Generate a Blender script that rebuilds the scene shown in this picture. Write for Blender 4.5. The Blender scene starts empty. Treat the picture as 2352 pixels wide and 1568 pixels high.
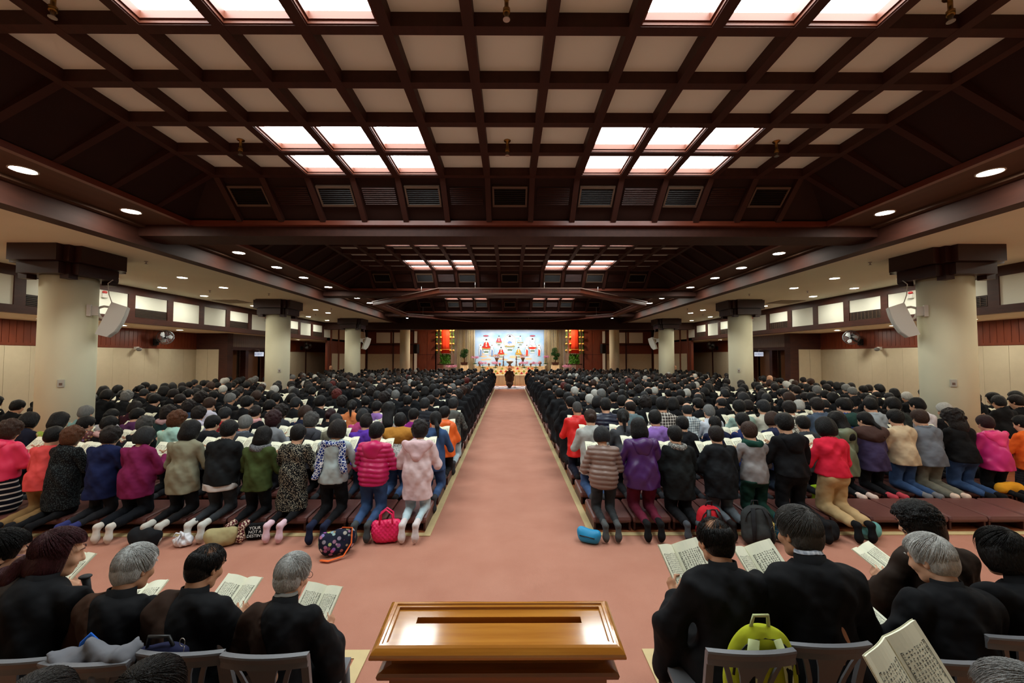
import bpy, math, random
import numpy as np
from mathutils import Vector, Matrix, Euler

# ------------------------------------------------------------------ camera, world, exposure
scn = bpy.context.scene
COL = scn.collection
EYE = 2.15
FPX = 930.0
cam_d = bpy.data.cameras.new('camera')
cam_d.sensor_width = 36.0
cam_d.lens = FPX / 2352.0 * 36.0
cam_d.clip_start = 0.05
cam = bpy.data.objects.new('camera', cam_d)
COL.objects.link(cam)
cam.location = (0, 0, EYE)
cam.rotation_euler = (math.pi/2 + math.atan(35/FPX), 0, -math.atan(5/FPX))
scn.camera = cam
w = bpy.data.worlds.new('world'); scn.world = w; w.use_nodes = True
w.node_tree.nodes['Background'].inputs[0].default_value = (0.9, 0.95, 1.0, 1)
w.node_tree.nodes['Background'].inputs[1].default_value = 0.0
scn.view_settings.view_transform = 'Standard'
scn.view_settings.look = 'None'
scn.view_settings.exposure = 0.92
scn.view_settings.gamma = 1.0
PANEL_L, DOWN_L, SIDE_L, ALTAR_L = 10.0, 70.0, 115.0, 44.0
random.seed(7)
rng = np.random.default_rng(7)

# ------------------------------------------------------------------ helpers
def lin(c):
    return tuple(((x/255.0)/12.92 if x/255.0 <= 0.04045 else ((x/255.0+0.055)/1.055)**2.4) for x in c)

MATS = {}
def mat(name, rgb, rough=0.7, spec=0.3, noise=0.0, nscale=8.0, bump=0.0, bscale=60.0, emit=0.0, metal=0.0, rgb2=None, stretch=None, kind=None, coord='Object', sheen=0.0, trans=0.0, coat=0.0, bdist=0.01, bdet=3.0):
    """principled surface; noise mixes rgb with rgb2 (or a darker rgb); kind adds a woven / printed pattern"""
    if name in MATS: return MATS[name]
    m = bpy.data.materials.new(name); m.use_nodes = True
    nt = m.node_tree; N = nt.nodes; L = nt.links
    b = N['Principled BSDF']
    c1 = lin(rgb) + (1,)
    b.inputs['Base Color'].default_value = c1
    b.inputs['Roughness'].default_value = rough
    b.inputs['Specular IOR Level'].default_value = spec
    b.inputs['Metallic'].default_value = metal
    if sheen: b.inputs['Sheen Weight'].default_value = sheen
    if coat: b.inputs['Coat Weight'].default_value = coat; b.inputs['Coat Roughness'].default_value = 0.08
    if trans: b.inputs['Transmission Weight'].default_value = trans
    if emit:
        b.inputs['Emission Color'].default_value = c1
        b.inputs['Emission Strength'].default_value = emit
    tc = None
    def coords():
        nonlocal tc
        if tc is None:
            t = N.new('ShaderNodeTexCoord'); mp = N.new('ShaderNodeMapping')
            L.new(t.outputs[coord], mp.inputs['Vector'])
            if stretch: mp.inputs['Scale'].default_value = stretch
            tc = mp.outputs['Vector']
        return tc
    def mix(fac, a, bb):
        x = N.new('ShaderNodeMix'); x.data_type = 'RGBA'
        if hasattr(fac, 'links'): L.new(fac, x.inputs[0])
        else: x.inputs[0].default_value = fac
        for i, v in ((6, a), (7, bb)):
            if hasattr(v, 'links'): L.new(v, x.inputs[i])
            else: x.inputs[i].default_value = v
        return x.outputs[2]
    def ramp(src, p0, p1):
        r = N.new('ShaderNodeMapRange'); r.inputs[1].default_value = p0; r.inputs[2].default_value = p1
        L.new(src, r.inputs[0]); return r.outputs[0]
    c2 = (lin(rgb2) + (1,)) if rgb2 else tuple(x*0.55 for x in c1[:3]) + (1,)
    if kind in ('floral', 'speckle'):
        v = N.new('ShaderNodeTexVoronoi'); v.inputs['Scale'].default_value = nscale
        L.new(coords(), v.inputs['Vector'])
        f = ramp(v.outputs['Distance'], 0.30, 0.42) if kind == 'floral' else ramp(v.outputs['Distance'], 0.25, 0.6)
        L.new(mix(f, c2, c1), b.inputs['Base Color'])
    elif kind == 'print':
        v = N.new('ShaderNodeTexVoronoi'); v.inputs['Scale'].default_value = nscale; L.new(coords(), v.inputs['Vector'])
        hs = N.new('ShaderNodeHueSaturation'); L.new(v.outputs['Color'], hs.inputs['Color'])
        hs.inputs['Saturation'].default_value = 0.8; hs.inputs['Value'].default_value = 0.8
        f = ramp(v.outputs['Distance'], 0.36, 0.44)
        L.new(mix(f, mix(0.45, hs.outputs[0], c2), c1), b.inputs['Base Color'])
    elif kind == 'cells':
        v = N.new('ShaderNodeTexVoronoi'); v.feature = 'DISTANCE_TO_EDGE'; v.inputs['Scale'].default_value = nscale
        L.new(coords(), v.inputs['Vector'])
        f = ramp(v.outputs['Distance'], 0.05, 0.09)
        L.new(mix(f, c2, c1), b.inputs['Base Color'])
    elif kind in ('stripes', 'plaid'):
        outs = []
        for ax in (['Z'] if kind == 'stripes' else ['X', 'Z']):
            wv = N.new('ShaderNodeTexWave'); wv.bands_direction = ax; wv.inputs['Scale'].default_value = nscale
            L.new(coords(), wv.inputs['Vector'])
            outs.append(ramp(wv.outputs['Fac'], 0.80 if kind == 'stripes' else 0.6, 0.84 if kind == 'stripes' else 0.66))
        f = outs[0]
        if len(outs) > 1:
            ma = N.new('ShaderNodeMath'); ma.operation = 'ADD'; L.new(outs[0], ma.inputs[0]); L.new(outs[1], ma.inputs[1])
            mm = N.new('ShaderNodeMath'); mm.operation = 'MULTIPLY'; mm.inputs[1].default_value = 0.5; L.new(ma.outputs[0], mm.inputs[0]); f = mm.outputs[0]
        L.new(mix(f, c1, c2), b.inputs['Base Color'])
    elif noise:
        n = N.new('ShaderNodeTexNoise'); n.inputs['Scale'].default_value = nscale; n.inputs['Detail'].default_value = 5
        L.new(coords(), n.inputs['Vector'])
        f = ramp(n.outputs['Fac'], 0.3, 0.7)
        mu = N.new('ShaderNodeMath'); mu.operation = 'MULTIPLY'; mu.inputs[1].default_value = noise; L.new(f, mu.inputs[0])
        L.new(mix(mu.outputs[0], c1, c2), b.inputs['Base Color'])
    if bump:
        n2 = N.new('ShaderNodeTexNoise'); n2.inputs['Scale'].default_value = bscale; n2.inputs['Detail'].default_value = bdet
        L.new(coords(), n2.inputs['Vector'])
        bp = N.new('ShaderNodeBump'); bp.inputs['Strength'].default_value = bump; bp.inputs['Distance'].default_value = bdist
        L.new(n2.outputs['Fac'], bp.inputs['Height']); L.new(bp.outputs['Normal'], b.inputs['Normal'])
    MATS[name] = m
    return m

def cloth(rgb, **k):
    n = 'cloth_%d_%d_%d' % tuple(rgb) + ''.join('_%s' % (k[x],) for x in sorted(k) if x in ('kind', 'rgb2', 'nscale', 'rough'))
    k.setdefault('rough', 0.85); k.setdefault('spec', 0.15)
    k.setdefault('bump', 0.45); k.setdefault('bscale', 12.0); k.setdefault('bdist', 0.035); k.setdefault('bdet', 1.0)
    if 'kind' not in k: k.setdefault('noise', 0.25); k.setdefault('nscale', 5.0)
    return mat(n, rgb, **k)

def hairm(rgb):
    return mat('hair_%d_%d_%d' % tuple(rgb), rgb, rough=0.42, spec=0.18, noise=0.7, nscale=26.0, bump=0.9, bscale=70.0, stretch=(2.2, 2.2, 0.5))

class MB:
    """collects shapes into one mesh"""
    def __init__(s): s.v = []; s.f = []; s.m = []; s.sm = []; s.cm = 0
    def add(s, vs, fs, smooth=False):
        o = len(s.v); s.v += [tuple(p) for p in vs]
        for f in fs: s.f.append(tuple(i+o for i in f)); s.m.append(s.cm); s.sm.append(smooth)
    def box(s, x0, x1, y0, y1, z0, z1, bv=0.0):
        if bv > 0:
            # chamfered box as an octagonal prism stack along z
            b = min(bv, (x1-x0)/2.01, (y1-y0)/2.01, (z1-z0)/2.01)
            rings = []
            for z, i in ((z0, b), (z0+b, 0), (z1-b, 0), (z1, b)):
                X0, X1, Y0, Y1 = x0+i, x1-i, y0+i, y1-i
                rings.append([(X0+b, Y0, z), (X1-b, Y0, z), (X1, Y0+b, z), (X1, Y1-b, z), (X1-b, Y1, z), (X0+b, Y1, z), (X0, Y1-b, z), (X0, Y0+b, z)])
            s.loft(rings, smooth=False); return s
        vs = [(x0, y0, z0), (x1, y0, z0), (x1, y1, z0), (x0, y1, z0), (x0, y0, z1), (x1, y0, z1), (x1, y1, z1), (x0, y1, z1)]
        s.add(vs, [(0, 3, 2, 1), (4, 5, 6, 7), (0, 1, 5, 4), (1, 2, 6, 5), (2, 3, 7, 6), (3, 0, 4, 7)]); return s
    def hexa(s, p):     # eight corners, bottom four then top four
        s.add(p, [(0, 3, 2, 1), (4, 5, 6, 7), (0, 1, 5, 4), (1, 2, 6, 5), (2, 3, 7, 6), (3, 0, 4, 7)]); return s
    def quad(s, *p): s.add(p, [tuple(range(len(p)))]); return s
    def loft(s, rings, cap=True, smooth=True, closed=True):
        n = len(rings[0]); vs = [p for r in rings for p in r]; fs = []
        for i in range(len(rings)-1):
            for j in range(n if closed else n-1):
                k = (j+1) % n
                fs.append((i*n+j, i*n+k, (i+1)*n+k, (i+1)*n+j))
        s.add(vs, fs, smooth)
        if cap:
            o = len(s.v)-len(vs)
            s.f.append(tuple(o+j for j in reversed(range(n)))); s.m.append(s.cm); s.sm.append(False)
            s.f.append(tuple(o+(len(rings)-1)*n+j for j in range(n))); s.m.append(s.cm); s.sm.append(False)
        return s
    def lathe(s, prof, c=(0, 0, 0), n=20, smooth=True, cap=True):
        rings = [[(c[0]+r*math.cos(2*math.pi*j/n), c[1]+r*math.sin(2*math.pi*j/n), c[2]+z) for j in range(n)] for r, z in prof]
        return s.loft(rings, cap=cap, smooth=smooth)
    def tube(s, pts, r, n=8, smooth=True, flat=1.0):
        pts = [Vector(p) for p in pts]
        rs = r if isinstance(r, (list, tuple)) else [r]*len(pts)
        rings = []
        prev = None
        for i, p in enumerate(pts):
            t = (pts[min(i+1, len(pts)-1)]-pts[max(i-1, 0)]).normalized()
            if prev is None:
                up = Vector((0, 0, 1)) if abs(t.z) < 0.9 else Vector((0, 1, 0))
                a = t.cross(up).normalized()
            else:
                a = (prev - t*prev.dot(t)).normalized()
            prev = a; bvec = t.cross(a)
            rings.append([tuple(p + a*(rs[i]*math.cos(2*math.pi*j/n)) + bvec*(rs[i]*flat*math.sin(2*math.pi*j/n))) for j in range(n)])
        return s.loft(rings, smooth=smooth)
    def ell(s, c, r, nu=14, nv=8, rot=None):
        rings = []
        for i in range(1, nv):
            a = math.pi*i/nv
            ring = []
            for j in range(nu):
                q = Vector((r[0]*math.sin(a)*math.cos(2*math.pi*j/nu), r[1]*math.sin(a)*math.sin(2*math.pi*j/nu), -r[2]*math.cos(a)))
                if rot is not None: q = rot @ q
                ring.append((c[0]+q.x, c[1]+q.y, c[2]+q.z))
            rings.append(ring)
        return s.loft(rings)
    def disc(s, c, r, n=20, up=False):
        vs = [(c[0]+r*math.cos(2*math.pi*j/n), c[1]+r*math.sin(2*math.pi*j/n), c[2]) for j in range(n)]
        s.add(vs, [tuple(range(n)) if up else tuple(reversed(range(n)))]); return s
    def mesh(s, name, mats):
        me = bpy.data.meshes.new(name)
        me.from_pydata(s.v, [], s.f)
        if not isinstance(mats, (list, tuple)): mats = [mats]
        for m in mats: me.materials.append(m)
        me.polygons.foreach_set('material_index', s.m)
        me.polygons.foreach_set('use_smooth', s.sm)
        me.update(); return me
    def build(s, name, mats, parent=None, loc=None, rot=None):
        return link(name, s.mesh(name, mats), parent, loc, rot)

def link(name, me, parent=None, loc=None, rot=None):
    o = bpy.data.objects.new(name, me); COL.objects.link(o)
    if parent is not None: o.parent = parent
    if loc is not None: o.location = loc
    if rot is not None: o.rotation_euler = rot
    return o

def tag(o, label=None, cat=None, group=None, kind=None):
    if label: o['label'] = label
    if cat: o['category'] = cat
    if group: o['group'] = group
    if kind: o['kind'] = kind
    return o

def thing(name, label, cat, loc=(0, 0, 0), rz=0.0, group=None):
    o = bpy.data.objects.new(name, None); COL.objects.link(o)
    o.location = loc; o.rotation_euler = (0, 0, rz); o.empty_display_size = 0.1
    return tag(o, label, cat, group)

def st(name, mb, mats, label, cat):
    return tag(mb.build(name, mats), label, cat, kind='structure')

def kids(o): return [c for c in bpy.data.objects if c.parent == o]

def dup(root, parts, loc, rz=None, label=None, group=None, scale=None):
    """copy a thing and its parts (parts: list of (object, [sub-parts])); meshes are shared"""
    r = root.copy(); COL.objects.link(r); r.location = loc
    if rz is not None: r.rotation_euler = (0, 0, rz)
    if scale is not None: r.scale = scale
    tag(r, label, None, group)
    for p, subs in parts:
        c = p.copy(); c.parent = r; COL.objects.link(c)
        for q in subs:
            d = q.copy(); d.parent = c; COL.objects.link(d)
    return r

ORD = ['front', 'second', 'third', 'fourth', 'fifth', 'sixth', 'seventh', 'eighth', 'ninth', 'tenth', 'eleventh', 'twelfth', 'thirteenth', 'fourteenth', 'fifteenth', 'sixteenth', 'seventeenth', 'eighteenth', 'nineteenth', 'twentieth', 'twenty-first', 'twenty-second', 'twenty-third', 'twenty-fourth', 'twenty-fifth', 'twenty-sixth', 'twenty-seventh', 'twenty-eighth', 'twenty-ninth', 'thirtieth']
NTH = ['first'] + ORD[1:]
ONTO = {'L': 'left', 'R': 'right'}

def text_mesh(body, size, name='lettering'):
    cu = bpy.data.curves.new(name, 'FONT'); cu.body = body; cu.size = size; cu.extrude = 0.0; cu.align_x = 'CENTER'; cu.align_y = 'CENTER'
    o = bpy.data.objects.new(name, cu); COL.objects.link(o)
    me = bpy.data.meshes.new_from_object(o.evaluated_get(bpy.context.evaluated_depsgraph_get()))
    bpy.data.objects.remove(o); me.name = name
    return me
LETTER = {}
for key, body, size in (('exit', 'EXIT', 0.10), ('chu', '\u51fa\u53e3', 0.10), ('t1', 'YOUR', 0.055), ('t2', 'NOT A', 0.055), ('t3', 'DESTINY', 0.055)):
    LETTER[key] = text_mesh(body, size)

# ------------------------------------------------------------------ shared materials
M_wood = mat('dark_stained_wood', (70, 34, 24), 0.5, 0.35, noise=0.6, nscale=3.0, rgb2=(42, 17, 12), stretch=(1.2, 1.2, 6.0))
M_beam = mat('beam_wood', (66, 36, 27), 0.6, 0.25, noise=0.5, nscale=2.5, rgb2=(44, 21, 16), stretch=(5, 1, 5))
M_trimred = mat('red_brown_trim', (112, 52, 34), 0.35, 0.5, noise=0.4, nscale=3.0)
M_panelw = mat('red_brown_panelling', (118, 55, 33), 0.38, 0.45, noise=0.55, nscale=4.0, rgb2=(84, 36, 22), stretch=(3, 3, 0.5))
M_bead = mat('grey_brown_beadboard', (112, 92, 74), 0.4, 0.4, noise=0.6, nscale=6.0, rgb2=(80, 60, 46), stretch=(6, 6, 0.4))
M_dark = mat('near_black_wood', (24, 14, 11), 0.5, 0.3)
M_cream = mat('cream_ceiling_paint', (236, 236, 212), 0.9, 0.1, noise=0.12, nscale=0.8)
M_colum = mat('cream_wallpaper', (230, 227, 198), 0.85, 0.1, noise=0.08, nscale=1.2, bump=0.05, bscale=150)
M_coffer = mat('pale_coffer_board', (234, 243, 234), 0.9, 0.1, noise=0.1, nscale=1.0)
M_fabric = mat('beige_fabric_panel', (198, 187, 160), 0.95, 0.05, noise=0.12, nscale=6.0, bump=0.1, bscale=300)
M_white = mat('white_board', (232, 234, 222), 0.8, 0.15)
M_black = mat('black_plastic', (20, 20, 22), 0.45, 0.4)
M_grill = mat('black_grille', (26, 22, 20), 0.6, 0.3)
M_gfrm = mat('grey_brown_frame', (94, 74, 60), 0.5, 0.3)
M_off = mat('off_white_plastic', (214, 212, 204), 0.5, 0.35)
M_metal = mat('brushed_metal', (170, 165, 158), 0.35, 0.5, metal=1.0)
M_brass = mat('aged_brass', (150, 116, 62), 0.35, 0.5, metal=1.0)
M_carpet = mat('terracotta_carpet', (190, 134, 114), 0.97, 0.05, noise=0.5, nscale=2.2, rgb2=(172, 114, 95), bump=0.6, bscale=260)
M_floorw = mat('varnished_floor_boards', (168, 98, 62), 0.3, 0.5, noise=0.5, nscale=5, rgb2=(120, 62, 40), stretch=(1, 6, 1))
M_tape = mat('cream_edge_strip', (206, 182, 134), 0.55, 0.3, noise=0.2, nscale=9)
M_pan = mat('lit_diffuser', (240, 252, 252), 0.6, 0.2, emit=PANEL_L)
M_lamp = mat('lit_downlight_lens', (255, 250, 236), 0.5, 0.2, emit=DOWN_L)
M_lamp2 = mat('lit_aisle_lens', (255, 250, 232), 0.5, 0.2, emit=SIDE_L)
M_red = mat('red_lamp_plastic', (196, 24, 22), 0.3, 0.5)

# ------------------------------------------------------------------ the room
GZ, SZ = EYE+2.87, EYE+2.33          # coffer grid and soffit heights
CZ, LZ = EYE+2.03, EYE+0.99          # aisle ceiling and lower side soffit
S = 0.725                            # coffer pitch
XI, XO = 6.55, 6.80                  # long beam
XS = 5.62                            # soffit inner edge
XG = 6.5*S + 0.05                    # grid edge
XW, XL = 11.0, 13.2                  # upper and lower side walls
YB, YE, YF = -1.6, 24.0, 31.0        # back wall, fascia, far wall
VAULTS = [(0.62, 7.10), (7.66, 14.14), (14.70, 21.18)]

# floor: carpet with kneeling bays of boards set into it
AX = 0.955                           # aisle half width
ROWY0, PITCH, NROW = 5.25, 0.90, 25
BAY0, BAY1 = 4.94, 26.9
mb = MB(); mb.box(-13.4, 13.4, YB-0.2, 36.5, -0.12, 0.0)
st('floor', mb, M_carpet, 'terracotta carpet covering the aisle and the hall floor', 'floor')
def bay(n, x0, x1, y0, y1, lab):
    mb = MB(); t = 0.085
    mb.cm = 0
    n_b = int((y1-y0-2*t)/0.14)
    for i in range(n_b):
        a = y0+t+(y1-y0-2*t)*i/n_b; b2 = y0+t+(y1-y0-2*t)*(i+1)/n_b
        mb.box(x0+t, x1-t, a+0.002, b2-0.002, 0.001, 0.006)
    mb.cm = 1
    mb.box(x0, x1, y0, y0+t, 0.001, 0.010); mb.box(x0, x1, y1-t, y1, 0.001, 0.010)
    mb.box(x0, x0+t, y0+t, y1-t, 0.001, 0.010); mb.box(x1-t, x1, y0+t, y1-t, 0.001, 0.010)
    st('floor_bay', mb, [M_floorw, M_tape], lab, 'floor')
bay(1, -12.6, -AX, BAY0, BAY1, 'board floor bay with cream edging under the left kneelers')
bay(2, AX, 12.6, BAY0, BAY1, 'board floor bay with cream edging under the right kneelers')
bay(3, -6.0, -1.02, -0.6, 3.05, 'board floor bay with cream edging under the left chairs')
bay(4, 0.97, 6.0, -0.6, 3.05, 'board floor bay with cream edging under the right chairs')

# coffered vaults
PT = GZ+0.13
tn = 0
for vi, (y0, y1) in enumerate(VAULTS):
    yf = y1-0.73                     # far edge of the grid
    yn = yf-7*S                      # near edge
    which = ['nearest', 'middle', 'farthest'][vi]
    bars = MB()
    for i in range(14):
        x = (i-6.5)*S; bars.box(x-0.05, x+0.05, yn-0.05, yf+0.05, GZ, PT+0.05)
    for j in range(8):
        y = yf-j*S; bars.box(-XG, XG, y-0.05, y+0.05, GZ+0.002, PT+0.05)
    tn += 1; st('trim_%d' % tn, bars, M_beam, 'grid of dark ceiling battens in the %s vault' % which, 'ceiling trim')
    cf = MB()
    for i in range(13):
        for j in range(7):
            x = (i-6)*S; y = yf-(j+0.5)*S
            cf.quad((x-S/2, y-S/2, PT), (x-S/2, y+S/2, PT), (x+S/2, y+S/2, PT), (x+S/2, y-S/2, PT))
    tag(cf.build('ceiling', M_coffer), 'pale boards between the dark battens of the %s vault' % which, 'ceiling', kind='structure')
    # slopes and rafters
    sl = MB()
    t = 0.12
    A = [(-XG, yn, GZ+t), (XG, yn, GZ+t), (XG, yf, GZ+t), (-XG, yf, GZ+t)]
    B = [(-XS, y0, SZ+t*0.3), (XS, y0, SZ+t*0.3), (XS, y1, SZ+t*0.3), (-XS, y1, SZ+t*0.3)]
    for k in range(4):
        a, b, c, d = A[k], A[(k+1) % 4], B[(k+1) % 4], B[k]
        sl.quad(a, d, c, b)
    sl.cm = 1
    for i in range(14):              # rafters on the two ends
        x = (i-6.5)*S
        for ya, yb, sg in ((yf, y1, 1), (yn, y0, -1)):
            p = [(x-0.045, ya+sg*0.05, GZ), (x+0.045, ya+sg*0.05, GZ), (x+0.045, yb-sg*0.10, SZ+0.02), (x-0.045, yb-sg*0.10, SZ+0.02)]
            q = [(x-0.045, ya+sg*0.05, GZ+0.22), (x+0.045, ya+sg*0.05, GZ+0.22), (x+0.045, yb-sg*0.0, SZ+0.16), (x-0.045, yb-sg*0.0, SZ+0.16)]
            sl.hexa(p+q)
    for j in range(8):               # rafters on the two sides
        y = yf-j*S
        for sg in (-1, 1):
            p = [(sg*XG, y-0.045, GZ), (sg*XG, y+0.045, GZ), (sg*(XS-0.04), y+0.045, SZ+0.05), (sg*(XS-0.04), y-0.045, SZ+0.05)]
            q = [(sg*XG, y-0.045, GZ+0.2), (sg*XG, y+0.045, GZ+0.2), (sg*(XS+0.02), y+0.045, SZ+0.2), (sg*(XS+0.02), y-0.045, SZ+0.2)]
            sl.hexa(p+q)
    sl.cm = 2                        # polished ledge round the foot of the slopes
    sl.box(-XS, XS, y1-0.09, y1+0.005, SZ-0.03, SZ+0.05); sl.box(-XS, XS, y0-0.005, y0+0.09, SZ-0.03, SZ+0.05)
    sl.box(-XS-0.03, -XS+0.05, y0, y1, SZ-0.03, SZ+0.05); sl.box(XS-0.05, XS+0.03, y0, y1, SZ-0.03, SZ+0.05)
    tn += 1; st('trim_%d' % tn, sl, [mat('shade_darkened_slope_wood', (44, 24, 18), 0.7, 0.2, noise=0.4, nscale=3.0), mat('rafter_wood', (62, 32, 24), 0.6, 0.25, noise=0.4, nscale=3.0), M_trimred], 'sloping dark timber sides with rafters of the %s vault' % which, 'ceiling trim')  # slope colour darkened to stand in for shade the panels leave there
    # lit coffers
    for j in (0, 1, 4, 5):
        for i in (-4, -3, -2, 2, 3, 4):
            x = i*S; y = yf-(j+0.5)*S
            sd = 'left' if i < 0 else 'right'
            nm = {0: 'last', 1: 'second last', 4: 'third last', 5: 'first'}[j]
            lt = thing('ceiling_light', '%s lit white ceiling panel from centre, %s side, %s lit row of %s vault' % (NTH[abs(i)-2], sd, nm, which), 'ceiling light', (x, y, PT), 0, 'lit panels of the coffered vaults')
            h = S/2-0.051
            fr = MB()
            for (a0, a1, b0, b1) in ((-h, h, -h, -h+0.03), (-h, h, h-0.03, h), (-h, -h+0.03, -h+0.03, h-0.03), (h-0.03, h, -h+0.03, h-0.03)):
                fr.box(a0, a1, b0, b1, -0.09, -0.002)
            for (a0, a1, b0, b1) in ((-h, h, -h, -h+0.012), (-h, h, h-0.012, h), (-h, -h+0.012, -h, h), (h-0.012, h, -h, h)):
                fr.box(a0, a1, b0, b1, -0.118, -0.09)
            if 'lf' not in MATS: MATS['lf'] = fr.mesh('frame', mat('coffer_frame_wood', (92, 46, 30), 0.5, 0.3, noise=0.3, nscale=4))
            link('frame', MATS['lf'], lt)
            if 'ld' not in MATS:
                d = MB(); d.quad((-h+0.03, -h+0.03, -0.02), (-h+0.03, h-0.03, -0.02), (h-0.03, h-0.03, -0.02), (h-0.03, -h+0.03, -0.02)); MATS['ld'] = d.mesh('diffuser', M_pan)
            link('diffuser', MATS['ld'], lt)
    # air vents at the far end
    for i in range(-6, 7):
        x = i*S; framed = (i % 2 == 0)
        t0, t1 = 0.30, 0.62
        ya, yb = yf+0.0, y1; za, zb = GZ+t, SZ+t*0.3
        def P(xx, tt, off=0.0): return (xx, ya+(yb-ya)*tt-off*0.55, za+(zb-za)*tt-off*0.83)
        col = {0: 'on the centre line'}.get(i, '%s from centre, %s side' % (NTH[abs(i)-1], 'left' if i < 0 else 'right'))
        v = thing('air_vent', '%s air vent %s in the %s vault end' % ('brown framed' if framed else 'dark slatted', col, which), 'air vent', P(x, 0.46), 0, 'air vents in the vault ends')
        O = Vector(P(x, 0.46))
        g = MB(); g.quad(*[tuple(Vector(P(xx, tt, 0.012))-O) for xx, tt in ((x-0.27, t0), (x-0.27, t1), (x+0.27, t1), (x+0.27, t0))]); g.build('backing', M_grill, v)
        sm_ = MB()
        for q in range(9):
            ta = t0+(t1-t0)*(q+0.3)/9; tb = ta+(t1-t0)*0.35/9
            sm_.quad(*[tuple(Vector(P(xx, tt, oo))-O) for xx, tt, oo in ((x-0.27, ta, 0.016), (x-0.27, tb, 0.035), (x+0.27, tb, 0.035), (x+0.27, ta, 0.016))])
        sm_.build('louvre', M_dark if framed else M_wood, v)
        if framed:
            f = MB()
            for (xa, xb, ta, tb) in ((x-0.29, x+0.29, t0-0.03, t0+0.01), (x-0.29, x+0.29, t1-0.01, t1+0.03), (x-0.29, x-0.262, t0, t1), (x+0.262, x+0.29, t0, t1)):
                f.hexa([tuple(Vector(P(xx, tt, 0.04))-O) for xx, tt in ((xa, ta), (xb, ta), (xb, tb), (xa, tb))]+[tuple(Vector(P(xx, tt, 0.0))-O) for xx, tt in ((xa, ta), (xb, ta), (xb, tb), (xa, tb))])
            f.build('frame', M_gfrm, v)
    # transverse beam past this vault
    tn += 1
    bm_ = MB(); bm_.box(-XI, XI, y1, y1+0.56, EYE+2.13, SZ+0.5)
    st('trim_%d' % tn, bm_, M_beam, 'dark timber cross beam at the far end of the %s vault' % which, 'ceiling beam')
bk = MB(); bk.box(-XI, XI, YB, VAULTS[0][0], SZ-0.01, SZ+0.5)
st('ceiling_rear', bk, M_wood, 'dark timber ceiling over the rear of the hall', 'ceiling')
bk = MB(); bk.box(-XI, XI, VAULTS[2][1]+0.56, YE, SZ-0.01, SZ+0.5); bk.box(-XI, XI, 22.6, 22.75, SZ-0.1, SZ)
st('ceiling_front', bk, M_wood, 'dark timber flat ceiling before the altar', 'ceiling')
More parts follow.
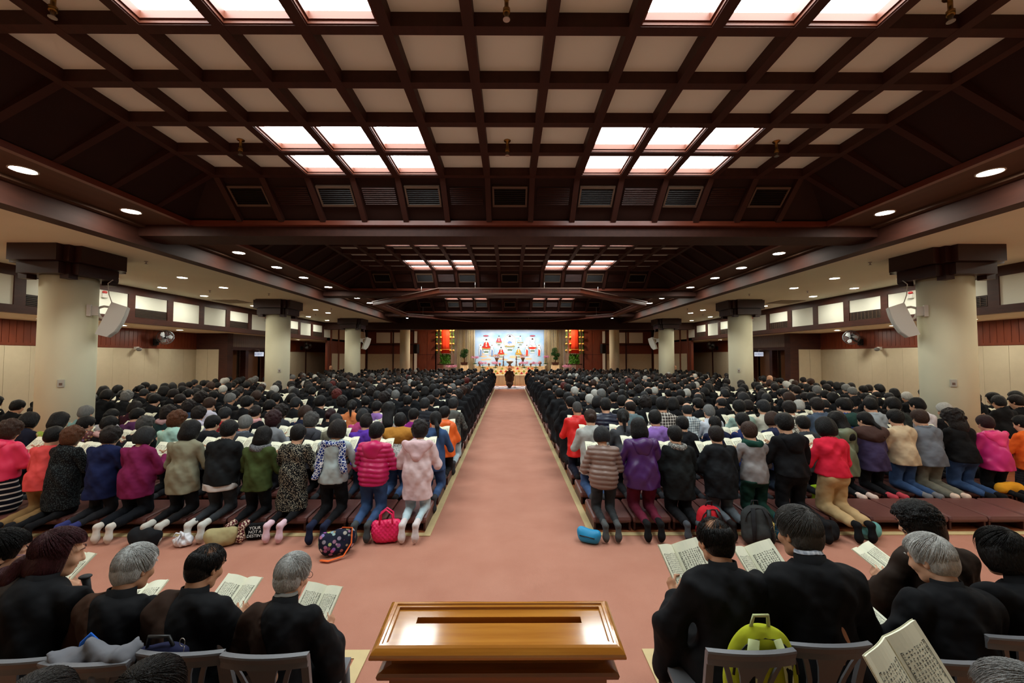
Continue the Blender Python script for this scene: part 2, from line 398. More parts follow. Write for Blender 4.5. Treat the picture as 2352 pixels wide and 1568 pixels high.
for sg, side in ((-1, 'left'), (1, 'right')):
    so = MB()
    a, b = sorted((sg*XS, sg*XI)); so.box(a, b, YB, YE, SZ, SZ+0.1)
    a, b = sorted((sg*(XI-0.12), sg*XI)); so.box(a, b, YB, YE, SZ-0.05, SZ)
    st('soffit_%s' % side, so, mat('brown_soffit_board', (92, 66, 50), 0.6, 0.25, noise=0.4, nscale=2.0, stretch=(4, 0.6, 1)), 'brown soffit with downlights along the %s of the vaults' % side, 'soffit')
    lb = MB(); a, b = sorted((sg*XI, sg*XO)); lb.box(a, b, YB, YE, EYE+1.99, SZ+0.5)
    a, b = sorted((sg*(XI-0.015), sg*(XO))); lb.box(a, b, YB, YE, EYE+1.975, EYE+2.005)
    tn += 1; st('trim_%d' % tn, lb, M_beam, 'long dark timber beam along the %s of the vaults' % side, 'ceiling beam')
    ce = MB(); a, b = sorted((sg*XO, sg*(XW+0.2))); ce.box(a, b, YB, YE, CZ, CZ+0.3)
    st('ceiling_%s' % side, ce, M_cream, 'cream ceiling over the %s side aisle' % side, 'ceiling')
    ce = MB(); a, b = sorted((sg*XW, sg*(XL+0.2))); ce.box(a, b, YB, YF, LZ, LZ+0.2)
    st('soffit_lower_%s' % side, ce, M_cream, 'low cream soffit along the %s wall' % side, 'soffit')
    # upper wall with white boards
    uw = MB(); a, b = sorted((sg*XW, sg*(XW+0.15)))
    zb0, zb1, zt0 = EYE+0.98, EYE+1.155, EYE+1.806
    uw.cm = 0
    uw.box(a, b, YB, YE+7, LZ-0.01, CZ+0.05)
    i0, i1 = sorted((sg*(XW-0.035), sg*XW))
    uw.box(i0, i1, YB, YE+0.3, zb0, zb1); uw.box(i0, i1, YB, YE+0.3, zt0, CZ)
    ks = list(range(-8, 10)); vents = {-6, -4, -2, 0, 3, 6, 8}
    for k in ks:
        ys = 11.87+1.34*k
        uw.cm = 0; uw.box(i0, i1, ys-0.22, ys, zb1, zt0)
        uw.cm = 1; j0, j1 = sorted((sg*(XW-0.008), sg*XW))
        uw.box(j0, j1, ys, ys+1.12, (EYE+1.42) if k in vents else zb1, zt0)
    st('wall_upper_%s' % side, uw, [M_wood, M_white], 'upper %s wall of white boards framed in dark timber' % side, 'wall')
    for k in ks:
        if k in vents and k > -4:
            ys = 11.87+1.34*k
            v = thing('wall_grille', '%s dark slatted air grille along the upper %s wall, counted from the camera' % (NTH[[x for x in sorted(vents) if x > -4].index(k)], side), 'air grille', (sg*(XW-0.006), ys+0.56, EYE+1.28), 0, 'air grilles under the white boards')
            g = MB(); g.box(-0.004, 0.004, -0.54, 0.54, -0.115, 0.125); g.build('backing', M_grill, v)
            g = MB()
            for q in range(6): g.box(-0.02, 0.02, -0.54, 0.54, -0.11+q*0.04, -0.102+q*0.04)
            for q in range(9): g.box(-0.024, -0.014, -0.54+q*0.13, -0.528+q*0.13, -0.11, 0.115)
            g.build('slat', M_gfrm, v)
    # lower wall
    lw = MB(); a, b = sorted((sg*XL, sg*(XL+0.15)))
    zr = EYE+0.31
    lw.cm = 0; lw.box(a, b, YB, YF, 0, LZ)
    i0, i1 = sorted((sg*(XL-0.03), sg*XL))
    lw.box(i0, i1, YB, YF, zr-0.0, zr+0.07)
    for k in range(int((YE+2-YB)/0.16)):
        yy = YB+0.16*k; h0, h1 = sorted((sg*(XL-0.012), sg*XL)); lw.box(h0, h1, yy+0.006, yy+0.154, zr+0.07, LZ-0.02)
    lw.cm = 1
    yy = 13.52-0.58*25
    while yy < YF-0.6:
        lw.box(i0, i1, yy+0.003, yy+0.577, 0.12, zr-0.012); yy += 0.58
    lw.cm = 2
    for yy in (26.2,):
        p0, p1 = sorted((sg*(XL-0.06), sg*XL)); lw.box(p0, p1, yy-0.05, yy+0.05, 0, LZ)
    st('wall_%s' % side, lw, [M_panelw, M_fabric, M_wood], 'lower %s wall of beige fabric panels under red-brown boarding' % side, 'wall')
    bb = MB(); i0, i1 = sorted((sg*(XL-0.045), sg*XL)); bb.box(i0, i1, YB, YF, 0.0, 0.12)
    st('baseboard_%s' % side, bb, M_wood, 'dark baseboard along the %s wall' % side, 'baseboard')
    # door portal standing forward to the upper wall line
    po = MB()
    def pb(xa, xb, *r):
        a_, b_ = sorted((sg*xa, sg*xb)); po.box(a_, b_, *r)
    po.cm = 0
    pb(11.85, 12.2, 17.05, 17.4, 0, LZ); pb(11.85, 12.2, 21.0, 21.35, 0, LZ)
    pb(12.2, XL, 17.1, 17.35, 0.0, LZ); pb(12.2, XL, 21.0, 21.3, 0, LZ)
    pb(12.0, 12.3, 17.4, 21.0, 2.44, 2.58)
    pb(12.05, 12.3, 18.55, 18.75, 0, 2.44); pb(12.05, 12.3, 20.1, 20.3, 0, 2.44)
    po.cm = 1
    for k in range(24): pb(12.0, 12.3, 17.4+0.15*k+0.003, 17.4+0.15*k+0.147, 2.58, LZ)
    po.cm = 2
    pb(12.22, 12.68, 17.07, 17.1, 0.12, zr); pb(12.69, XL-0.04, 17.07, 17.1, 0.12, zr)
    tn += 1; st('trim_%d' % tn, po, [M_wood, M_bead, M_fabric], 'timber door surround with pale beadboard on the %s wall' % side, 'door surround')
    for q, (ya, yb) in enumerate(((17.4, 18.55), (18.75, 20.1), (20.3, 21.0))):
        d = MB(); e0, e1 = sorted((sg*12.45, sg*12.50)); d.box(e0, e1, ya, yb, 0, 2.44)
        f0, f1 = sorted((sg*12.43, sg*12.46)); d.box(f0, f1, ya+0.12, yb-0.12, 0.2, 2.3)
        dr = st('door_%d' % (q+1+(3 if sg > 0 else 0)), d, mat('door_veneer', (122, 82, 54), 0.4, 0.4, noise=0.5, nscale=4, stretch=(4, 4, 0.5)), '%s brown veneered door in the %s wall surround' % (['near', 'middle', 'far'][q], side), 'door')
        if q == 1:
            hd = MB(); g0, g1 = sorted((sg*12.38, sg*12.42)); hd.box(g0, g1, ya+0.1, ya+0.13, 0.9, 2.2); hd.build('door_handle', M_black, dr)
    # wall beyond the fascia
    fw = MB(); a, b = sorted((sg*XW, sg*(XL)))
    fw.cm = 0
    x0, x1 = sorted((sg*(XW), sg*(XW+0.14)))
    fw.box(x0, x1, YE+0.5, YF, 0, 4.6)
    i0, i1 = sorted((sg*(XW-0.03), sg*XW))
    for yy in (24.9, 26.0, 27.4): fw.box(sorted((sg*(XW-0.06), sg*XW))[0], sorted((sg*(XW-0.06), sg*XW))[1], yy-0.07, yy+0.07, 0, CZ)
    fw.cm = 1
    for ya, yb in ((25.0, 25.9), (26.1, 27.3), (27.5, 30.8)):
        fw.box(i0, i1, ya, yb, 0.1, 2.35); fw.box(i0, i1, ya+0.02, yb-0.02, 3.25, 4.0)
    st('wall_chancel_%s' % side, fw, [M_panelw, M_fabric], 'timber and cream panelled wall beside the altar on the %s' % side, 'wall')
bw = MB(); bw.box(-13.4, 13.4, YB-0.2, YB, 0, 5.4)
st('wall_rear', bw, M_fabric, 'beige rear wall of the hall', 'wall')
fa = MB(); fa.box(-XW, XW, YE, YE+0.6, EYE+1.63, CZ+0.35)
fa.box(-XW, XW, YE-0.03, YE, EYE+1.63, EYE+1.67)
tn += 1; st('trim_%d' % tn, fa, M_beam, 'deep dark timber fascia beam in front of the altar', 'ceiling beam')
ce = MB(); ce.box(-13.4, 13.4, YE+0.6, 36.5, 4.60, 4.75)
st('ceiling_chancel', ce, M_cream, 'cream ceiling over the altar', 'ceiling')

# ------------------------------------------------------------------ far wall and altar
def px(u, v, Y): return ((u-1171)*Y/FPX, Y, EYE+(819-v)*Y/FPX)
for sg, side in ((-1, 'left'), (1, 'right')):
    fw = MB()
    a, b = sorted((sg*5.65, sg*XW))
    fw.cm = 0; fw.box(a, b, YF, YF+0.2, 0, 4.6)
    def fx(x0, x1, z0, z1, d, m):
        a, b = sorted((sg*x0, sg*x1)); fw.cm = m; fw.box(a, b, YF-d, YF, z0, z1)
    fx(7.35, 10.95, 0.1, 2.36, 0.02, 1)
    for x in (7.35, 8.9, 10.9): fx(x-0.05, x+0.05, 0, 4.6, 0.05, 2)
    for x0, x1 in ((8.05, 9.0), (9.15, 10.2)): fx(x0, x1, 3.2, 4.0, 0.03, 3)
    fx(7.1, 7.35, 3.2, 4.1, 0.03, 3); fx(7.1, 7.3, 0.2, 2.4, 0.03, 3)
    fx(7.35, 10.95, 3.02, 3.14, 0.05, 2); fx(7.35, 10.95, 4.06, 4.2, 0.05, 2)
    fx(6.4, 7.0, 0.2, 4.4, 0.02, 0); fx(5.7, 6.3, 0.2, 4.4, 0.02, 0); fx(5.7, 7.0, 2.3, 2.33, 0.025, 2)
    st('wall_front_%s' % side, fw, [M_panelw, M_fabric, M_wood, M_white], 'red-brown and cream panelled wall to the %s of the altar' % side, 'wall')
bw = MB(); bw.cm = 0; bw.box(-5.7, 5.7, 34.6, 34.8, 0, 4.6); bw.cm = 1
for sg in (-1, 1):
    a, b = sorted((sg*5.65, sg*5.8)); bw.box(a, b, YF, 34.8, 0, 4.6)
st('wall_altar', bw, [M_white, M_panelw], 'wall of the altar recess behind the mural', 'wall')

# mural
mu = MB(); MY = 34.5
mx0, mx1, mz0, mz1 = -2.98, 2.92, 1.36, 4.55
mm = [mat('mural_sky', (150, 196, 236), 0.8, 0.1, noise=0.9, nscale=0.9, rgb2=(214, 228, 240), stretch=(1, 1, 1.6)),
      mat('mural_white', (244, 242, 238), 0.8, 0.1), mat('mural_red', (206, 58, 44), 0.8, 0.1), mat('mural_ochre', (214, 166, 70), 0.8, 0.1),
      mat('mural_blue', (120, 150, 196), 0.8, 0.1), mat('mural_skin', (244, 226, 208), 0.8, 0.1), mat('mural_ink', (54, 54, 62), 0.8, 0.1),
      mat('mural_peach', (238, 206, 170), 0.8, 0.1), mat('mural_green', (120, 146, 130), 0.8, 0.1), mat('mural_pale_blue', (176, 212, 224), 0.8, 0.1), mat('mural_rose', (196, 84, 96), 0.8, 0.1)]
mu.cm = 0; mu.box(mx0, mx1, MY, MY+0.04, mz0, mz1)
lay = [0]
def poly(pts, m):
    lay[0] += 1; mu.cm = m; y = MY-0.0002*lay[0]-0.002
    mu.add([(x, y, z) for x, z in pts], [tuple(range(len(pts)))])
def el(cx, cz, rx, rz, m, n=22, a0=0, a1=2*math.pi): poly([(cx+rx*math.cos(a0+(a1-a0)*i/n), cz+rz*math.sin(a0+(a1-a0)*i/n)) for i in range(n)], m)
for i in range(16):
    x = random.uniform(mx0+0.4, mx1-0.4); z = mz0+0.75+random.uniform(-0.25, 0.35)
    el(x, z, random.uniform(0.2, 0.4), 0.07, 7)
for i in range(12):
    el(random.uniform(mx0+0.4, mx1-0.4), mz0+random.uniform(1.3, 2.5), random.uniform(0.15, 0.32), 0.045, 1)
def sage(cx, cz, s, robe, halo=True, base=True, ink=6):
    if base:
        el(cx, cz-0.36*s, 0.26*s, 0.12*s, 6); el(cx, cz-0.36*s, 0.245*s, 0.105*s, 1)
        poly([(cx-0.17*s, cz-0.62*s), (cx+0.17*s, cz-0.62*s), (cx+0.12*s, cz-0.42*s), (cx-0.12*s, cz-0.42*s)], 8)
        el(cx, cz-0.62*s, 0.2*s, 0.05*s, 1); el(cx, cz-0.26*s, 0.36*s, 0.09*s, 8); el(cx, cz-0.22*s, 0.32*s, 0.06*s, 3)
    if halo:
        el(cx, cz+0.36*s, 0.235*s, 0.235*s, 6); el(cx, cz+0.36*s, 0.222*s, 0.222*s, 1)
    el(cx, cz-0.12*s, 0.325*s, 0.125*s, 6); el(cx, cz-0.12*s, 0.31*s, 0.11*s, robe)
    body = [(-0.21, -0.12), (0.21, -0.12), (0.2, 0.1), (0.13, 0.22), (0.05, 0.26), (-0.05, 0.26), (-0.13, 0.22), (-0.2, 0.1)]
    poly([(cx+x*s*1.06, cz+z*s*1.04) for x, z in body], 6); poly([(cx+x*s, cz+z*s) for x, z in body], robe)
    poly([(cx-0.05*s, cz+0.25*s), (cx+0.05*s, cz+0.25*s), (cx+0.02*s, cz+0.03*s), (cx-0.03*s, cz+0.03*s)], 5)
    el(cx, cz-0.05*s, 0.08*s, 0.04*s, 5)
    poly([(cx-0.19*s, cz+0.0*s), (cx-0.17*s, cz+0.02*s), (cx+0.02*s, cz-0.13*s), (cx, cz-0.15*s)], 6)
    el(cx, cz+0.36*s, 0.088*s, 0.112*s, 6); el(cx, cz+0.355*s, 0.08*s, 0.102*s, 5); el(cx, cz+0.43*s, 0.085*s, 0.05*s, 6); el(cx, cz+0.485*s, 0.03*s, 0.03*s, 6)
def standing(cx, cz, s, robe):
    el(cx, cz+0.42*s, 0.13*s, 0.13*s, 1)
    b = [(-0.1, -0.45), (0.1, -0.45), (0.15, 0.0), (0.1, 0.28), (-0.1, 0.28), (-0.14, 0.0)]
    poly([(cx+x*s*1.12, cz+z*s*1.03) for x, z in b], 6); poly([(cx+x*s, cz+z*s) for x, z in b], 1)
    poly([(cx-0.08*s, cz-0.44*s), (cx+0.08*s, cz-0.44*s), (cx+0.1*s, cz), (cx-0.05*s, cz+0.15*s)], robe)
    el(cx, cz+0.4*s, 0.06*s, 0.075*s, 5); el(cx, cz+0.46*s, 0.06*s, 0.035*s, 6)
def mp(u, v): return ((u-1171)*MY/FPX, EYE+(819-v)*MY/FPX)
cx, cz = mp(1171, 786); el(cx, cz+0.02, 0.52, 0.68, 3); el(cx, cz+0.02, 0.49, 0.65, 1); el(cx, cz+0.4, 0.29, 0.29, 4); el(cx, cz+0.4, 0.25, 0.25, 1)
sage(cx, cz-0.02, 1.25, 1, halo=False); poly([(cx-0.24, cz-0.1), (cx+0.24, cz-0.1), (cx+0.1, cz+0.1), (cx-0.1, cz+0.12)], 4)
for u, v, s, r in ((1117, 793, 1.12, 2), (1223, 791, 1.08, 1)): sage(*mp(u, v), s, r)
el(*mp(1223, 799), 0.3, 0.1, 2)
for u, v, s, r in ((1146, 781, 0.78, 10), (1195, 781, 0.78, 9), (1151, 808, 0.86, 2), (1191, 808, 0.86, 3)): sage(*mp(u, v), s, r, halo=False, base=True)
for u, v, r in ((1104, 805, 4), (1130, 805, 4), (1210, 805, 2), (1238, 805, 2)): standing(*mp(u, v), 1.0, r)
for u in (1116, 1223):
    x, z = mp(u, 771); el(x, z, 0.24, 0.06, 6); el(x, z, 0.22, 0.045, 10); el(x-0.3, z, 0.05, 0.09, 9); el(x+0.3, z, 0.05, 0.09, 9)
tag(mu.build('mural', mm), 'blue sky mural of seated robed figures with halos behind the altar', 'mural')

# curtains
for sg, side, xa, xb in ((-1, 'left', -4.45, -2.95), (1, 'right', 2.9, 4.5)):
    c = thing('curtain', 'striped cream and brown curtain on the %s of the mural' % side, 'curtain', ((xa+xb)/2, 34.0, 0))
    n = 120
    for part, m, keep in (('cream_fold', mat('cream_curtain', (226, 210, 166), 0.8, 0.2), (0, 1, 2)), ('brown_fold', mat('brown_curtain', (124, 92, 56), 0.8, 0.2), (3,)), ('grey_fold', mat('grey_curtain', (110, 112, 120), 0.8, 0.2), (4,))):
        q = MB()
        for i in range(n):
            k = (i*7+i//5) % 5
            if k not in keep: continue
            x0 = xa+(xb-xa)*i/n-(xa+xb)/2; x1 = xa+(xb-xa)*(i+1)/n-(xa+xb)/2
            y0 = 0.06*math.sin(i*0.9); y1 = 0.06*math.sin((i+1)*0.9)
            q.hexa([(x0, y0, 0.8), (x1, y1, 0.8), (x1, y1+0.01, 0.8), (x0, y0+0.01, 0.8), (x0, y0, 4.45), (x1, y1, 4.45), (x1, y1+0.01, 4.45), (x0, y0+0.01, 4.45)])
        q.build(part, m, c)
    # lattice screens, banners and hanging lotus strings
    x = sg*4.98
    ls = thing('lattice_screen', 'red-brown slatted screen behind the %s red banner' % side, 'screen', (x, 31.45, 0))
    q = MB()
    for i in range(13): q.box(-0.6+0.1*i-0.015, -0.6+0.1*i+0.015, -0.02, 0.02, 0, 4.2)
    q.build('slat', M_panelw, ls)
    q = MB(); q.box(-0.64, 0.64, -0.035, 0.035, 1.52, 1.6); q.box(-0.64, 0.64, -0.035, 0.035, 0, 0.1); q.box(-0.64, 0.64, -0.035, 0.035, 4.1, 4.2); q.build('rail', M_wood, ls)
    bn = thing('banner', 'long red cloth banner hanging on the %s of the altar' % side, 'banner', (sg*4.9, 30.98, 4.3))
    q = MB(); rings = [[(0.37*math.cos(a)*(1+0.04*math.cos(9*a)), 0.2*math.sin(a)*(1+0.04*math.cos(9*a)), z) for a in [2*math.pi*j/40 for j in range(40)]] for z in (0, -0.6, -1.3, -1.88)]
    q.loft(rings); ctb = q.build('cloth_tube', mat('bright_red_cloth', (226, 62, 28), 0.7, 0.2, noise=0.3, nscale=4), bn)
    q = MB(); q.lathe([(0.385, -1.62), (0.39, -1.60), (0.385, -1.58)], n=30); 
    q2 = MB(); q2.v = [(vx, vy*0.55, vz) for vx, vy, vz in q.v]; q2.f = q.f; q2.m = q.m; q2.sm = q.sm; q2.build('gold_band', mat('gold_thread', (214, 150, 60), 0.5, 0.4), ctb)
    gr = MB()
    for i in range(420):
        a = random.uniform(0, 6.28); r = 0.42*math.sqrt(random.random()); xx = r*math.cos(a); yy = 0.4*r*math.sin(a); zz = random.uniform(-2.62, -1.92)
        d = random.uniform(-0.05, 0.05); gr.add([(xx, yy, zz), (xx+0.03, yy+d, zz-0.03), (xx+d*0.5, yy, zz-0.14), (xx-0.03, yy-d, zz-0.03)], [(0, 1, 2, 3)])
    hl = tag(gr.build('hanging_leaves', mat('bamboo_green', (70, 128, 36), 0.6, 0.2, noise=0.6, nscale=6), None, (sg*4.93, 31.0, 4.3)), 'green leaf fringe hanging under the %s red banner' % side, 'leaves', kind='thing')
    for i, dx in enumerate((-0.62, -0.33, 0.42, 0.64)):
        g = thing('lotus_string', '%s of four hanging strings of golden lotus ornaments around the %s banner, from the left' % (ORD[i] if i else 'first', side), 'ornament', (sg*4.93+dx, 30.8, 4.25), 0, 'golden lotus strings beside the banners')
        q = MB(); q.tube([(0, 0, 0.35), (0, 0, -1.9)], 0.008, 5)
        for k in range(60):
            zz = random.uniform(-1.9, -0.1); a = random.uniform(0, 6.28)
            q.add([(0, 0, zz), (0.05*math.cos(a), 0.05*math.sin(a), zz+0.02), (0.09*math.cos(a), 0.09*math.sin(a), zz-0.05)], [(0, 1, 2)])
        q.build('leaf_cord', MATS['bamboo_green'], g)
        for k in range(4):
            q = MB(); z = -0.12-0.5*k
            for j in range(8):
                a = 2*math.pi*j/8; q.ell((0.055*math.cos(a), 0.055*math.sin(a), z), (0.035, 0.035, 0.06), 8, 5)
            q.ell((0, 0, z+0.03), (0.04, 0.04, 0.05), 8, 5); q.build('golden_lotus', mat('gold_lotus', (232, 176, 84), 0.45, 0.4), g)

# altar tables
M_cl = mat('cream_altar_cloth', (228, 206, 166), 0.8, 0.15, noise=0.15, nscale=3)
def draped(name, label, x0, x1, y0, y1, z0, z1, pleat=0.02):
    t = thing(name, label, 'altar table', ((x0+x1)/2, (y0+y1)/2, z0))
    hx, hy, hz = (x1-x0)/2, (y1-y0)/2, z1-z0
    q = MB(); q.box(-hx-0.02, hx+0.02, -hy-0.02, hy, hz-0.03, hz); q.build('table_top', M_cl, t)
    q = MB(); n = int(2*hx/0.05)
    pts = [(-hx+2*hx*i/n, -hy-pleat*(0.5+0.5*math.sin(i*2.1)+0.4*math.sin(i*0.7))) for i in range(n+1)]
    q.loft([[(x, y, 0.01) for x, y in pts]+[(hx, hy, 0.01), (-hx, hy, 0.01)], [(x, y, hz-0.03) for x, y in pts]+[(hx, hy, hz-0.03), (-hx, hy, hz-0.03)]], smooth=False)
    q.build('cloth_skirt', M_cl, t)
    return t
draped('altar_table', 'tall cream draped altar table under the mural', -2.85, 2.85, 33.0, 34.2, 0, 1.37)
draped('altar_table', 'middle step of the cream draped altar holding fruit', -2.2, 2.2, 32.2, 32.97, 0, 1.06)
draped('altar_table', 'low step of the cream draped altar holding offerings', -1.75, 1.75, 31.5, 32.17, 0, 0.86)
draped('altar_table', 'front cream draped table, left of the monk', -1.2, -0.42, 30.3, 30.95, 0, 0.78)
draped('altar_table', 'front cream draped table, right of the monk', 0.42, 1.2, 30.3, 30.95, 0, 0.78)
draped('altar_table', 'long cream draped table behind the front tables', -2.4, 2.4, 31.0, 31.45, 0, 0.74)
for sg, side in ((-1, 'left'), (1, 'right')): draped('pedestal', 'cream draped pedestal under the %s bonsai tree' % side, sg*3.62-0.3, sg*3.62+0.3, 32.0, 32.6, 0, 1.47)['category'] = 'pedestal'
# side scattering of leaves for trees and flowers
def leafball(c, r, n, size, q):
    for i in range(n):
        v = Vector((random.gauss(0, 1), random.gauss(0, 1), random.gauss(0, 1))).normalized()*(random.random()**0.35)
        p = Vector((c[0]+v.x*r[0], c[1]+v.y*r[1], c[2]+v.z*r[2]))
        a = Vector((random.gauss(0, 1), random.gauss(0, 1), random.gauss(0, 1))).normalized()*size
        b = Vector((random.gauss(0, 1), random.gauss(0, 1), random.gauss(0, 1))).normalized()*size*0.7
        q.add([tuple(p-a), tuple(p+b), tuple(p+a), tuple(p-b)], [(0, 1, 2, 3)])
M_leaf = mat('dark_leaf', (34, 78, 30), 0.6, 0.2, noise=0.5, nscale=9)
M_bark = mat('bark', (74, 50, 34), 0.8, 0.1, noise=0.4, nscale=12)
for sg, side, balls in ((-1, 'left', [((0, 0, 0.98), (0.34, 0.3, 0.36)), ((-0.1, 0, 0.78), (0.28, 0.25, 0.2)), ((0.12, 0, 1.1), (0.22, 0.2, 0.2))]), (1, 'right', [((-0.02, 0, 1.18), (0.26, 0.24, 0.24)), ((0.17, 0, 0.82), (0.24, 0.2, 0.17)), ((-0.15, 0, 0.9), (0.2, 0.2, 0.16)), ((0.05, 0, 0.55), (0.2, 0.18, 0.12))])):
    t = thing('bonsai', 'bonsai tree in dark pot on the %s pedestal, %s' % (side, 'single round crown' if sg < 0 else 'layered crown'), 'bonsai', (sg*3.62, 32.3, 1.47))
    q = MB(); q.loft([[(sx*w_, sy*w_*0.7, z) for sx, sy in ((-1, -1), (1, -1), (1, 1), (-1, 1))] for z, w_ in ((0, 0.2), (0.04, 0.2), (0.05, 0.23), (0.2, 0.27), (0.23, 0.28), (0.24, 0.24))], smooth=False); q.build('pot', mat('dark_glazed_pot', (58, 32, 26), 0.25, 0.5), t)
    q = MB(); q.tube([(0, 0, 0.22), (0.03, 0, 0.4), (-0.03, 0.02, 0.6), (0.02, 0, 0.85), (0.0, 0, 1.1)], [0.05, 0.04, 0.035, 0.025, 0.012]); q.tube([(0, 0, 0.55), (0.15, 0, 0.8)], [0.025, 0.01]); q.tube([(0, 0, 0.6), (-0.13, 0, 0.82)], [0.025, 0.01]); q.build('trunk', M_bark, t)
    q = MB()
    for c, r in balls: leafball(c, r, 500, 0.035, q)
    q.build('crown', M_leaf, t)
M_orch = mat('pink_orchid', (232, 178, 206), 0.6, 0.2, noise=0.7, nscale=20, rgb2=(196, 92, 150))
def orchid(label, loc, w_, h_):
    t = thing('potted_orchid', label, 'orchid', loc)
    q = MB(); q.lathe([(0.1, 0), (0.13, 0.1), (0.14, 0.16), (0.11, 0.165)], n=12); q.build('pot', M_white, t)
    q = MB()
    for i in range(16):
        a = 2*math.pi*i/16; q.tube([(0, 0, 0.15), (0.12*math.cos(a), 0.12*math.sin(a), 0.24), (0.24*math.cos(a), 0.2*math.sin(a), 0.18)], [0.012, 0.03, 0.006], 5, flat=0.3)
    q.build('leaf', M_leaf, t)
    s_ = MB(); f = MB()
    for i in range(7):
        a = random.uniform(0, 6.28); e = (w_*math.cos(a)*0.9, w_*0.6*math.sin(a), h_-0.05)
        s_.tube([(0, 0, 0.15), (e[0]*0.3, e[1]*0.3, h_*0.8), e], 0.006, 5)
        leafball((e[0]*0.8, e[1]*0.8, h_-0.02), (w_*0.5, w_*0.4, 0.11), 60, 0.03, f)
    so_ = s_.build('stem', M_leaf, t); f.build('blossom', M_orch, so_)
for lab, u, v, Y, w_, h_ in (('pink orchid on the far left of the altar below the bonsai', 1091, 841, 33.3, 0.3, 0.75), ('pink orchid second from the left on the altar', 1109, 848, 32.6, 0.3, 0.6), ('pink orchid just left of the left candlestick', 1138, 848, 32.6, 0.32, 0.62),
        ('pink orchid just right of the right candlestick', 1204, 848, 32.6, 0.32, 0.62), ('pink orchid second from the right on the altar', 1231, 848, 32.6, 0.3, 0.6), ('pink orchid on the far right of the altar beside the bonsai', 1253, 841, 33.3, 0.28, 0.8)):
    p = px(u, v, Y); z = 1.37 if Y > 33 else 1.06; orchid(lab, (p[0], Y, z), w_, h_)
for sg, side in ((-1, 'left'), (1, 'right')):
    x = sg*4.45; orchid('large bunch of pink orchids before the %s lattice screen' % side, (x, 30.6, 0.74), 0.42, 0.72)
    q = MB(); q.lathe([(0.22, 0), (0.2, 0.03), (0.05, 0.06), (0.05, 0.68), (0.2, 0.71), (0.22, 0.74)], n=14); tag(q.build('flower_stand', M_wood, None, (x, 30.6, 0)), 'dark round flower stand below the %s orchid bunch' % side, 'stand')
    # red flower vases, candlesticks, bowls, lamps
    t = thing('flower_vase', 'brown vase of red flowers on the %s of the altar' % side, 'vase', (sg*1.07, 33.3, 1.37))
    q = MB(); q.lathe([(0.1, 0), (0.12, 0.05), (0.06, 0.1), (0.05, 0.16), (0.11, 0.3), (0.07, 0.42), (0.15, 0.62), (0.2, 0.7), (0.17, 0.7)], n=16); q.build('vase_body', mat('brown_bronze', (92, 58, 36), 0.35, 0.5), t)
    q = MB(); leafball((0, 0, 0.84), (0.3, 0.2, 0.17), 220, 0.03, q); q.build('blossom', mat('red_flower', (196, 44, 60), 0.6, 0.2, noise=0.6, nscale=18, rgb2=(120, 130, 60)), t)
    t = thing('candlestick', 'turned brown candlestick on the %s of the incense burner' % side, 'candlestick', (sg*0.53, 33.2, 1.37))
    q = MB(); q.lathe([(0.11, 0), (0.11, 0.03), (0.05, 0.08), (0.06, 0.2), (0.03, 0.26), (0.07, 0.34), (0.03, 0.42), (0.04, 0.55), (0.1, 0.6), (0.05, 0.63), (0.05, 0.64)], n=16); q.build('stand', MATS['brown_bronze'], t)
    q = MB(); q.lathe([(0.035, 0.64), (0.035, 0.82), (0.01, 0.84)], n=10); q.build('candle', mat('dark_red_candle', (110, 40, 32), 0.5, 0.3), t)
    for nm, lab, u, rr, hh, col in (('bowl_stand', 'red fruit bowl on stand at the outer %s of the altar' % side, 69, 0.17, 0.4, (150, 44, 40)), ('cup_stand', 'red and white footed cup on the %s of the altar' % side, 48, 0.11, 0.26, (150, 52, 40)), ('altar_lamp', 'small red altar lamp beside the %s candlestick' % side, 23, 0.11, 0.3, (206, 52, 44))):
        t = thing(nm, lab, nm.replace('_', ' '), (sg*u*33.1/FPX, 33.1, 1.37))
        q = MB(); q.lathe([(rr*0.6, 0), (rr*0.5, hh*0.15), (rr*0.3, hh*0.3), (rr, hh*0.6), (rr, hh*0.7), (rr*0.85, hh*0.7)], n=14); q.build('base', MATS['brown_bronze'], t)
        q = MB(); q.ell((0, 0, hh*0.8), (rr*0.8, rr*0.8, hh*0.28), 12, 7); q.build('top', mat('altar_red_%d' % col[0], col, 0.35, 0.5, noise=0.5, nscale=20, rgb2=(230, 210, 190)), t)
t = thing('incense_burner', 'large round bronze incense burner at the centre of the altar', 'incense burner', (0, 33.1, 1.37))
q = MB(); q.lathe([(0.12, 0), (0.16, 0.03), (0.08, 0.12), (0.1, 0.2), (0.28, 0.34), (0.3, 0.4), (0.26, 0.4)], n=20); q.build('bowl', MATS['brown_bronze'], t)
q = MB(); q.ell((0, 0, 0.4), (0.23, 0.23, 0.12), 16, 8); q.build('ash_mound', mat('ash_grey', (190, 184, 176), 0.9, 0.1), t)
fr_c = [(206, 60, 40), (226, 120, 40), (214, 170, 60), (150, 160, 60), (190, 40, 50)]
M_fr = [mat('fruit_%d' % i, c, 0.45, 0.4, noise=0.3, nscale=20) for i, c in enumerate(fr_c)]
def plate(x, y, z, lab):
    t = thing('fruit_plate', lab, 'fruit plate', (x, y, z), 0, 'plates of fruit on the altar steps')
    q = MB(); q.lathe([(0.05, 0), (0.05, 0.03), (0.13, 0.055), (0.135, 0.06), (0.0, 0.05)], n=14, cap=False); q.build('plate', M_white, t)
    return t
k = 0
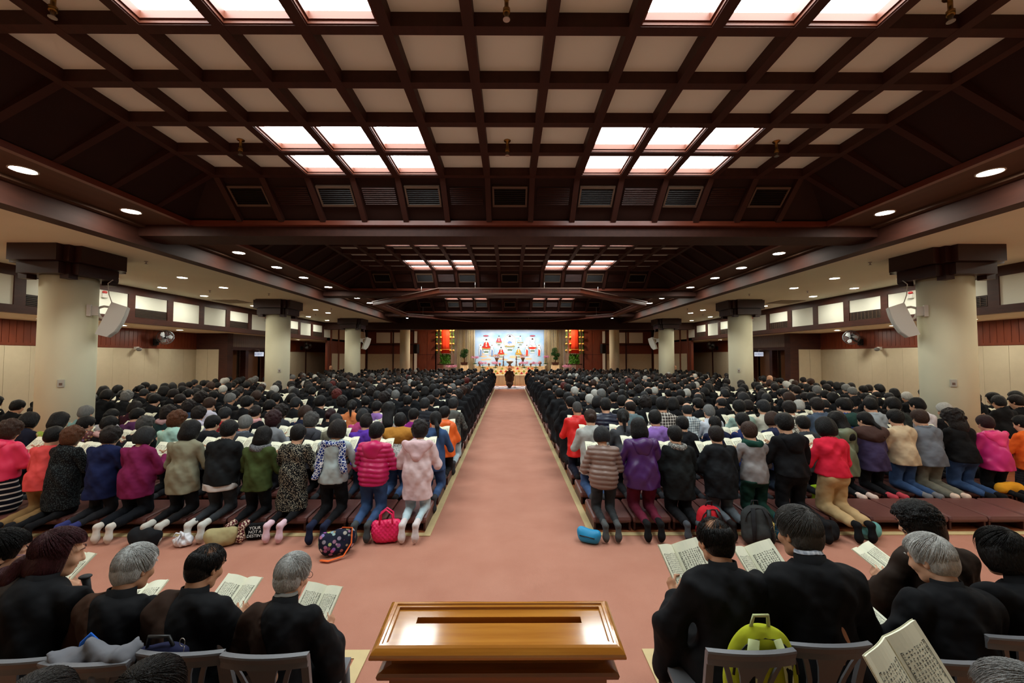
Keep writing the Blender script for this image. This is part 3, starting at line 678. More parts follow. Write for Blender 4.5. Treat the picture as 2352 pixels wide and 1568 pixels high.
for row, (y, z, xs) in enumerate(((32.5, 1.06, (-1.78, -1.5, -0.62, 0.62, 1.5, 1.78)), (31.8, 0.86, (-1.5, -1.1, -0.7, -0.3, 0.3, 0.7, 1.1, 1.5)), (31.2, 0.74, (-1.3, -0.95, -0.55, 0.5, 0.9, 1.3)))):
    rn = ['top', 'middle', 'lower'][row]
    for i, x in enumerate(xs):
        sd = 'left' if x < 0 else 'right'; od = sorted([abs(a) for a in xs if (a < 0) == (x < 0)]).index(abs(x))
        k += 1; fn = ['red', 'orange', 'yellow', 'green', 'crimson'][k % 5]
        plate(x, y, z, 'white plate of %s fruit, %s from centre, %s side of the %s altar step' % (fn, NTH[od], sd, rn))
        for j, (dx, dy, dz) in enumerate(((-0.055, -0.03, 0.1), (0.055, -0.03, 0.1), (0, 0.05, 0.1), (0, 0, 0.18))):
            q = MB(); q.ell((0, 0, 0), (0.055, 0.055, 0.052), 10, 7); q.tube([(0, 0, 0.045), (0.005, 0, 0.062)], 0.005, 5)
            o = tag(q.build('fruit', M_fr[k % 5], None, (x+dx, y+dy, z+dz+0.012)), '%s fruit, %s of the pile on plate %s from centre, %s side, %s altar step' % (fn, ['left', 'right', 'rear', 'topmost'][j], NTH[od], sd, rn), 'fruit', 'fruit on the altar plates')
t = thing('flower_arrangement', 'red and orange flower arrangement in front of the incense burner', 'flowers', (0, 32.5, 1.06))
q = MB(); q.lathe([(0.12, 0), (0.2, 0.12), (0.18, 0.13)], n=14); q.build('bowl', MATS['brown_bronze'], t)
q = MB(); leafball((0, 0, 0.2), (0.38, 0.2, 0.16), 260, 0.035, q); q.build('blossom', MATS['red_flower'], t)
mt = MB(); mt.cm = 0; mt.box(-1.5, 1.5, 26.95, 29.6, 0.0, 0.012); mt.cm = 1
for i in range(14): mt.ell((-1.3+0.2*i, 27.2+0.25*(i % 3), 0.012), (0.12, 0.2, 0.004), 10, 4)
for i in range(14): mt.ell((-1.3+0.2*i, 28.3+0.4*(i % 3), 0.012), (0.12, 0.2, 0.004), 10, 4)
tag(mt.build('rug', [mat('pale_rug', (216, 214, 222), 0.9, 0.1), mat('blue_rug_pattern', (58, 66, 140), 0.9, 0.1)]), 'white rug with blue pattern before the altar', 'rug')
t = thing('microphone_stand', 'thin black microphone stand beside the kneeling monk', 'microphone stand', (0.36, 28.1, 0.013))
q = MB(); q.lathe([(0.13, 0), (0.13, 0.02), (0.02, 0.03)], n=16); q.build('base', M_black, t)
q = MB(); q.tube([(0, 0, 0.03), (0, 0, 1.05), (-0.12, 0.1, 1.12)], 0.012, 8); q.build('pole', M_black, t)
q = MB(); q.ell((-0.14, 0.12, 1.13), (0.03, 0.05, 0.03)); q.build('microphone', M_black, t)
# light trough behind the fascia washing the mural
t = thing('light_trough', 'strip light trough along the top of the mural', 'strip light', (0, 33.3, 4.515))
q = MB(); q.box(-3.2, 3.2, -0.08, 0.08, 0.0, 0.08); q.build('housing', M_off, t)
q = MB(); q.quad((-3.1, -0.06, -0.002), (-3.1, 0.06, -0.002), (3.1, 0.06, -0.002), (3.1, -0.06, -0.002)); q.build('tube_lens', mat('lit_strip', (250, 250, 255), 0.5, 0.2, emit=ALTAR_L), t)
for i, x in enumerate((-4.4, -2.2, 0, 2.2, 4.4)):
    t = thing('ceiling_light', 'round downlight over the altar tables, %s from the left' % NTH[i], 'downlight', (x, 30.0, 4.598), 0, 'downlights over the altar')
    q = MB(); q.lathe([(0.13, 0), (0.13, -0.02), (0.11, -0.02)], n=18, cap=False); q.build('rim', M_off, t)
    q = MB(); q.disc((0, 0, -0.012), 0.11); q.build('lens', mat('lit_altar_lens', (255, 240, 214), 0.5, 0.2, emit=ALTAR_L*9), t)

# ------------------------------------------------------------------ columns
def column(x, y, r, lab, i, top=CZ, cap=True):
    c = thing('pillar', lab, 'column', (x, y, 0)); c['kind'] = 'structure'
    q = MB(); q.lathe([(r, 0), (r, top)], n=64); q.build('shaft', M_colum, c)
    if not cap: return c
    q = MB()
    for z0, z1, h, a in ((top-0.30, top, 0.66, 0.44), (top-0.52, top-0.31, 0.56, 0.38)):
        q.box(-h, h, -a, a, z0, z1); q.box(-a, a, -h, h, z0+0.001, z1-0.001); q.box(-h+0.12, h-0.12, -h+0.12, h-0.12, z0+0.002, z1-0.002)
    for sx in (-1, 1):
        for sy in (-1, 1): q.box(min(sx*0.30, sx*0.46), max(sx*0.30, sx*0.46), min(sy*0.30, sy*0.46), max(sy*0.30, sy*0.46), top-0.60, top-0.52)
    q.build('capital', mat('capital_wood', (52, 24, 20), 0.4, 0.4, noise=0.4, nscale=3), c)
    return c
CY = (7.83, 14.88, 21.95)
for sg, side in ((-1, 'left'), (1, 'right')):
    for i, y in enumerate(CY): column(sg*8.5, y, 0.40, '%s cream column with dark timber capital on the %s' % (['nearest', 'middle', 'far'][i], side), i)
    c = column(sg*7.5, 29.0, 0.35, 'slim cream column beside the altar on the %s' % side, 3, top=4.6, cap=False)

# ------------------------------------------------------------------ lights, sprinklers and fittings
def downlight(x, y, z, r, lab, m, grp):
    t = thing('ceiling_light', lab, 'downlight', (x, y, z), 0, grp)
    key = 'dl%.2f%s' % (r, m.name)
    if key not in MATS:
        q = MB(); q.lathe([(r*1.18, 0.0), (r*1.18, -0.008), (r*1.08, -0.012), (r, -0.006)], n=24, cap=False); a = q.mesh('rim', M_off)
        q = MB(); q.disc((0, 0, -0.004), r, 20); MATS[key] = (a, q.mesh('lens', m))
    link('rim', MATS[key][0], t); link('lens', MATS[key][1], t)
for sg, side in ((-1, 'left'), (1, 'right')):
    for i, y in enumerate((2.2, 3.6, 5.0, 6.44, 9.02, 10.5, 11.87, 13.5, 16.0, 17.5, 18.9, 20.3)):
        downlight(sg*6.07, y, SZ, 0.115, 'round downlight in the brown %s soffit, %s from the camera end' % (side, NTH[i]), M_lamp, 'soffit downlights')
    k = 0
    for x, ys in ((8.4, (0.8, 2.4, 10.36, 11.86, 17.5, 18.7)), (10.2, (1.0, 4.0, 7.0, 10.4, 11.87, 13.5, 16.1, 20.5, 22.6))):
        for i, y in enumerate(ys):
            downlight(sg*x, y, CZ, 0.105, 'round downlight in the cream %s aisle ceiling, %s in the %s row' % (side, NTH[i], 'inner' if x < 9 else 'outer'), M_lamp2, 'aisle downlights')
    for i, y in enumerate((1.5, 4.0, 6.2, 8.4, 10.6, 12.8, 15.0, 17.5, 20.5, 23.4)):
        downlight(sg*12.2, y, LZ, 0.10, 'round downlight in the low %s wall soffit, %s from the camera end' % (side, NTH[i]), M_lamp2, 'low soffit downlights')
    for i, (x, y) in enumerate(((7.75, 8.6), (9.2, 12.4), (7.75, 13.0), (7.5, 17.0), (9.3, 19.4))):
        t = thing('sprinkler', 'small sprinkler head on the cream %s aisle ceiling, %s from the camera' % (side, NTH[i]), 'sprinkler', (sg*x, y, CZ), 0, 'aisle sprinklers')
        q = MB(); q.lathe([(0.035, 0), (0.03, -0.012), (0.01, -0.015), (0.01, -0.05), (0.03, -0.055), (0.03, -0.06)], n=10); q.build('sprinkler_body', M_metal, t)
for u, v0, y, lab in ((543, 315, 5.52, 'hanging sprinkler in a coffer left of the lit panels'), (1165, 305, 5.52, 'hanging sprinkler in the middle coffer of the nearest vault'), (1797, 305, 5.52, 'hanging sprinkler in a coffer right of the lit panels'), (1163, -40, 3.25, 'hanging sprinkler over the camera end of the nearest vault'), (94, -40, 3.25, 'hanging sprinkler at the upper left of the nearest vault'), (2222, -40, 3.25, 'hanging sprinkler at the upper right of the nearest vault')):
    x = (u-1171)*(PT-EYE)*0.0+(u-1171)*y/FPX; 
    t = thing('sprinkler', lab, 'sprinkler', (x, y, PT))
    q = MB(); q.lathe([(0.05, 0), (0.045, -0.012), (0.018, -0.014), (0.018, -0.12), (0.03, -0.12), (0.03, -0.16), (0.02, -0.16)], n=12); q.build('drop_pipe', M_brass, t)
    q = MB(); q.lathe([(0.02, -0.16), (0.014, -0.20), (0.03, -0.208), (0.03, -0.214)], n=12); q.build('nozzle', M_metal, t)

def speaker(loc, s, mirror, lab):
    """wedge cabinet on an arm; its face is turned toward the middle of the hall and downward"""
    t = thing('loudspeaker', lab, 'loudspeaker', loc, mirror*0.62)
    pts = [(1045, 710), (1190, 750), (1170, 830), (1135, 915), (1080, 1000), (1010, 1055), (905, 1030)]
    f = lambda a, b: (((a-1050)*0.00152)*mirror*s, ((880-b)*0.00198)*s)
    P = [f(a, b) for a, b in pts]
    q = MB(); q.loft([[(x, -0.16*s, z) for x, z in P], [(x, 0.16*s, z) for x, z in P]], smooth=False); cab = q.build('cabinet', M_off, t)
    q = MB(); F = [f(a, b) for a, b in pts[1:6]]
    n_ = len(F); off = 0.012*s*mirror
    vs = [(x, -0.14*s, z) for x, z in F]+[(x+off, -0.14*s, z-0.004) for x, z in F]+[(x, 0.14*s, z) for x, z in F]+[(x+off, 0.14*s, z-0.004) for x, z in F]
    fs = []
    for i in range(n_-1): fs += [(n_+i, n_+i+1, 3*n_+i+1, 3*n_+i), (i, i+1, n_+i+1, n_+i), (2*n_+i, 3*n_+i, 3*n_+i+1, 2*n_+i+1)]
    q.add(vs, fs); q.build('grille', mat('pale_grille', (196, 195, 188), 0.6, 0.3), cab)
    q = MB(); m = mirror
    q.box(min(-0.36*m*s, -0.30*m*s), max(-0.36*m*s, -0.30*m*s), -0.08*s, 0.08*s, 0.05*s, 0.27*s)
    q.box(min(-0.30*m*s, -0.20*m*s), max(-0.30*m*s, -0.20*m*s), -0.055*s, 0.055*s, 0.07*s, 0.25*s)
    q.tube([(-0.21*m*s, 0, 0.22*s), (-0.13*m*s, 0, 0.255*s), (-0.02*m*s, 0, 0.24*s)], 0.022*s); q.tube([(-0.21*m*s, 0, 0.12*s), (-0.18*m*s, 0, 0.04*s), (-0.12*m*s, 0, 0.0)], 0.022*s)
    br_ = q.build('bracket', M_off, t)
    q = MB(); q.tube([(-0.02*m*s, 0.05, 0.30*s), (-0.08*m*s, 0.06, 0.5*s), (-0.10*m*s, 0.06, 0.72*s), (-0.03*m*s, 0.06, 0.8*s)], 0.008, 6); q.build('cable', M_off, br_)
for sg, side in ((-1, 'left'), (1, 'right')):
    speaker((sg*7.84, 8.02, 2.88), 1.0, -sg, 'tilted pale loudspeaker on the nearest %s column' % side)
    speaker((sg*7.84, 22.14, 2.88), 1.0, -sg, 'tilted pale loudspeaker on the far %s column' % side)
    t = thing('loudspeaker', 'small black loudspeaker on the timber wall %s of the altar' % side, 'loudspeaker', (sg*7.05, 30.75, 2.75), sg*0.35)
    q = MB(); q.box(-0.17, 0.17, -0.2, 0.1, -0.36, 0.36, 0.03); q.build('cabinet', M_black, t)
    q = MB(); q.box(-0.14, 0.14, -0.215, -0.2, -0.33, 0.33); q.build('grille', M_grill, t)
    q = MB(); q.box(-0.05, 0.05, 0.1, 0.22, -0.05, 0.05); q.build('bracket', M_black, t)
    # wall fans
    for fy, wh in ((15.1, 'before the door'), (25.6, 'beyond the door')):
        t = thing('wall_fan', 'black caged wall fan %s on the %s wall' % (wh, side), 'fan', (sg*(XL-0.03), fy, 2.86))
        q = MB(); q.box(min(0, -sg*0.06), max(0, -sg*0.06), -0.1, 0.1, -0.28, -0.05); q.tube([(-sg*0.05, 0, -0.2), (-sg*0.3, -0.05, -0.1), (-sg*0.42, -0.1, 0.0)], 0.03); q.build('bracket', M_black, t)
        d = Vector((-sg*0.75, -0.62, -0.2)).normalized(); c = Vector((-sg*0.45, -0.12, 0.02)); R = d.to_track_quat('Z', 'Y').to_matrix()
        def W(p): return tuple(c + R @ Vector(p))
        q = MB(); q.tube([W((0, 0, -0.2)), W((0, 0, 0.02))], 0.085, 14); q.build('motor', M_black, t)
        q = MB()
        for i in range(24):
            a = 2*math.pi*i/24; q.tube([W((0.05*math.cos(a), 0.05*math.sin(a), 0.17)), W((0.2*math.cos(a), 0.2*math.sin(a), 0.16)), W((0.25*math.cos(a), 0.25*math.sin(a), 0.09)), W((0.2*math.cos(a), 0.2*math.sin(a), 0.02)), W((0.07*math.cos(a), 0.07*math.sin(a), 0.0))], 0.004, 4)
        q.tube([W((0.25*math.cos(2*math.pi*i/28), 0.25*math.sin(2*math.pi*i/28), 0.09)) for i in range(29)], 0.012, 6); q.build('cage', mat('dark_grey_wire', (70, 72, 74), 0.4, 0.5), t)
        for i in range(3):
            q = MB(); a = 2.1*i
            q.add([W((0.03*math.cos(a), 0.03*math.sin(a), 0.08)), W((0.2*math.cos(a-0.3), 0.2*math.sin(a-0.3), 0.06)), W((0.22*math.cos(a+0.1), 0.22*math.sin(a+0.1), 0.09)), W((0.18*math.cos(a+0.6), 0.18*math.sin(a+0.6), 0.13)), W((0.04*math.cos(a+1), 0.04*math.sin(a+1), 0.1))], [(0, 1, 2, 3, 4)]); q.build('blade', mat('grey_fan_blade', (150, 154, 156), 0.4, 0.4), t)
        q = MB(); q.ell(W((0, 0, 0.16)), (0.05, 0.05, 0.05)); q.build('hub', M_black, t)
    t = thing('security_camera', 'small dome camera under the boarding on the %s wall' % side, 'camera', (sg*(XL-0.03), 14.3, 2.44))
    q = MB(); q.box(min(0, -sg*0.1), max(0, -sg*0.1), -0.05, 0.05, -0.04, 0.06); q.build('bracket', M_off, t)
    q = MB(); q.ell((-sg*0.16, -0.02, -0.03), (0.09, 0.07, 0.07)); q.build('camera_body', mat('grey_camera', (120, 122, 120), 0.3, 0.5), t)
    for y, wh in ((10.95, 'near'), (18.2, 'middle')):
        t = thing('fire_alarm', 'small fire alarm with red lamp on the %s %s white board' % (wh, side), 'fire alarm', (sg*(XW-0.01), y, 3.83))
        q = MB(); q.box(min(0, -sg*0.07), max(0, -sg*0.07), -0.07, 0.07, -0.09, 0.03, 0.01); q.build('case', M_off, t)
        q = MB(); q.box(min(-sg*0.01, -sg*0.075), max(-sg*0.01, -sg*0.075), -0.055, 0.055, 0.03, 0.1, 0.02); q.build('red_lamp', M_red, t)
    for y, wh in ((7.83, 'nearest'), (14.88, 'middle')):
        a = math.radians(-52 if sg < 0 else -128)
        t = thing('switch_box', 'small grey switch box on the %s %s column' % (wh, side), 'switch', (sg*8.5+0.395*math.cos(a), y+0.395*math.sin(a), 1.66), a+math.pi/2)
        q = MB(); q.box(-0.045, 0.045, -0.035, 0.0, -0.07, 0.07, 0.006); q.build('case', mat('grey_box', (186, 182, 170), 0.5, 0.3), t)
        q = MB(); q.box(-0.02, 0.02, -0.042, -0.035, -0.035, 0.01); q.build('rocker', mat('brown_rocker', (120, 96, 84), 0.5, 0.3), t)
    # exit signs
    t = thing('exit_sign', 'lit white exit sign by the doors on the %s wall' % side, 'exit sign', (sg*11.72, 19.0, 2.27))
    q = MB(); q.box(-0.2, 0.2, -0.03, 0.03, -0.1, 0.1, 0.008); q.build('case', mat('lit_sign_face', (226, 236, 255), 0.5, 0.2, emit=0.3), t)
    mblu = mat('sign_blue', (40, 88, 176), 0.5, 0.2)
    link('exit_lettering', LETTER['exit'], t, (0.07, -0.034, 0.0), (math.pi/2, 0, 0)); link('exit_characters', LETTER['chu'], t, (-0.12, -0.034, 0.0), (math.pi/2, 0, 0))
    for k_ in ('exit', 'chu'):
        if not LETTER[k_].materials: LETTER[k_].materials.append(mblu)
    q = MB(); q.tube([(0, 0, 0.1), (0, 0, 0.2)], 0.012, 6); q.tube([(0, 0, 0.2), (sg*0.3, 0, 0.2)], 0.012, 6); q.build('hanger', M_metal, t)
    # ceiling hatch
    q = MB(); q.box(-0.45, 0.45, -0.45, 0.45, -0.006, 0.0); q.cm = 1; q.box(-0.42, 0.42, -0.42, 0.42, -0.012, -0.006)
    tag(q.build('ceiling_hatch', [M_gfrm, mat('hatch_board', (150, 140, 116) if sg < 0 else (196, 188, 156), 0.8, 0.1)], None, (sg*10.2, 14.9, CZ)), 'square access hatch in the cream %s aisle ceiling' % side, 'ceiling hatch')

# octagonal frame hung below the third vault
t = thing('octagonal_pendant', 'octagonal dark timber frame hanging below the ceiling', 'hanging frame', (0, 17.95, EYE+2.07))
def octa(r, z): return [(r/math.cos(math.pi/8)*math.cos(math.pi/8+math.pi/4*i), r/math.cos(math.pi/8)*math.sin(math.pi/8+math.pi/4*i), z) for i in range(8)]
def ringsec(q, ro, ri, z0, z1):
    A, B, C, D = octa(ro, z0), octa(ri, z0), octa(ri, z1), octa(ro, z1)
    for i in range(8):
        j = (i+1) % 8
        q.add([A[i], A[j], B[j], B[i], D[i], D[j], C[j], C[i]], [(0, 3, 2, 1), (4, 5, 6, 7), (0, 1, 5, 4), (2, 3, 7, 6)])
q = MB(); ringsec(q, 5.34, 5.18, -0.07, 0.06); q.build('rail', M_panelw, t)
q = MB(); ringsec(q, 5.38, 5.10, 0.06, 0.08); q.build('cap_strip', mat('pale_cap_strip', (170, 140, 124), 0.35, 0.5), t)
q = MB(); ringsec(q, 5.18, 5.05, -0.075, -0.045); q.build('inner_ledge', M_trimred, t)
for i in range(8):
    for f_ in (0.25, 0.75):
        a, b = octa(5.26, 0)[i], octa(5.26, 0)[(i+1) % 8]
        p = (a[0]+(b[0]-a[0])*f_, a[1]+(b[1]-a[1])*f_); q = MB(); q.tube([(p[0], p[1], 0.08), (p[0], p[1], 0.27 if abs(p[0]) > 4.5 or abs(p[1]) > 3.2 else 0.8)], 0.01, 6); q.build('hanger_rod', M_metal, t)
for sg in (-1, 1):
    q = MB(); q.lathe([(0.06, 0), (0.06, -0.06), (0.05, -0.06)], n=14); q.cm = 1; q.disc((0, 0, -0.062), 0.05); tag(q.build('spot_lamp', [M_black, M_lamp], None, (sg*5.15, 20.3, EYE+1.995)), 'small lit lamp at the %s far corner of the hanging frame' % ('left' if sg < 0 else 'right'), 'lamp')

# ------------------------------------------------------------------ smooth solid shapes for people and soft things
class Sdf:
    """union of soft shapes sampled on a grid, then meshed as one continuous surface"""
    def __init__(s, lo, hi, h):
        s.h = h; s.lo = np.array(lo, float); n = np.ceil((np.array(hi)-s.lo)/h).astype(int)+1; s.n = n
        s.f = np.full(n, 0.25, np.float32)
        s.ax = [s.lo[i]+h*np.arange(n[i]) for i in range(3)]
    def sub(s, lo, hi):
        sl = []; g = []
        for i in range(3):
            a = max(0, int((lo[i]-s.lo[i])/s.h)); b = min(s.n[i], int((hi[i]-s.lo[i])/s.h)+2)
            if b <= a: return None, None
            sl.append(slice(a, b))
        x, y, z = s.ax[0][sl[0]][:, None, None], s.ax[1][sl[1]][None, :, None], s.ax[2][sl[2]][None, None, :]
        return tuple(sl), (x, y, z)
    def join(s, sl, d, k):
        a = s.f[sl]
        if k > 0:
            h = np.clip(0.5+0.5*(a-d)/k, 0, 1); s.f[sl] = a*(1-h)+d*h-k*h*(1-h)
        else: s.f[sl] = np.minimum(a, d)
    def carve(s, sl, d): s.f[sl] = np.maximum(s.f[sl], -d)
    def cap(s, a, b, r1, r2=None, k=0.03, sx=1.0, sy=1.0, sz=1.0):
        """tapered limb; sx, sy, sz stretch the section along the axes"""
        r2 = r1 if r2 is None else r2
        a = np.array(a, float); b = np.array(b, float); m = max(r1, r2)*max(sx, sy, sz)+0.07
        sl, g = s.sub(np.minimum(a, b)-m, np.maximum(a, b)+m)
        if sl is None: return s
        q = np.array([1/sx, 1/sy, 1/sz]); A = a*q; B = b*q; d = B-A; dd = max(d.dot(d), 1e-9)
        X = [g[i]*q[i]-A[i] for i in range(3)]
        t = np.clip((X[0]*d[0]+X[1]*d[1]+X[2]*d[2])/dd, 0, 1)
        e = np.sqrt((X[0]-t*d[0])**2+(X[1]-t*d[1])**2+(X[2]-t*d[2])**2)-(r1+(r2-r1)*t)
        s.join(sl, e*min(sx, sy, sz), k); return s
    def _ed(s, c, r, R, pad):
        c = np.array(c, float); r = np.array(r, float); m = r.max()+pad
        sl, g = s.sub(c-m, c+m)
        if sl is None: return None, None
        X = [g[i]-c[i] for i in range(3)]
        if R is not None:
            R = np.array(R); X = [R[0, i]*X[0]+R[1, i]*X[1]+R[2, i]*X[2] for i in range(3)]
        k0 = np.sqrt((X[0]/r[0])**2+(X[1]/r[1])**2+(X[2]/r[2])**2); k1 = np.sqrt((X[0]/r[0]**2)**2+(X[1]/r[1]**2)**2+(X[2]/r[2]**2)**2)
        return sl, k0*(k0-1)/np.maximum(k1, 1e-6)
    def ell(s, c, r, k=0.03, R=None):
        sl, d = s._ed(c, r, R, 0.07)
        if sl is not None: s.join(sl, d, k)
        return s
    def cut(s, c, r, R=None):
        sl, d = s._ed(c, r, R, 0.05)
        if sl is not None: s.carve(sl, d)
        return s
    def plane(s, p, n):
        """remove everything on the side the normal points to"""
        n = np.array(n, float); n /= np.linalg.norm(n)
        d = (s.ax[0][:, None, None]-p[0])*n[0]+(s.ax[1][None, :, None]-p[1])*n[1]+(s.ax[2][None, None, :]-p[2])*n[2]
        s.f = np.maximum(s.f, d.astype(np.float32)); return s
    def keepout(s, fn): s.f = np.maximum(s.f, fn(s.ax[0][:, None, None], s.ax[1][None, :, None], s.ax[2][None, None, :]).astype(np.float32)); return s
    def disp(s, fn):
        s.f = s.f+fn(s.ax[0][:, None, None], s.ax[1][None, :, None], s.ax[2][None, None, :]).astype(np.float32); return s
    def surf(s):
        f = s.f.copy(); f[0] = f[-1] = 0.1; f[:, 0] = f[:, -1] = 0.1; f[:, :, 0] = f[:, :, -1] = 0.1
        ins = f < 0; nx, ny, nz = f.shape
        cs = [(0, 0, 0), (1, 0, 0), (0, 1, 0), (1, 1, 0), (0, 0, 1), (1, 0, 1), (0, 1, 1), (1, 1, 1)]
        cnt = sum(ins[c[0]:nx-1+c[0], c[1]:ny-1+c[1], c[2]:nz-1+c[2]].astype(np.int8) for c in cs)
        I = np.argwhere((cnt > 0) & (cnt < 8))
        if len(I) == 0: return np.zeros((0, 3)), np.zeros((0, 4), int)
        idx = -np.ones((nx-1, ny-1, nz-1), np.int32); idx[I[:, 0], I[:, 1], I[:, 2]] = np.arange(len(I))
        V = [f[I[:, 0]+c[0], I[:, 1]+c[1], I[:, 2]+c[2]] for c in cs]
        acc = np.zeros((len(I), 3)); num = np.zeros(len(I))
        for a in range(8):
            for ax in range(3):
                if cs[a][ax] == 0:
                    b = a+(1 << ax); m = (V[a] < 0) != (V[b] < 0)
                    t = np.where(m, V[a]/np.where(m, V[a]-V[b], 1), 0)
                    p = np.tile(np.array(cs[a], float), (len(I), 1)); p[:, ax] += t
                    acc[m] += p[m]; num[m] += 1
        P = s.lo+(I+acc/num[:, None])*s.h
        F = []
        for ax, (u, v) in ((0, (1, 2)), (1, (2, 0)), (2, (0, 1))):
            sh = [slice(None)]*3; s0 = list(sh); s1 = list(sh); s0[ax] = slice(0, -1); s1[ax] = slice(1, None)
            A = ins[tuple(s0)]; B = ins[tuple(s1)]
            E = np.argwhere(A != B)
            E = E[(E[:, u] > 0) & (E[:, v] > 0) & (E[:, u] < f.shape[u]-1) & (E[:, v] < f.shape[v]-1)]
            if len(E) == 0: continue
            q = []
            for du, dv in ((-1, -1), (0, -1), (0, 0), (-1, 0)):
                c = E.copy(); c[:, u] += du; c[:, v] += dv; q.append(idx[c[:, 0], c[:, 1], c[:, 2]])
            q = np.stack(q, 1); fl = A[E[:, 0], E[:, 1], E[:, 2]]
            q[~fl] = q[~fl][:, ::-1]; F.append(q)
        F = np.concatenate(F); F = F[(F >= 0).all(1)]
        return P, F
    def mesh(s, name, m, relax=2, matfn=None):
        P, F = s.surf()
        return np_mesh(name, P, F, m, relax, matfn)

def np_mesh(name, P, F, mats, relax=0, matfn=None):
    n = len(P)
    if n and relax:
        e = np.concatenate([F[:, [0, 1]], F[:, [1, 2]], F[:, [2, 3]], F[:, [3, 0]]])
        for _ in range(relax):
            acc = np.zeros_like(P); w_ = np.zeros(n)
            for a, b in ((0, 1), (1, 0)):
                for c in range(3): acc[:, c] += np.bincount(e[:, a], P[e[:, b], c], n)
                w_ += np.bincount(e[:, a], minlength=n)
            P = 0.5*P+0.5*acc/np.maximum(w_, 1)[:, None]
    me = bpy.data.meshes.new(name)
    k = F.shape[1] if len(F) else 4
    me.vertices.add(n); me.vertices.foreach_set('co', P.astype(np.float32).ravel())
    me.loops.add(len(F)*k); me.loops.foreach_set('vertex_index', F.astype(np.int32).ravel())
    me.polygons.add(len(F)); me.polygons.foreach_set('loop_start', np.arange(len(F), dtype=np.int32)*k)
    try: me.polygons.foreach_set('loop_total', np.full(len(F), k, np.int32))
    except Exception: pass
    me.polygons.foreach_set('use_smooth', np.ones(len(F), bool))
    for m in (mats if isinstance(mats, (list, tuple)) else [mats]): me.materials.append(m)
    if matfn is not None and len(F): me.polygons.foreach_set('material_index', matfn(P[F].mean(1)).astype(np.int32))
    me.update(); me.validate()
    return me

def rotz(a): c, s_ = math.cos(a), math.sin(a); return np.array([[c, -s_, 0], [s_, c, 0], [0, 0, 1.0]])
def rotx(a): c, s_ = math.cos(a), math.sin(a); return np.array([[1.0, 0, 0], [0, c, -s_], [0, s_, c]])
def roty(a): c, s_ = math.cos(a), math.sin(a); return np.array([[c, 0, s_], [0, 1.0, 0], [-s_, 0, c]])
def head_rot(yaw, pitch, roll=0.0): return rotz(yaw) @ roty(roll) @ rotx(-pitch)     # face looks along +y; positive pitch bows

def folds(amp, fx, fz, seed=0, fy=0.0):
    r = np.random.default_rng(seed); p = r.uniform(0, 6, 6)
    def fn(x, y, z):
        w1 = np.sin(fx*x+2.2*np.sin(5*z+p[0])+p[1])*np.sin(fz*z+1.6*np.sin(6*x+p[2])+p[3])
        w2 = np.sin(0.6*fx*x+0.7*fz*z+1.5*np.sin(9*y+p[4])+p[5]+fy*y)
        return amp*(0.6*w1+0.5*w2)
    return fn

def add_head(D, C, R, fine=False, jaw=1.0, mouth=False):
    """skull, jaw, brow, nose, lips and ears as soft shapes"""
    C = np.array(C); P = lambda *p: C+R @ np.array(p, float)
    D.ell(P(0, -0.012, 0.035), (0.074, 0.093, 0.086), 0.0, R)
    D.ell(P(0, 0.03, -0.04), (0.060*jaw, 0.064, 0.078), 0.03, R)
    D.ell(P(0, 0.064, -0.098), (0.026*jaw, 0.024, 0.022), 0.03, R)
    D.cap(P(-0.045, -0.0, -0.075), P(-0.02, 0.06, -0.1), 0.02, 0.016, 0.03); D.cap(P(0.045, -0.0, -0.075), P(0.02, 0.06, -0.1), 0.02, 0.016, 0.03)
    D.cap(P(0, 0.088, 0.015), P(0, 0.110, -0.032), 0.008, 0.013, 0.014)
    for sx in (-1, 1):
        D.ell(P(sx*0.011, 0.102, -0.036), (0.008, 0.009, 0.007), 0.008, R)
        D.ell(P(sx*0.038, 0.074, -0.03), (0.022, 0.018, 0.022), 0.025, R)
        D.cap(P(sx*0.012, 0.085, 0.03), P(sx*0.048, 0.07, 0.028), 0.009, 0.008, 0.014)
        D.ell(P(sx*0.083, -0.008, -0.012), (0.011, 0.021, 0.033), 0.010, R @ rotz(sx*0.35))
        if fine:
            D.cut(P(sx*0.092, -0.002, -0.008), (0.007, 0.012, 0.018), R @ rotz(sx*0.35))
            D.cut(P(sx*0.033, 0.098, 0.008), (0.017, 0.012, 0.011), R)
    D.ell(P(0, 0.092, -0.060), (0.024, 0.011, 0.0065), 0.006, R); D.ell(P(0, 0.090, -0.072), (0.021, 0.011, 0.007), 0.006, R)
    if mouth: D.cut(P(0, 0.104, -0.066), (0.017, 0.016, 0.006), R)

def hand(D, W, T, side, grip=None, k=0.008, spread=1.0):
    """palm, four unequal bent fingers and a thumb; W wrist, T direction of the fingers, grip = direction the fingers curl"""
    W = np.array(W, float); T = np.array(T, float); T /= np.linalg.norm(T)
    G = np.array(grip if grip is not None else (0, 0, 1.0), float); G -= T*G.dot(T); G /= np.linalg.norm(G)
    A = np.cross(T, G)*side          # towards the thumb
    D.cap(W, W+T*0.035, 0.026, 0.026, 0.02)
    for i, o in enumerate((-0.030, -0.010, 0.010, 0.030)):
        o *= spread
        L = (0.062, 0.076, 0.08, 0.07)[i]
        p0 = W+T*0.02+A*o*0.8; p1 = W+T*0.082+A*o; p2 = p1+(T*0.75+G*0.66)*L*0.5; p3 = p2+(T*0.1+G*0.99)*L*0.5
        D.cap(p0, p1, 0.013, 0.0115, k); D.cap(p1, p2, 0.0105, 0.0095, k*0.6); D.cap(p2, p3, 0.0095, 0.0075, k*0.6)
    t0 = W+T*0.018+A*0.024; t1 = t0+A*0.032+T*0.028+G*0.012; t2 = t1+T*0.032+A*0.006+G*0.016
    D.cap(t0, t1, 0.015, 0.012, k); D.cap(t1, t2, 0.0115, 0.0085, k*0.6)

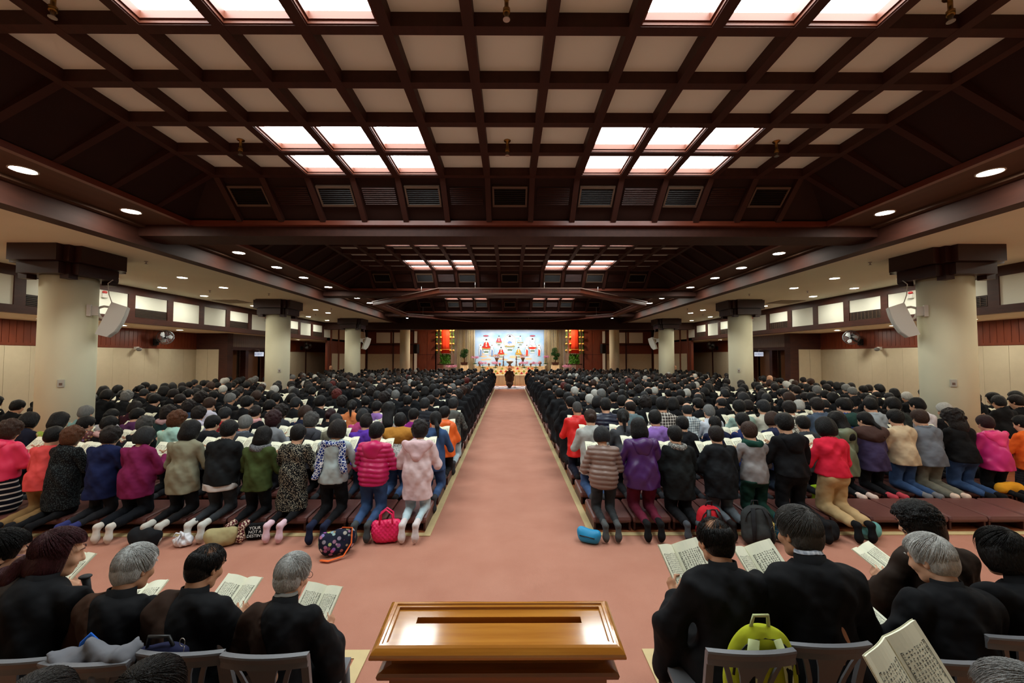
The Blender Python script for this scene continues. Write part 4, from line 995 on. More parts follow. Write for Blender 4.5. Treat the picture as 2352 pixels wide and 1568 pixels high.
# ---- hair, in the head's own frame
HAIR = {}
def hair_mesh(kind, h=0.010):
    key = (kind, h)
    if key in HAIR: return HAIR[key]
    sd = sum(map(ord, kind)); r = np.random.default_rng(sd)
    D = Sdf((-0.17, -0.24, -0.40), (0.17, 0.15, 0.20), h)
    front = lambda zc, yc: (lambda x, y, z: np.minimum(yc-y, zc-z)*-1.0)
    def faceout(yc, zc):       # clear the face: y > yc and z < zc
        D.keepout(lambda x, y, z: np.minimum(np.minimum(y-yc+0*x, zc-z+0*x), 0.3+0*x+0*y))
    curly = kind.startswith('curly')
    if kind in ('short', 'crop', 'tuft', 'side'):
        g = 0.014 if kind == 'crop' else 0.022
        D.ell((0, -0.014, 0.035), (0.076+g, 0.095+g, 0.088+g), 0); D.ell((0, -0.05, -0.03), (0.066+g*0.6, 0.055+g*0.6, 0.07), 0.04)
        D.cap((-0.075, 0.0, 0.03), (-0.08, 0.01, -0.005), 0.018, 0.01, 0.02); D.cap((0.075, 0.0, 0.03), (0.08, 0.01, -0.005), 0.018, 0.01, 0.02)
        faceout(0.045, 0.07); faceout(0.012, -0.012); D.plane((0, 0, -0.085), (0, 0.25, -1))
        if kind == 'tuft': D.ell((0.02, -0.06, 0.11), (0.05, 0.05, 0.03), 0.03); D.ell((-0.03, 0.03, 0.115), (0.05, 0.05, 0.025), 0.03)
        D.disp(folds(0.004, 60, 30, sd, 50))
    elif kind == 'bald':
        D.ell((0, -0.016, 0.012), (0.088, 0.107, 0.082), 0); D.ell((0, -0.05, -0.035), (0.07, 0.06, 0.065), 0.04)
        faceout(0.035, 0.2); faceout(0.012, -0.012); D.plane((0, 0, -0.088), (0, 0.25, -1)); D.cut((0, -0.005, 0.125), (0.058, 0.072, 0.060))
        D.disp(folds(0.003, 60, 30, sd, 50))
    elif kind == 'buzz':
        D.ell((0, -0.014, 0.035), (0.079, 0.098, 0.091), 0); D.ell((0, -0.05, -0.03), (0.064, 0.052, 0.065), 0.04)
        faceout(0.055, 0.075); faceout(0.012, -0.012); D.plane((0, 0, -0.08), (0, 0.25, -1))
    elif kind in ('bob', 'longbob', 'bowl'):
        D.ell((0, -0.016, 0.035), (0.102, 0.119, 0.112), 0)
        zz = {'bob': -0.07, 'longbob': -0.11, 'bowl': -0.045}[kind]
        D.ell((0, -0.03, zz*0.6), (0.112, 0.10, 0.105), 0.05)
        faceout(0.04, 0.075); D.cut((0, 0.12, -0.03), (0.062, 0.12, 0.11)); D.plane((0, 0, zz-0.035), (0, 0.12, -1)); D.disp(folds(0.004, 70, 14, sd, 60))
    elif kind == 'long':
        D.ell((0, -0.016, 0.035), (0.102, 0.119, 0.112), 0)
        D.cap((0, -0.05, 0.0), (0, -0.10, -0.26), 0.105, 0.085, 0.05, sy=0.7); D.cut((0, 0.12, -0.04), (0.065, 0.12, 0.12)); faceout(0.04, 0.075)
        D.disp(folds(0.007, 60, 22, sd, 40))
    elif kind in ('bun', 'ponytail', 'lowtail'):
        D.ell((0, -0.014, 0.035), (0.091, 0.110, 0.103), 0); D.ell((0, -0.05, -0.03), (0.076, 0.064, 0.07), 0.04)
        faceout(0.045, 0.08); faceout(0.015, -0.005); D.plane((0, 0, -0.075), (0, 0.25, -1))
        if kind == 'bun': D.ell((0, -0.125, -0.02), (0.045, 0.035, 0.042), 0.012)
        elif kind == 'ponytail': D.ell((0, -0.125, 0.03), (0.022, 0.02, 0.022), 0.01); D.cap((0, -0.135, 0.03), (0.0, -0.155, -0.06), 0.028, 0.036, 0.01); D.cap((0, -0.155, -0.06), (0.01, -0.14, -0.24), 0.034, 0.014, 0.02)
        else: D.cap((0, -0.10, -0.05), (0.02, -0.13, -0.14), 0.03, 0.03, 0.02); D.cap((0.02, -0.13, -0.14), (0.03, -0.14, -0.30), 0.03, 0.012, 0.02)
        D.disp(folds(0.003, 80, 20, sd, 60))
    elif curly:
        base = {'curly': (0.098, 0.116, 0.11, -0.06), 'curlybig': (0.116, 0.132, 0.122, -0.09), 'curlylong': (0.12, 0.13, 0.118, -0.2), 'curlyshort': (0.092, 0.110, 0.105, -0.04)}[kind]
        D.ell((0, -0.016, 0.038), base[:3], 0); D.ell((0, -0.04, base[3]*0.6), (base[0], 0.095, 0.09+abs(base[3])*0.35), 0.05)
        n_ = 150 if h > 0.008 else 480
        for i in range(n_):
            v = r.normal(size=3); v /= np.linalg.norm(v)
            if v[1] > 0.55 and v[2] < 0.5: continue
            p = np.array((v[0]*base[0]*0.98, -0.016+v[1]*base[1]*0.98, 0.03+v[2]*base[2]*(0.98 if v[2] > 0 else 1.1+abs(base[3])*2.0)))
            D.ell(p, r.uniform(0.016, 0.03, 3)*(1.0 if h > 0.008 else 0.62), 0.008 if h > 0.008 else 0.003)
        D.cut((0, 0.125, -0.03), (0.066, 0.12, 0.11)); faceout(0.05, 0.07); D.plane((0, 0, base[3]-0.06), (0, 0.15, -1))
    elif kind == 'cap':
        D.ell((0, -0.012, 0.04), (0.094, 0.112, 0.10), 0); D.ell((0, -0.05, -0.03), (0.074, 0.062, 0.075), 0.03); faceout(0.05, 0.06); D.plane((0, 0, -0.07), (0, 0.25, -1))
    me = D.mesh('hair', hairm((24, 20, 20)), 1)
    HAIR[key] = me
    return me

# ---- the kneeling figure: origin on the floor below the knees, facing +y
SKIN = mat('skin', (206, 158, 128), 0.55, 0.3, noise=0.25, nscale=6, rgb2=(186, 130, 104))
SKIN2 = mat('skin_tan', (186, 136, 104), 0.55, 0.3, noise=0.25, nscale=6, rgb2=(160, 108, 84))
HEADC = (0.0, 0.080, 1.208)
BODY = {}
def spine(b):     # torso half widths for a build b
    return dict(hip=0.145*b, waist=0.122*b, chest=0.142*(0.5+0.5*b), sh=0.152*(0.6+0.4*b))
def arms(D, r1, r2, r3, b, k=0.03, wrist=1.0, spread=0.0):
    sp = spine(b)
    for sx in (-1, 1):
        S0 = np.array((sx*sp['sh'], 0.0, 1.025)); E = np.array((sx*(sp['sh']+0.088+spread), 0.055, 0.775)); W = np.array((sx*0.085, 0.30, 0.88))
        W = E+(W-E)*wrist
        D.cap(S0, E, r1, r2, k); D.cap(E, W, r2, r3, k*0.7)
def body_mesh(b, yaw, pitch, h=0.016):
    key = (b, yaw, pitch, h)
    if key in BODY: return BODY[key]
    D = Sdf((-0.40, -0.60, -0.02), (0.40, 0.48, 1.42), h); sp = spine(b); R = head_rot(yaw, pitch)
    add_head(D, HEADC, R)
    D.cap((0, 0.0, 1.03), np.array(HEADC)+R @ np.array((0, -0.03, -0.05)), 0.060, 0.052, 0.03)
    D.cap((-sp['sh']*0.8, 0, 1.025), (sp['sh']*0.8, 0, 1.025), 0.040, k=0.04); D.ell((0, 0, 0.93), (sp['chest']*0.8, 0.085, 0.15), 0.05); D.ell((0, -0.03, 0.70), (sp['hip']*0.8, 0.09, 0.16), 0.08)
    arms(D, 0.042, 0.036, 0.026, b)
    for sx in (-1, 1): hand(D, (sx*0.085, 0.30, 0.88), (-sx*0.35, 0.85, 0.35), -sx, (-sx*0.6, 0.1, 0.8))
    for sx in (-1, 1):
        D.cap((sx*0.08, -0.03, 0.63), (sx*0.09, 0.02, 0.27), 0.066*b, 0.040); D.cap((sx*0.092, 0.02, 0.262), (sx*0.079, -0.42, 0.213), 0.038, 0.024)
        D.cap((sx*0.079, -0.43, 0.2), (sx*0.078, -0.466, 0.08), 0.020, 0.016)
    BODY[key] = D.mesh('body', SKIN, 1); return BODY[key]

TOPS = {}
def top_mesh(kind, b, hem, sleeve=1.0, seed=0, h=0.014, band=0):
    key = (kind, b, hem, sleeve, seed, h, band)
    if key in TOPS: return TOPS[key]
    D = Sdf((-0.44, -0.34, hem-0.06), (0.44, 0.40, 1.24), h); sp = spine(b)
    ez = {'tee': 0.0, 'loose': 0.014, 'jacket': 0.020, 'puffer': 0.026, 'dress': 0.012, 'vest': 0.016}[kind]
    D.ell((0, -0.03, 0.67), (sp['hip']+0.012+ez, 0.130*b+ez, 0.17), 0)
    D.ell((0, -0.010, 0.83), (sp['waist']+0.016+ez, 0.108*b+ez, 0.17), 0.07)
    D.ell((0, -0.004, 0.97), (sp['chest']+0.016+ez, 0.112+ez, 0.14), 0.05)
    D.cap((-sp['sh'], -0.008, 1.022), (sp['sh'], -0.008, 1.022), 0.054+ez*0.6, k=0.04); D.cap((0, -0.012, 1.04), (0, 0.0, 1.09), 0.085, 0.066, 0.045)
    if kind != 'vest': arms(D, 0.053+ez*0.6, 0.045+ez*0.7, 0.036+ez*0.5, b, 0.016, sleeve)
    if kind in ('loose', 'jacket', 'dress'): D.cap((0, -0.03, 0.72), (0, -0.035, hem), sp['hip']+0.012+ez, sp['hip']+(0.05 if kind == 'dress' else 0.03)+ez, 0.05, sy=0.82)
    elif kind == 'puffer': D.cap((0, -0.03, 0.72), (0, -0.035, hem+0.03), sp['hip']+0.016+ez, sp['hip']+0.02, 0.05, sy=0.84)
    else: D.cap((0, -0.03, 0.70), (0, -0.035, hem), sp['hip']+0.014, sp['hip']+0.022, 0.05, sy=0.85)
    if kind == 'puffer': D.disp(lambda x, y, z: -0.016*np.abs(np.sin((z+0.25*np.abs(x)*0.3+0.01*np.sin(9*x))*math.pi/0.062))+0.009)
    D.disp(folds({'tee': 0.010, 'loose': 0.016, 'jacket': 0.015, 'puffer': 0.004, 'dress': 0.013, 'vest': 0.008}[kind], 30, 17, seed, 20))
    if kind != 'puffer': D.disp(folds(0.0065, 52, 34, seed+7, 45))
    D.cut((0, 0.03, 1.125), (0.072, 0.085, 0.062)); D.plane((0, 0, hem), (0, 0.05, -1))
    if band: D.plane((0, 0, hem+band), (0, 0, 1))
    TOPS[key] = D.mesh('garment', cloth((60, 60, 60)), 1); return TOPS[key]

BOTT = {}
def bottom_mesh(kind, b, seed=0, h=0.014, zt=0.80):
    zt = min(0.80, zt); key = (kind, b, seed, h, zt)
    if key in BOTT: return BOTT[key]
    D = Sdf((-0.30, -0.56, 0.06), (0.30, 0.26, 0.86), h); sp = spine(b)
    D.ell((0, -0.035, 0.67), (sp['hip']+0.012, 0.128*b, 0.15), 0)
    D.ell((-0.07*b, -0.085, 0.62), (0.085*b, 0.075*b, 0.09), 0.04); D.ell((0.07*b, -0.085, 0.62), (0.085*b, 0.075*b, 0.09), 0.04)
    rk = {'slim': 0.056, 'jeans': 0.062, 'wide': 0.074, 'skirt': 0.07}[kind]; ra = {'slim': 0.038, 'jeans': 0.046, 'wide': 0.058, 'skirt': 0.04}[kind]
    for sx in (-1, 1):
        D.cap((sx*0.083*b, -0.03, 0.62), (sx*0.095, 0.02, 0.27), 0.092*b, rk+0.008, 0.025); D.cap((sx*0.095, 0.015, 0.265), (sx*0.080, -0.37, 0.215), rk, ra, 0.02)
    if kind == 'skirt': D.cap((0, -0.03, 0.6), (0, 0.0, 0.34), sp['hip']+0.02, sp['hip']+0.05, 0.05, sy=0.8)
    D.disp(folds(0.007, 22, 24, seed, 26)); D.disp(folds(0.004, 48, 60, seed+3, 60)); D.plane((0, 0, zt), (0, 0, 1))
    BOTT[key] = D.mesh('trousers', cloth((30, 30, 32)), 1); return BOTT[key]

SOCK = {}
def sock_mesh(sx, h=0.011):
    if (sx, h) in SOCK: return SOCK[(sx, h)]
    D = Sdf((-0.16 if sx < 0 else 0.0, -0.58, -0.0), (0.0 if sx < 0 else 0.16, -0.30, 0.30), h)
    D.cap((sx*0.08, -0.36, 0.217), (sx*0.079, -0.43, 0.21), 0.040, 0.038, 0.02)
    D.ell((sx*0.079, -0.468, 0.215), (0.032, 0.034, 0.034), 0.03)
    D.cap((sx*0.078, -0.462, 0.20), (sx*0.080, -0.475, 0.075), 0.031, 0.041, 0.03); D.cap((sx*0.076, -0.478, 0.085), (sx*0.074, -0.475, 0.04), 0.041, 0.030, 0.02)
    D.plane((0, 0, 0.012), (0, 0, -1)); D.plane((0, -0.335, 0.2), (0, 1, 0.1))
    SOCK[(sx, h)] = D.mesh('sock', cloth((60, 60, 62)), 1); return SOCK[(sx, h)]

ROBE = {}
def robe_mesh(b, seed=0, h=0.02):
    key = (b, seed, h)
    if key in ROBE: return ROBE[key]
    D = Sdf((-0.46, -0.66, 0.0), (0.46, 0.46, 1.24), h); sp = spine(b)
    D.ell((0, -0.03, 0.68), (sp['hip']+0.045, 0.16*b, 0.2), 0); D.ell((0, 0, 0.88), (sp['chest']+0.035, 0.135, 0.22), 0.06)
    D.cap((-sp['sh'], -0.008, 1.02), (sp['sh'], -0.008, 1.02), 0.064, k=0.04); D.cap((0, -0.012, 1.04), (0, 0.0, 1.10), 0.085, 0.066, 0.045)
    arms(D, 0.064, 0.066, 0.056, b, 0.018, 0.95, 0.012)
    for sx in (-1, 1): D.cap((sx*(sp['sh']+0.075), 0.08, 0.80), (sx*(sp['sh']+0.06), 0.10, 0.46), 0.075, 0.06, 0.05, sy=1.3); D.cap((sx*0.14, 0.22, 0.86), (sx*0.2, 0.18, 0.5), 0.05, 0.05, 0.05)
    D.cap((0, -0.03, 0.66), (0, -0.05, 0.27), sp['hip']+0.05, sp['hip']+0.07, 0.06, sy=0.85)
    D.cap((0, -0.08, 0.30), (0, -0.42, 0.22), 0.15*b, 0.14*b, 0.07, sz=0.75); D.cap((0, -0.40, 0.2), (0, -0.50, 0.10), 0.14*b, 0.11*b, 0.05, sz=0.8)
    D.disp(folds(0.015, 28, 10, seed, 8)); D.disp(folds(0.007, 46, 20, seed+5, 30)); D.cut((0, 0.04, 1.14), (0.068, 0.085, 0.06)); D.plane((0, 0, 0.02), (0, 0, -1))
    ROBE[key] = D.mesh('robe', cloth((22, 22, 25)), 1); return ROBE[key]

EXTRA = {}
def extra_mesh(kind, h=0.012):
    if kind in EXTRA: return EXTRA[kind]
    if kind == 'hood':
        D = Sdf((-0.24, -0.24, 0.84), (0.24, 0.14, 1.24), h)
        D.ell((0, -0.075, 1.085), (0.135, 0.085, 0.065), 0); D.ell((0, -0.12, 1.02), (0.10, 0.045, 0.10), 0.06); D.cut((0, 0.02, 1.15), (0.085, 0.10, 0.075)); D.disp(folds(0.008, 30, 24, 3))
    elif kind == 'pointed_hood':
        D = Sdf((-0.28, -0.24, 0.80), (0.28, 0.14, 1.24), h)
        D.cap((-0.15, -0.06, 1.09), (0, -0.135, 0.93), 0.05, 0.042, 0.03, sy=0.7); D.cap((0.15, -0.06, 1.09), (0, -0.135, 0.93), 0.05, 0.042, 0.03, sy=0.7); D.ell((0, -0.09, 1.06), (0.13, 0.05, 0.08), 0.04); D.cut((0, 0.03, 1.14), (0.085, 0.10, 0.07)); D.disp(folds(0.006, 30, 24, 5))
    elif kind == 'scarf':
        D = Sdf((-0.2, -0.18, 0.98), (0.2, 0.18, 1.2), h)
        for i in range(24):
            a = 2*math.pi*i/24; a2 = 2*math.pi*(i+1)/24
            D.cap((0.095*math.cos(a), 0.01+0.095*math.sin(a), 1.10), (0.095*math.cos(a2), 0.01+0.095*math.sin(a2), 1.10), 0.035, 0.035, 0.01, sz=1.25)
        D.disp(folds(0.008, 40, 50, 2))
    elif kind == 'shawl':
        D = Sdf((-0.3, -0.24, 0.84), (0.3, 0.18, 1.24), h)
        D.cap((-0.17, -0.01, 1.06), (0.17, -0.01, 1.06), 0.092, k=0.03); D.ell((0, -0.03, 1.03), (0.2, 0.15, 0.13), 0.06); D.ell((0, -0.01, 1.12), (0.11, 0.09, 0.05), 0.03); D.cut((0, 0.03, 1.165), (0.07, 0.085, 0.065)); D.plane((0, 0, 0.93), (0, 0, -1)); D.disp(folds(0.008, 24, 40, 4))
    elif kind == 'drape_scarf':
        D = Sdf((-0.3, -0.24, 0.66), (0.3, 0.18, 1.2), h)
        for sx in (-1, 1): D.cap((sx*0.11, -0.07, 1.08), (sx*0.17, -0.155, 0.78 if sx > 0 else 0.7), 0.05, 0.045, 0.03, sy=0.55)
        D.ell((0, -0.045, 1.085), (0.12, 0.075, 0.04), 0.03); D.cut((0, 0.03, 1.15), (0.075, 0.085, 0.07)); D.disp(folds(0.006, 40, 30, 6))
    elif kind == 'collar':
        D = Sdf((-0.2, -0.18, 1.0), (0.2, 0.18, 1.2), h)
        for i in range(20):
            a = math.pi*0.9+math.pi*1.2*i/20; a2 = math.pi*0.9+math.pi*1.2*(i+1)/20
            D.cap((0.085*math.cos(a), 0.01+0.08*math.sin(a), 1.105), (0.085*math.cos(a2), 0.01+0.08*math.sin(a2), 1.105), 0.014, 0.014, 0.004, sz=2.2)
    me = D.mesh(kind, cloth((60, 60, 60)), 1); me.transform(Matrix.Translation((0, 0, -0.022))); EXTRA[kind] = me; return me

def put(name, me, m, parent, loc=None, rot=None, mx=None):
    """link a shared mesh with a material of its own"""
    o = bpy.data.objects.new(name, me); COL.objects.link(o); o.parent = parent
    if mx is not None: o.matrix_local = mx
    if loc is not None: o.location = loc
    if rot is not None: o.rotation_euler = rot
    if m is not None:
        for sl in o.material_slots: sl.link = 'OBJECT'; sl.material = m
    return o
def head_mx(C, R, s=1.0):
    M = Matrix([list(R[i])+[C[i]] for i in range(3)]+[[0, 0, 0, 1]])
    return M @ Matrix.Scale(s, 4)

HC = dict(black=(14, 11, 11), dark=(28, 20, 18), brown=(54, 34, 25), auburn=(84, 48, 28), plum=(44, 18, 22), grey=(112, 112, 110), ash=(36, 36, 38), white=(190, 188, 180), salt=(70, 68, 66), red=(90, 30, 26), bald=(14, 12, 12), ginger=(150, 92, 46))

# ---- book
BOOKS = {}
def glyph_page(q, x0, x1, y0, y1, z, n, m_, seed, frame=True):
    """columns of brush-like characters inside a ruled border on a page in the xy plane"""
    r = random.Random(seed); w_, h_ = x1-x0, y1-y0
    if frame:
        t = 0.0018
        for a in ((x0, x1, y0, y0+t), (x0, x1, y1-t, y1), (x0, x0+t, y0, y1), (x1-t, x1, y0, y1)):
            q.quad((a[0], a[2], z), (a[1], a[2], z), (a[1], a[3], z), (a[0], a[3], z))
    cw = w_/n; ch = h_/m_
    for i in range(n):
        stop = m_ if r.random() < 0.6 else r.randint(m_//2, m_)
        for j in range(stop):
            cx_, cy_ = x0+(i+0.5)*cw, y1-(j+0.5)*ch; s = min(cw, ch)*0.40
            for k in range(r.randint(4, 6)):
                t = s*0.11
                if r.random() < 0.55:
                    yy = cy_+r.uniform(-s, s); a, b = cx_-s*r.uniform(0.3, 1), cx_+s*r.uniform(0.3, 1); q.quad((a, yy-t, z), (b, yy-t, z), (b, yy+t, z), (a, yy+t, z))
                else:
                    xx = cx_+r.uniform(-s, s)*0.8; a, b = cy_-s*r.uniform(0.2, 1), cy_+s*r.uniform(0.2, 1); q.quad((xx-t, a, z), (xx+t, a, z), (xx+t, b, z), (xx-t, b, z))
M_page = mat('cream_page', (240, 238, 214), 0.8, 0.15)
M_cover = mat('book_cover', (206, 202, 176), 0.7, 0.2)
M_ink = mat('ink', (46, 44, 46), 0.8, 0.1)
def book_parts(detail, pw=0.125, ph=0.20, open_=0.30, bulge=0.014):
    """open book: spine along y, pages lifting either side by open_ radians; returns part meshes"""
    key = (detail, pw, ph, open_, bulge)
    if key in BOOKS: return BOOKS[key]
    n = 8 if detail else 3
    def prof(side, lift, off):
        out = []
        for i in range(n+1):
            t = i/n; x = pw*t; z = math.tan(open_)*x*0.9+bulge*math.sin(min(1, t*1.15)*math.pi)+off*(1-0.15*t); out.append((side*x, z))
        return out
    c, p = MB(), MB()
    for sd in (-1, 1):
        top = prof(sd, 0, 0.010 if sd > 0 else 0.007); bot = prof(sd, 0, 0.0); low = prof(sd, 0, -0.002)
        ring = lambda a, b, y, g: [(x*g, y, z) for x, z in a]+[(x*g, y, z) for x, z in reversed(b)]
        A, B = ring(top, bot, -ph/2, 1), ring(top, bot, ph/2, 1)
        p.loft([A, B] if sd < 0 else [B, A], smooth=False)
        A, B = ring(bot, low, -ph/2-0.003, 1.02), ring(bot, low, ph/2+0.003, 1.02)
        c.loft([A, B] if sd < 0 else [B, A], smooth=False)
    res = [('cover', c.mesh('cover', M_cover), None), ('page', p.mesh('page', M_page), None)]
    q = MB()
    for sd in (-1, 1):
        top = prof(sd, 0, 0.010 if sd > 0 else 0.007); g = MB()
        glyph_page(g, 0.012, pw-0.016, -ph/2+0.014, ph/2-0.05, 0, 9 if detail else 6, 16 if detail else 8, 5 if sd > 0 else 9)
        vs = []
        for (x, y, z) in g.v:
            t = x/pw*n; i = min(n-1, int(t)); f_ = t-i; zz = top[i][1]*(1-f_)+top[i+1][1]*f_
            vs.append((sd*x, y, zz+0.0012))
        fs = g.f if sd > 0 else [tuple(reversed(f_)) for f_ in g.f]
        q.add(vs, fs)
    res.append(('page_text', q.mesh('page_text', M_ink), None))
    BOOKS[key] = res; return res
def book(label, loc, rot, detail=0, grp=None, parent=None, scale=1.0, **kw):
    t = thing('sutra_book', label, 'book', loc, 0, grp); t.rotation_euler = rot; t.scale = (scale,)*3
    pg = None
    for nm, me, m in book_parts(detail, **kw):
        o_ = put(nm, me, m, pg if nm == 'page_text' else t)
        if nm == 'page': pg = o_
    return t

# ------------------------------------------------------------------ kneelers
ROWY = [5.20+PITCH*r for r in range(NROW)]
SX0, SXP = 1.265, 0.49
def kneeler_parts():
    q = MB()
    rings = []
    for x, i in ((-0.235, 0.022), (-0.215, 0.0), (0.215, 0.0), (0.235, 0.022)):
        rings.append([(x, -0.16+i, 0.12), (x, -0.165+i, 0.145), (x, -0.15+i, 0.178-i*0.5), (x, 0.1, 0.192-i*0.5), (x, 0.42-i, 0.205-i*0.5), (x, 0.44-i, 0.175), (x, 0.44-i, 0.14)])
    q.loft(rings, smooth=False)
    leather = mat('brown_leatherette', (104, 62, 56), 0.42, 0.4, noise=0.25, nscale=6, bump=0.15, bscale=18)
    pad = q.mesh('seat_pad', leather)
    q = MB()
    leg = MB(); leg.box(-0.012, 0.012, -0.13, 0.42, 0.012, 0.13)
    rail = MB(); rail.box(-0.205, 0.205, -0.01, 0.01, 0.085, 0.125)
    dk = mat('kneeler_wood', (74, 36, 32), 0.45, 0.35, noise=0.3, nscale=4)
    return pad, leg.mesh('leg', dk), rail.mesh('rail', dk)
KP = kneeler_parts()
def kneeler(x, y, label):
    t = thing('kneeler', label, 'kneeler', (x, y, 0), 0, 'brown kneelers in rows')
    link('seat_pad', KP[0], t); link('leg', KP[1], t, (-0.215, 0, 0)); link('leg', KP[1], t, (0.215, 0, 0)); link('rail', KP[2], t, (0, -0.09, 0)); link('rail', KP[2], t, (0, 0.37, 0))
for r in range(NROW):
    y = ROWY[r]
    kmax = 14 if r < 3 else 1
    for sg, sd in ((-1, 'left'), (1, 'right')):
        for k in range(kmax):
            x = SX0+SXP*k
            if x > 1.3*(y-0.2) + 0.2 or x > 11: break
            kneeler(sg*x, y, 'low brown padded kneeler, %s row %s, %s from the aisle' % (ORD[r], sd, NTH[k]))

# ------------------------------------------------------------------ the kneeling people of the nearest rows
OCC = []          # (side, row, x) already taken
def person(r, u, v, label, hair, hc, top, tc, hem=0.5, b=1.0, bot='slim', bc=(28, 28, 32), sk=(60, 60, 64), ex=(), yaw=None, pitch=None, seed=None, tan=False, sleeve=1.0, bk=True, under=None, grp='people kneeling in everyday clothes'):
    y = ROWY[r]+random.uniform(-0.03, 0.03); yh = y+0.075
    x = (u-1171)*yh/FPX; zt = EYE-(v-819)*yh/FPX
    s = min(1.07, max(0.93, zt/1.345))
    yaw = random.choice((-0.2, 0.0, 0.2)) if yaw is None else yaw
    pitch = 0.42 if pitch is None else pitch
    R = head_rot(yaw, pitch)
    bb = 0.95 if b < 1 else (1.0 if b < 1.08 else 1.16)
    t = thing('person', label, 'person', (x, y, 0), 0, grp); t.scale = (s, s, s)
    put('body', body_mesh(bb, yaw, pitch), SKIN2 if tan else SKIN, t)
    put('hair', hair_mesh(hair), hairm(HC[hc]), t, mx=head_mx(HEADC, R))
    if seed is None: seed = (0 if r else int(abs(u)) % 97)
    tm = tc if isinstance(tc, bpy.types.Material) else cloth(tc)
    nm = {'tee': 'shirt', 'loose': 'blouse', 'jacket': 'jacket', 'puffer': 'puffer_jacket', 'dress': 'dress', 'vest': 'vest'}[top]
    put(nm, top_mesh(top, bb, hem, sleeve, seed, 0.011 if r == 0 else 0.014), tm, t)
    if under: put('shirt_hem', top_mesh('tee', bb*1.05, hem-0.07, 0.3, 1, 0.014, 0.09), cloth(under), t)
    put('skirt' if bot == 'skirt' else 'trousers', bottom_mesh(bot, bb, seed if r == 0 else 0, 0.014, round(hem+(0.02 if top != 'dress' else 0.10), 3)), bc if isinstance(bc, bpy.types.Material) else cloth(bc), t)
    for sx in (-1, 1): put('sock', sock_mesh(sx), sk if isinstance(sk, bpy.types.Material) else cloth(sk), t)
    for kind, c in ex:
        put({'drape_scarf': 'scarf', 'pointed_hood': 'hood'}.get(kind, kind), extra_mesh(kind), c if isinstance(c, bpy.types.Material) else cloth(c), t)
    OCC.append((-1 if u < 1171 else 1, r, x))
    if bk and (r == 0 or random.random() < 0.7):
        o = book('open book held by ' + label.split(' kneeling')[0], (x+random.uniform(-0.03, 0.03), y+0.43*s, 0.955*s), (0.75, 0, random.uniform(-0.15, 0.15)), 0, 'open sutra books')
    return t

DENIM = mat('blue_denim', (62, 88, 128), 0.85, 0.15, noise=0.7, nscale=7, rgb2=(40, 56, 88), bump=0.3, bscale=120)
LDENIM = mat('pale_denim', (184, 204, 210), 0.85, 0.15, noise=0.5, nscale=7, rgb2=(140, 164, 176), bump=0.3, bscale=120)
DDENIM = mat('dark_denim', (40, 50, 66), 0.85, 0.15, noise=0.6, nscale=7, rgb2=(26, 32, 44), bump=0.3, bscale=120)
K = (22, 22, 25)
FLO = cloth((20, 20, 22), kind='floral', rgb2=(176, 168, 146), nscale=75)
LIMEF = cloth((150, 176, 76), kind='print', rgb2=(190, 70, 96), nscale=14)
GEO = cloth((214, 208, 200), kind='print', rgb2=(40, 50, 90), nscale=18)
BLUP = cloth((34, 48, 106), kind='cells', rgb2=(222, 224, 226), nscale=30)
WLACE = cloth((216, 214, 210), kind='cells', rgb2=(70, 72, 76), nscale=60)
STRIPE = cloth((20, 22, 34), kind='stripes', rgb2=(212, 208, 200), nscale=4.6)
HEARTS = cloth((84, 28, 36), kind='speckle', rgb2=(226, 206, 180), nscale=46)
PLAID = cloth((52, 44, 42), kind='plaid', rgb2=(206, 200, 190), nscale=7)
LPLAID = cloth((206, 214, 214), kind='plaid', rgb2=(96, 112, 124), nscale=8)
RPLAID = cloth((170, 36, 40), kind='plaid', rgb2=(50, 34, 40), nscale=7)
LACE = cloth((18, 18, 20), kind='floral', rgb2=(60, 68, 70), nscale=70)
PUFM = mat('magenta_quilted_nylon', (196, 24, 92), 0.38, 0.45, noise=0.2, nscale=5)
PUFB = mat('taupe_quilted_nylon', (132, 108, 98), 0.4, 0.45, noise=0.25, nscale=5)
PUFN = mat('navy_quilted_nylon', (26, 30, 52), 0.4, 0.45, noise=0.25, nscale=5)
NYP = mat('purple_nylon', (70, 30, 92), 0.4, 0.45, noise=0.3, nscale=5)
NYR = mat('red_nylon', (222, 34, 32), 0.45, 0.4, noise=0.2, nscale=5)
NYPK = mat('hot_pink_nylon', (228, 52, 92), 0.45, 0.4, noise=0.2, nscale=5)
NYO = mat('olive_nylon', (112, 120, 94), 0.4, 0.45, noise=0.3, nscale=5)
# front row, left of the aisle
person(0, 966, 963, 'person in pale pink hooded jacket kneeling by the aisle, left front row', 'curlyshort', 'dark', 'jacket', cloth((222, 196, 198)), 0.40, 1.0, 'slim', LDENIM, (214, 204, 204), [('pointed_hood', (220, 186, 190))], 0.2)
person(0, 868, 968, 'person in magenta puffer jacket kneeling beside the pink quilted bag', 'short', 'black', 'puffer', PUFM, 0.58, 1.0, 'jeans', DENIM, (70, 74, 76), [('hood', PUFM)], 0.0)
person(0, 780, 962, 'person in pale grey shirt with blue patterned scarf kneeling in front row', 'bob', 'dark', 'tee', cloth((168, 180, 180)), 0.60, 1.0, 'slim', K, (30, 36, 60), [('drape_scarf', BLUP)], 0.0)
person(0, 690, 973, 'person in black floral dress with pink socks kneeling in front row', 'short', 'black', 'dress', FLO, 0.28, 0.95, 'slim', K, (226, 190, 202), [], 0.2)
person(0, 612, 980, 'person in olive green top with grey knitted scarf kneeling in front row', 'longbob', 'black', 'loose', cloth((62, 74, 38)), 0.54, 1.0, 'slim', K, HEARTS, [('scarf', cloth((110, 110, 112), kind='cells', rgb2=(36, 36, 38), nscale=60))], 0.0)
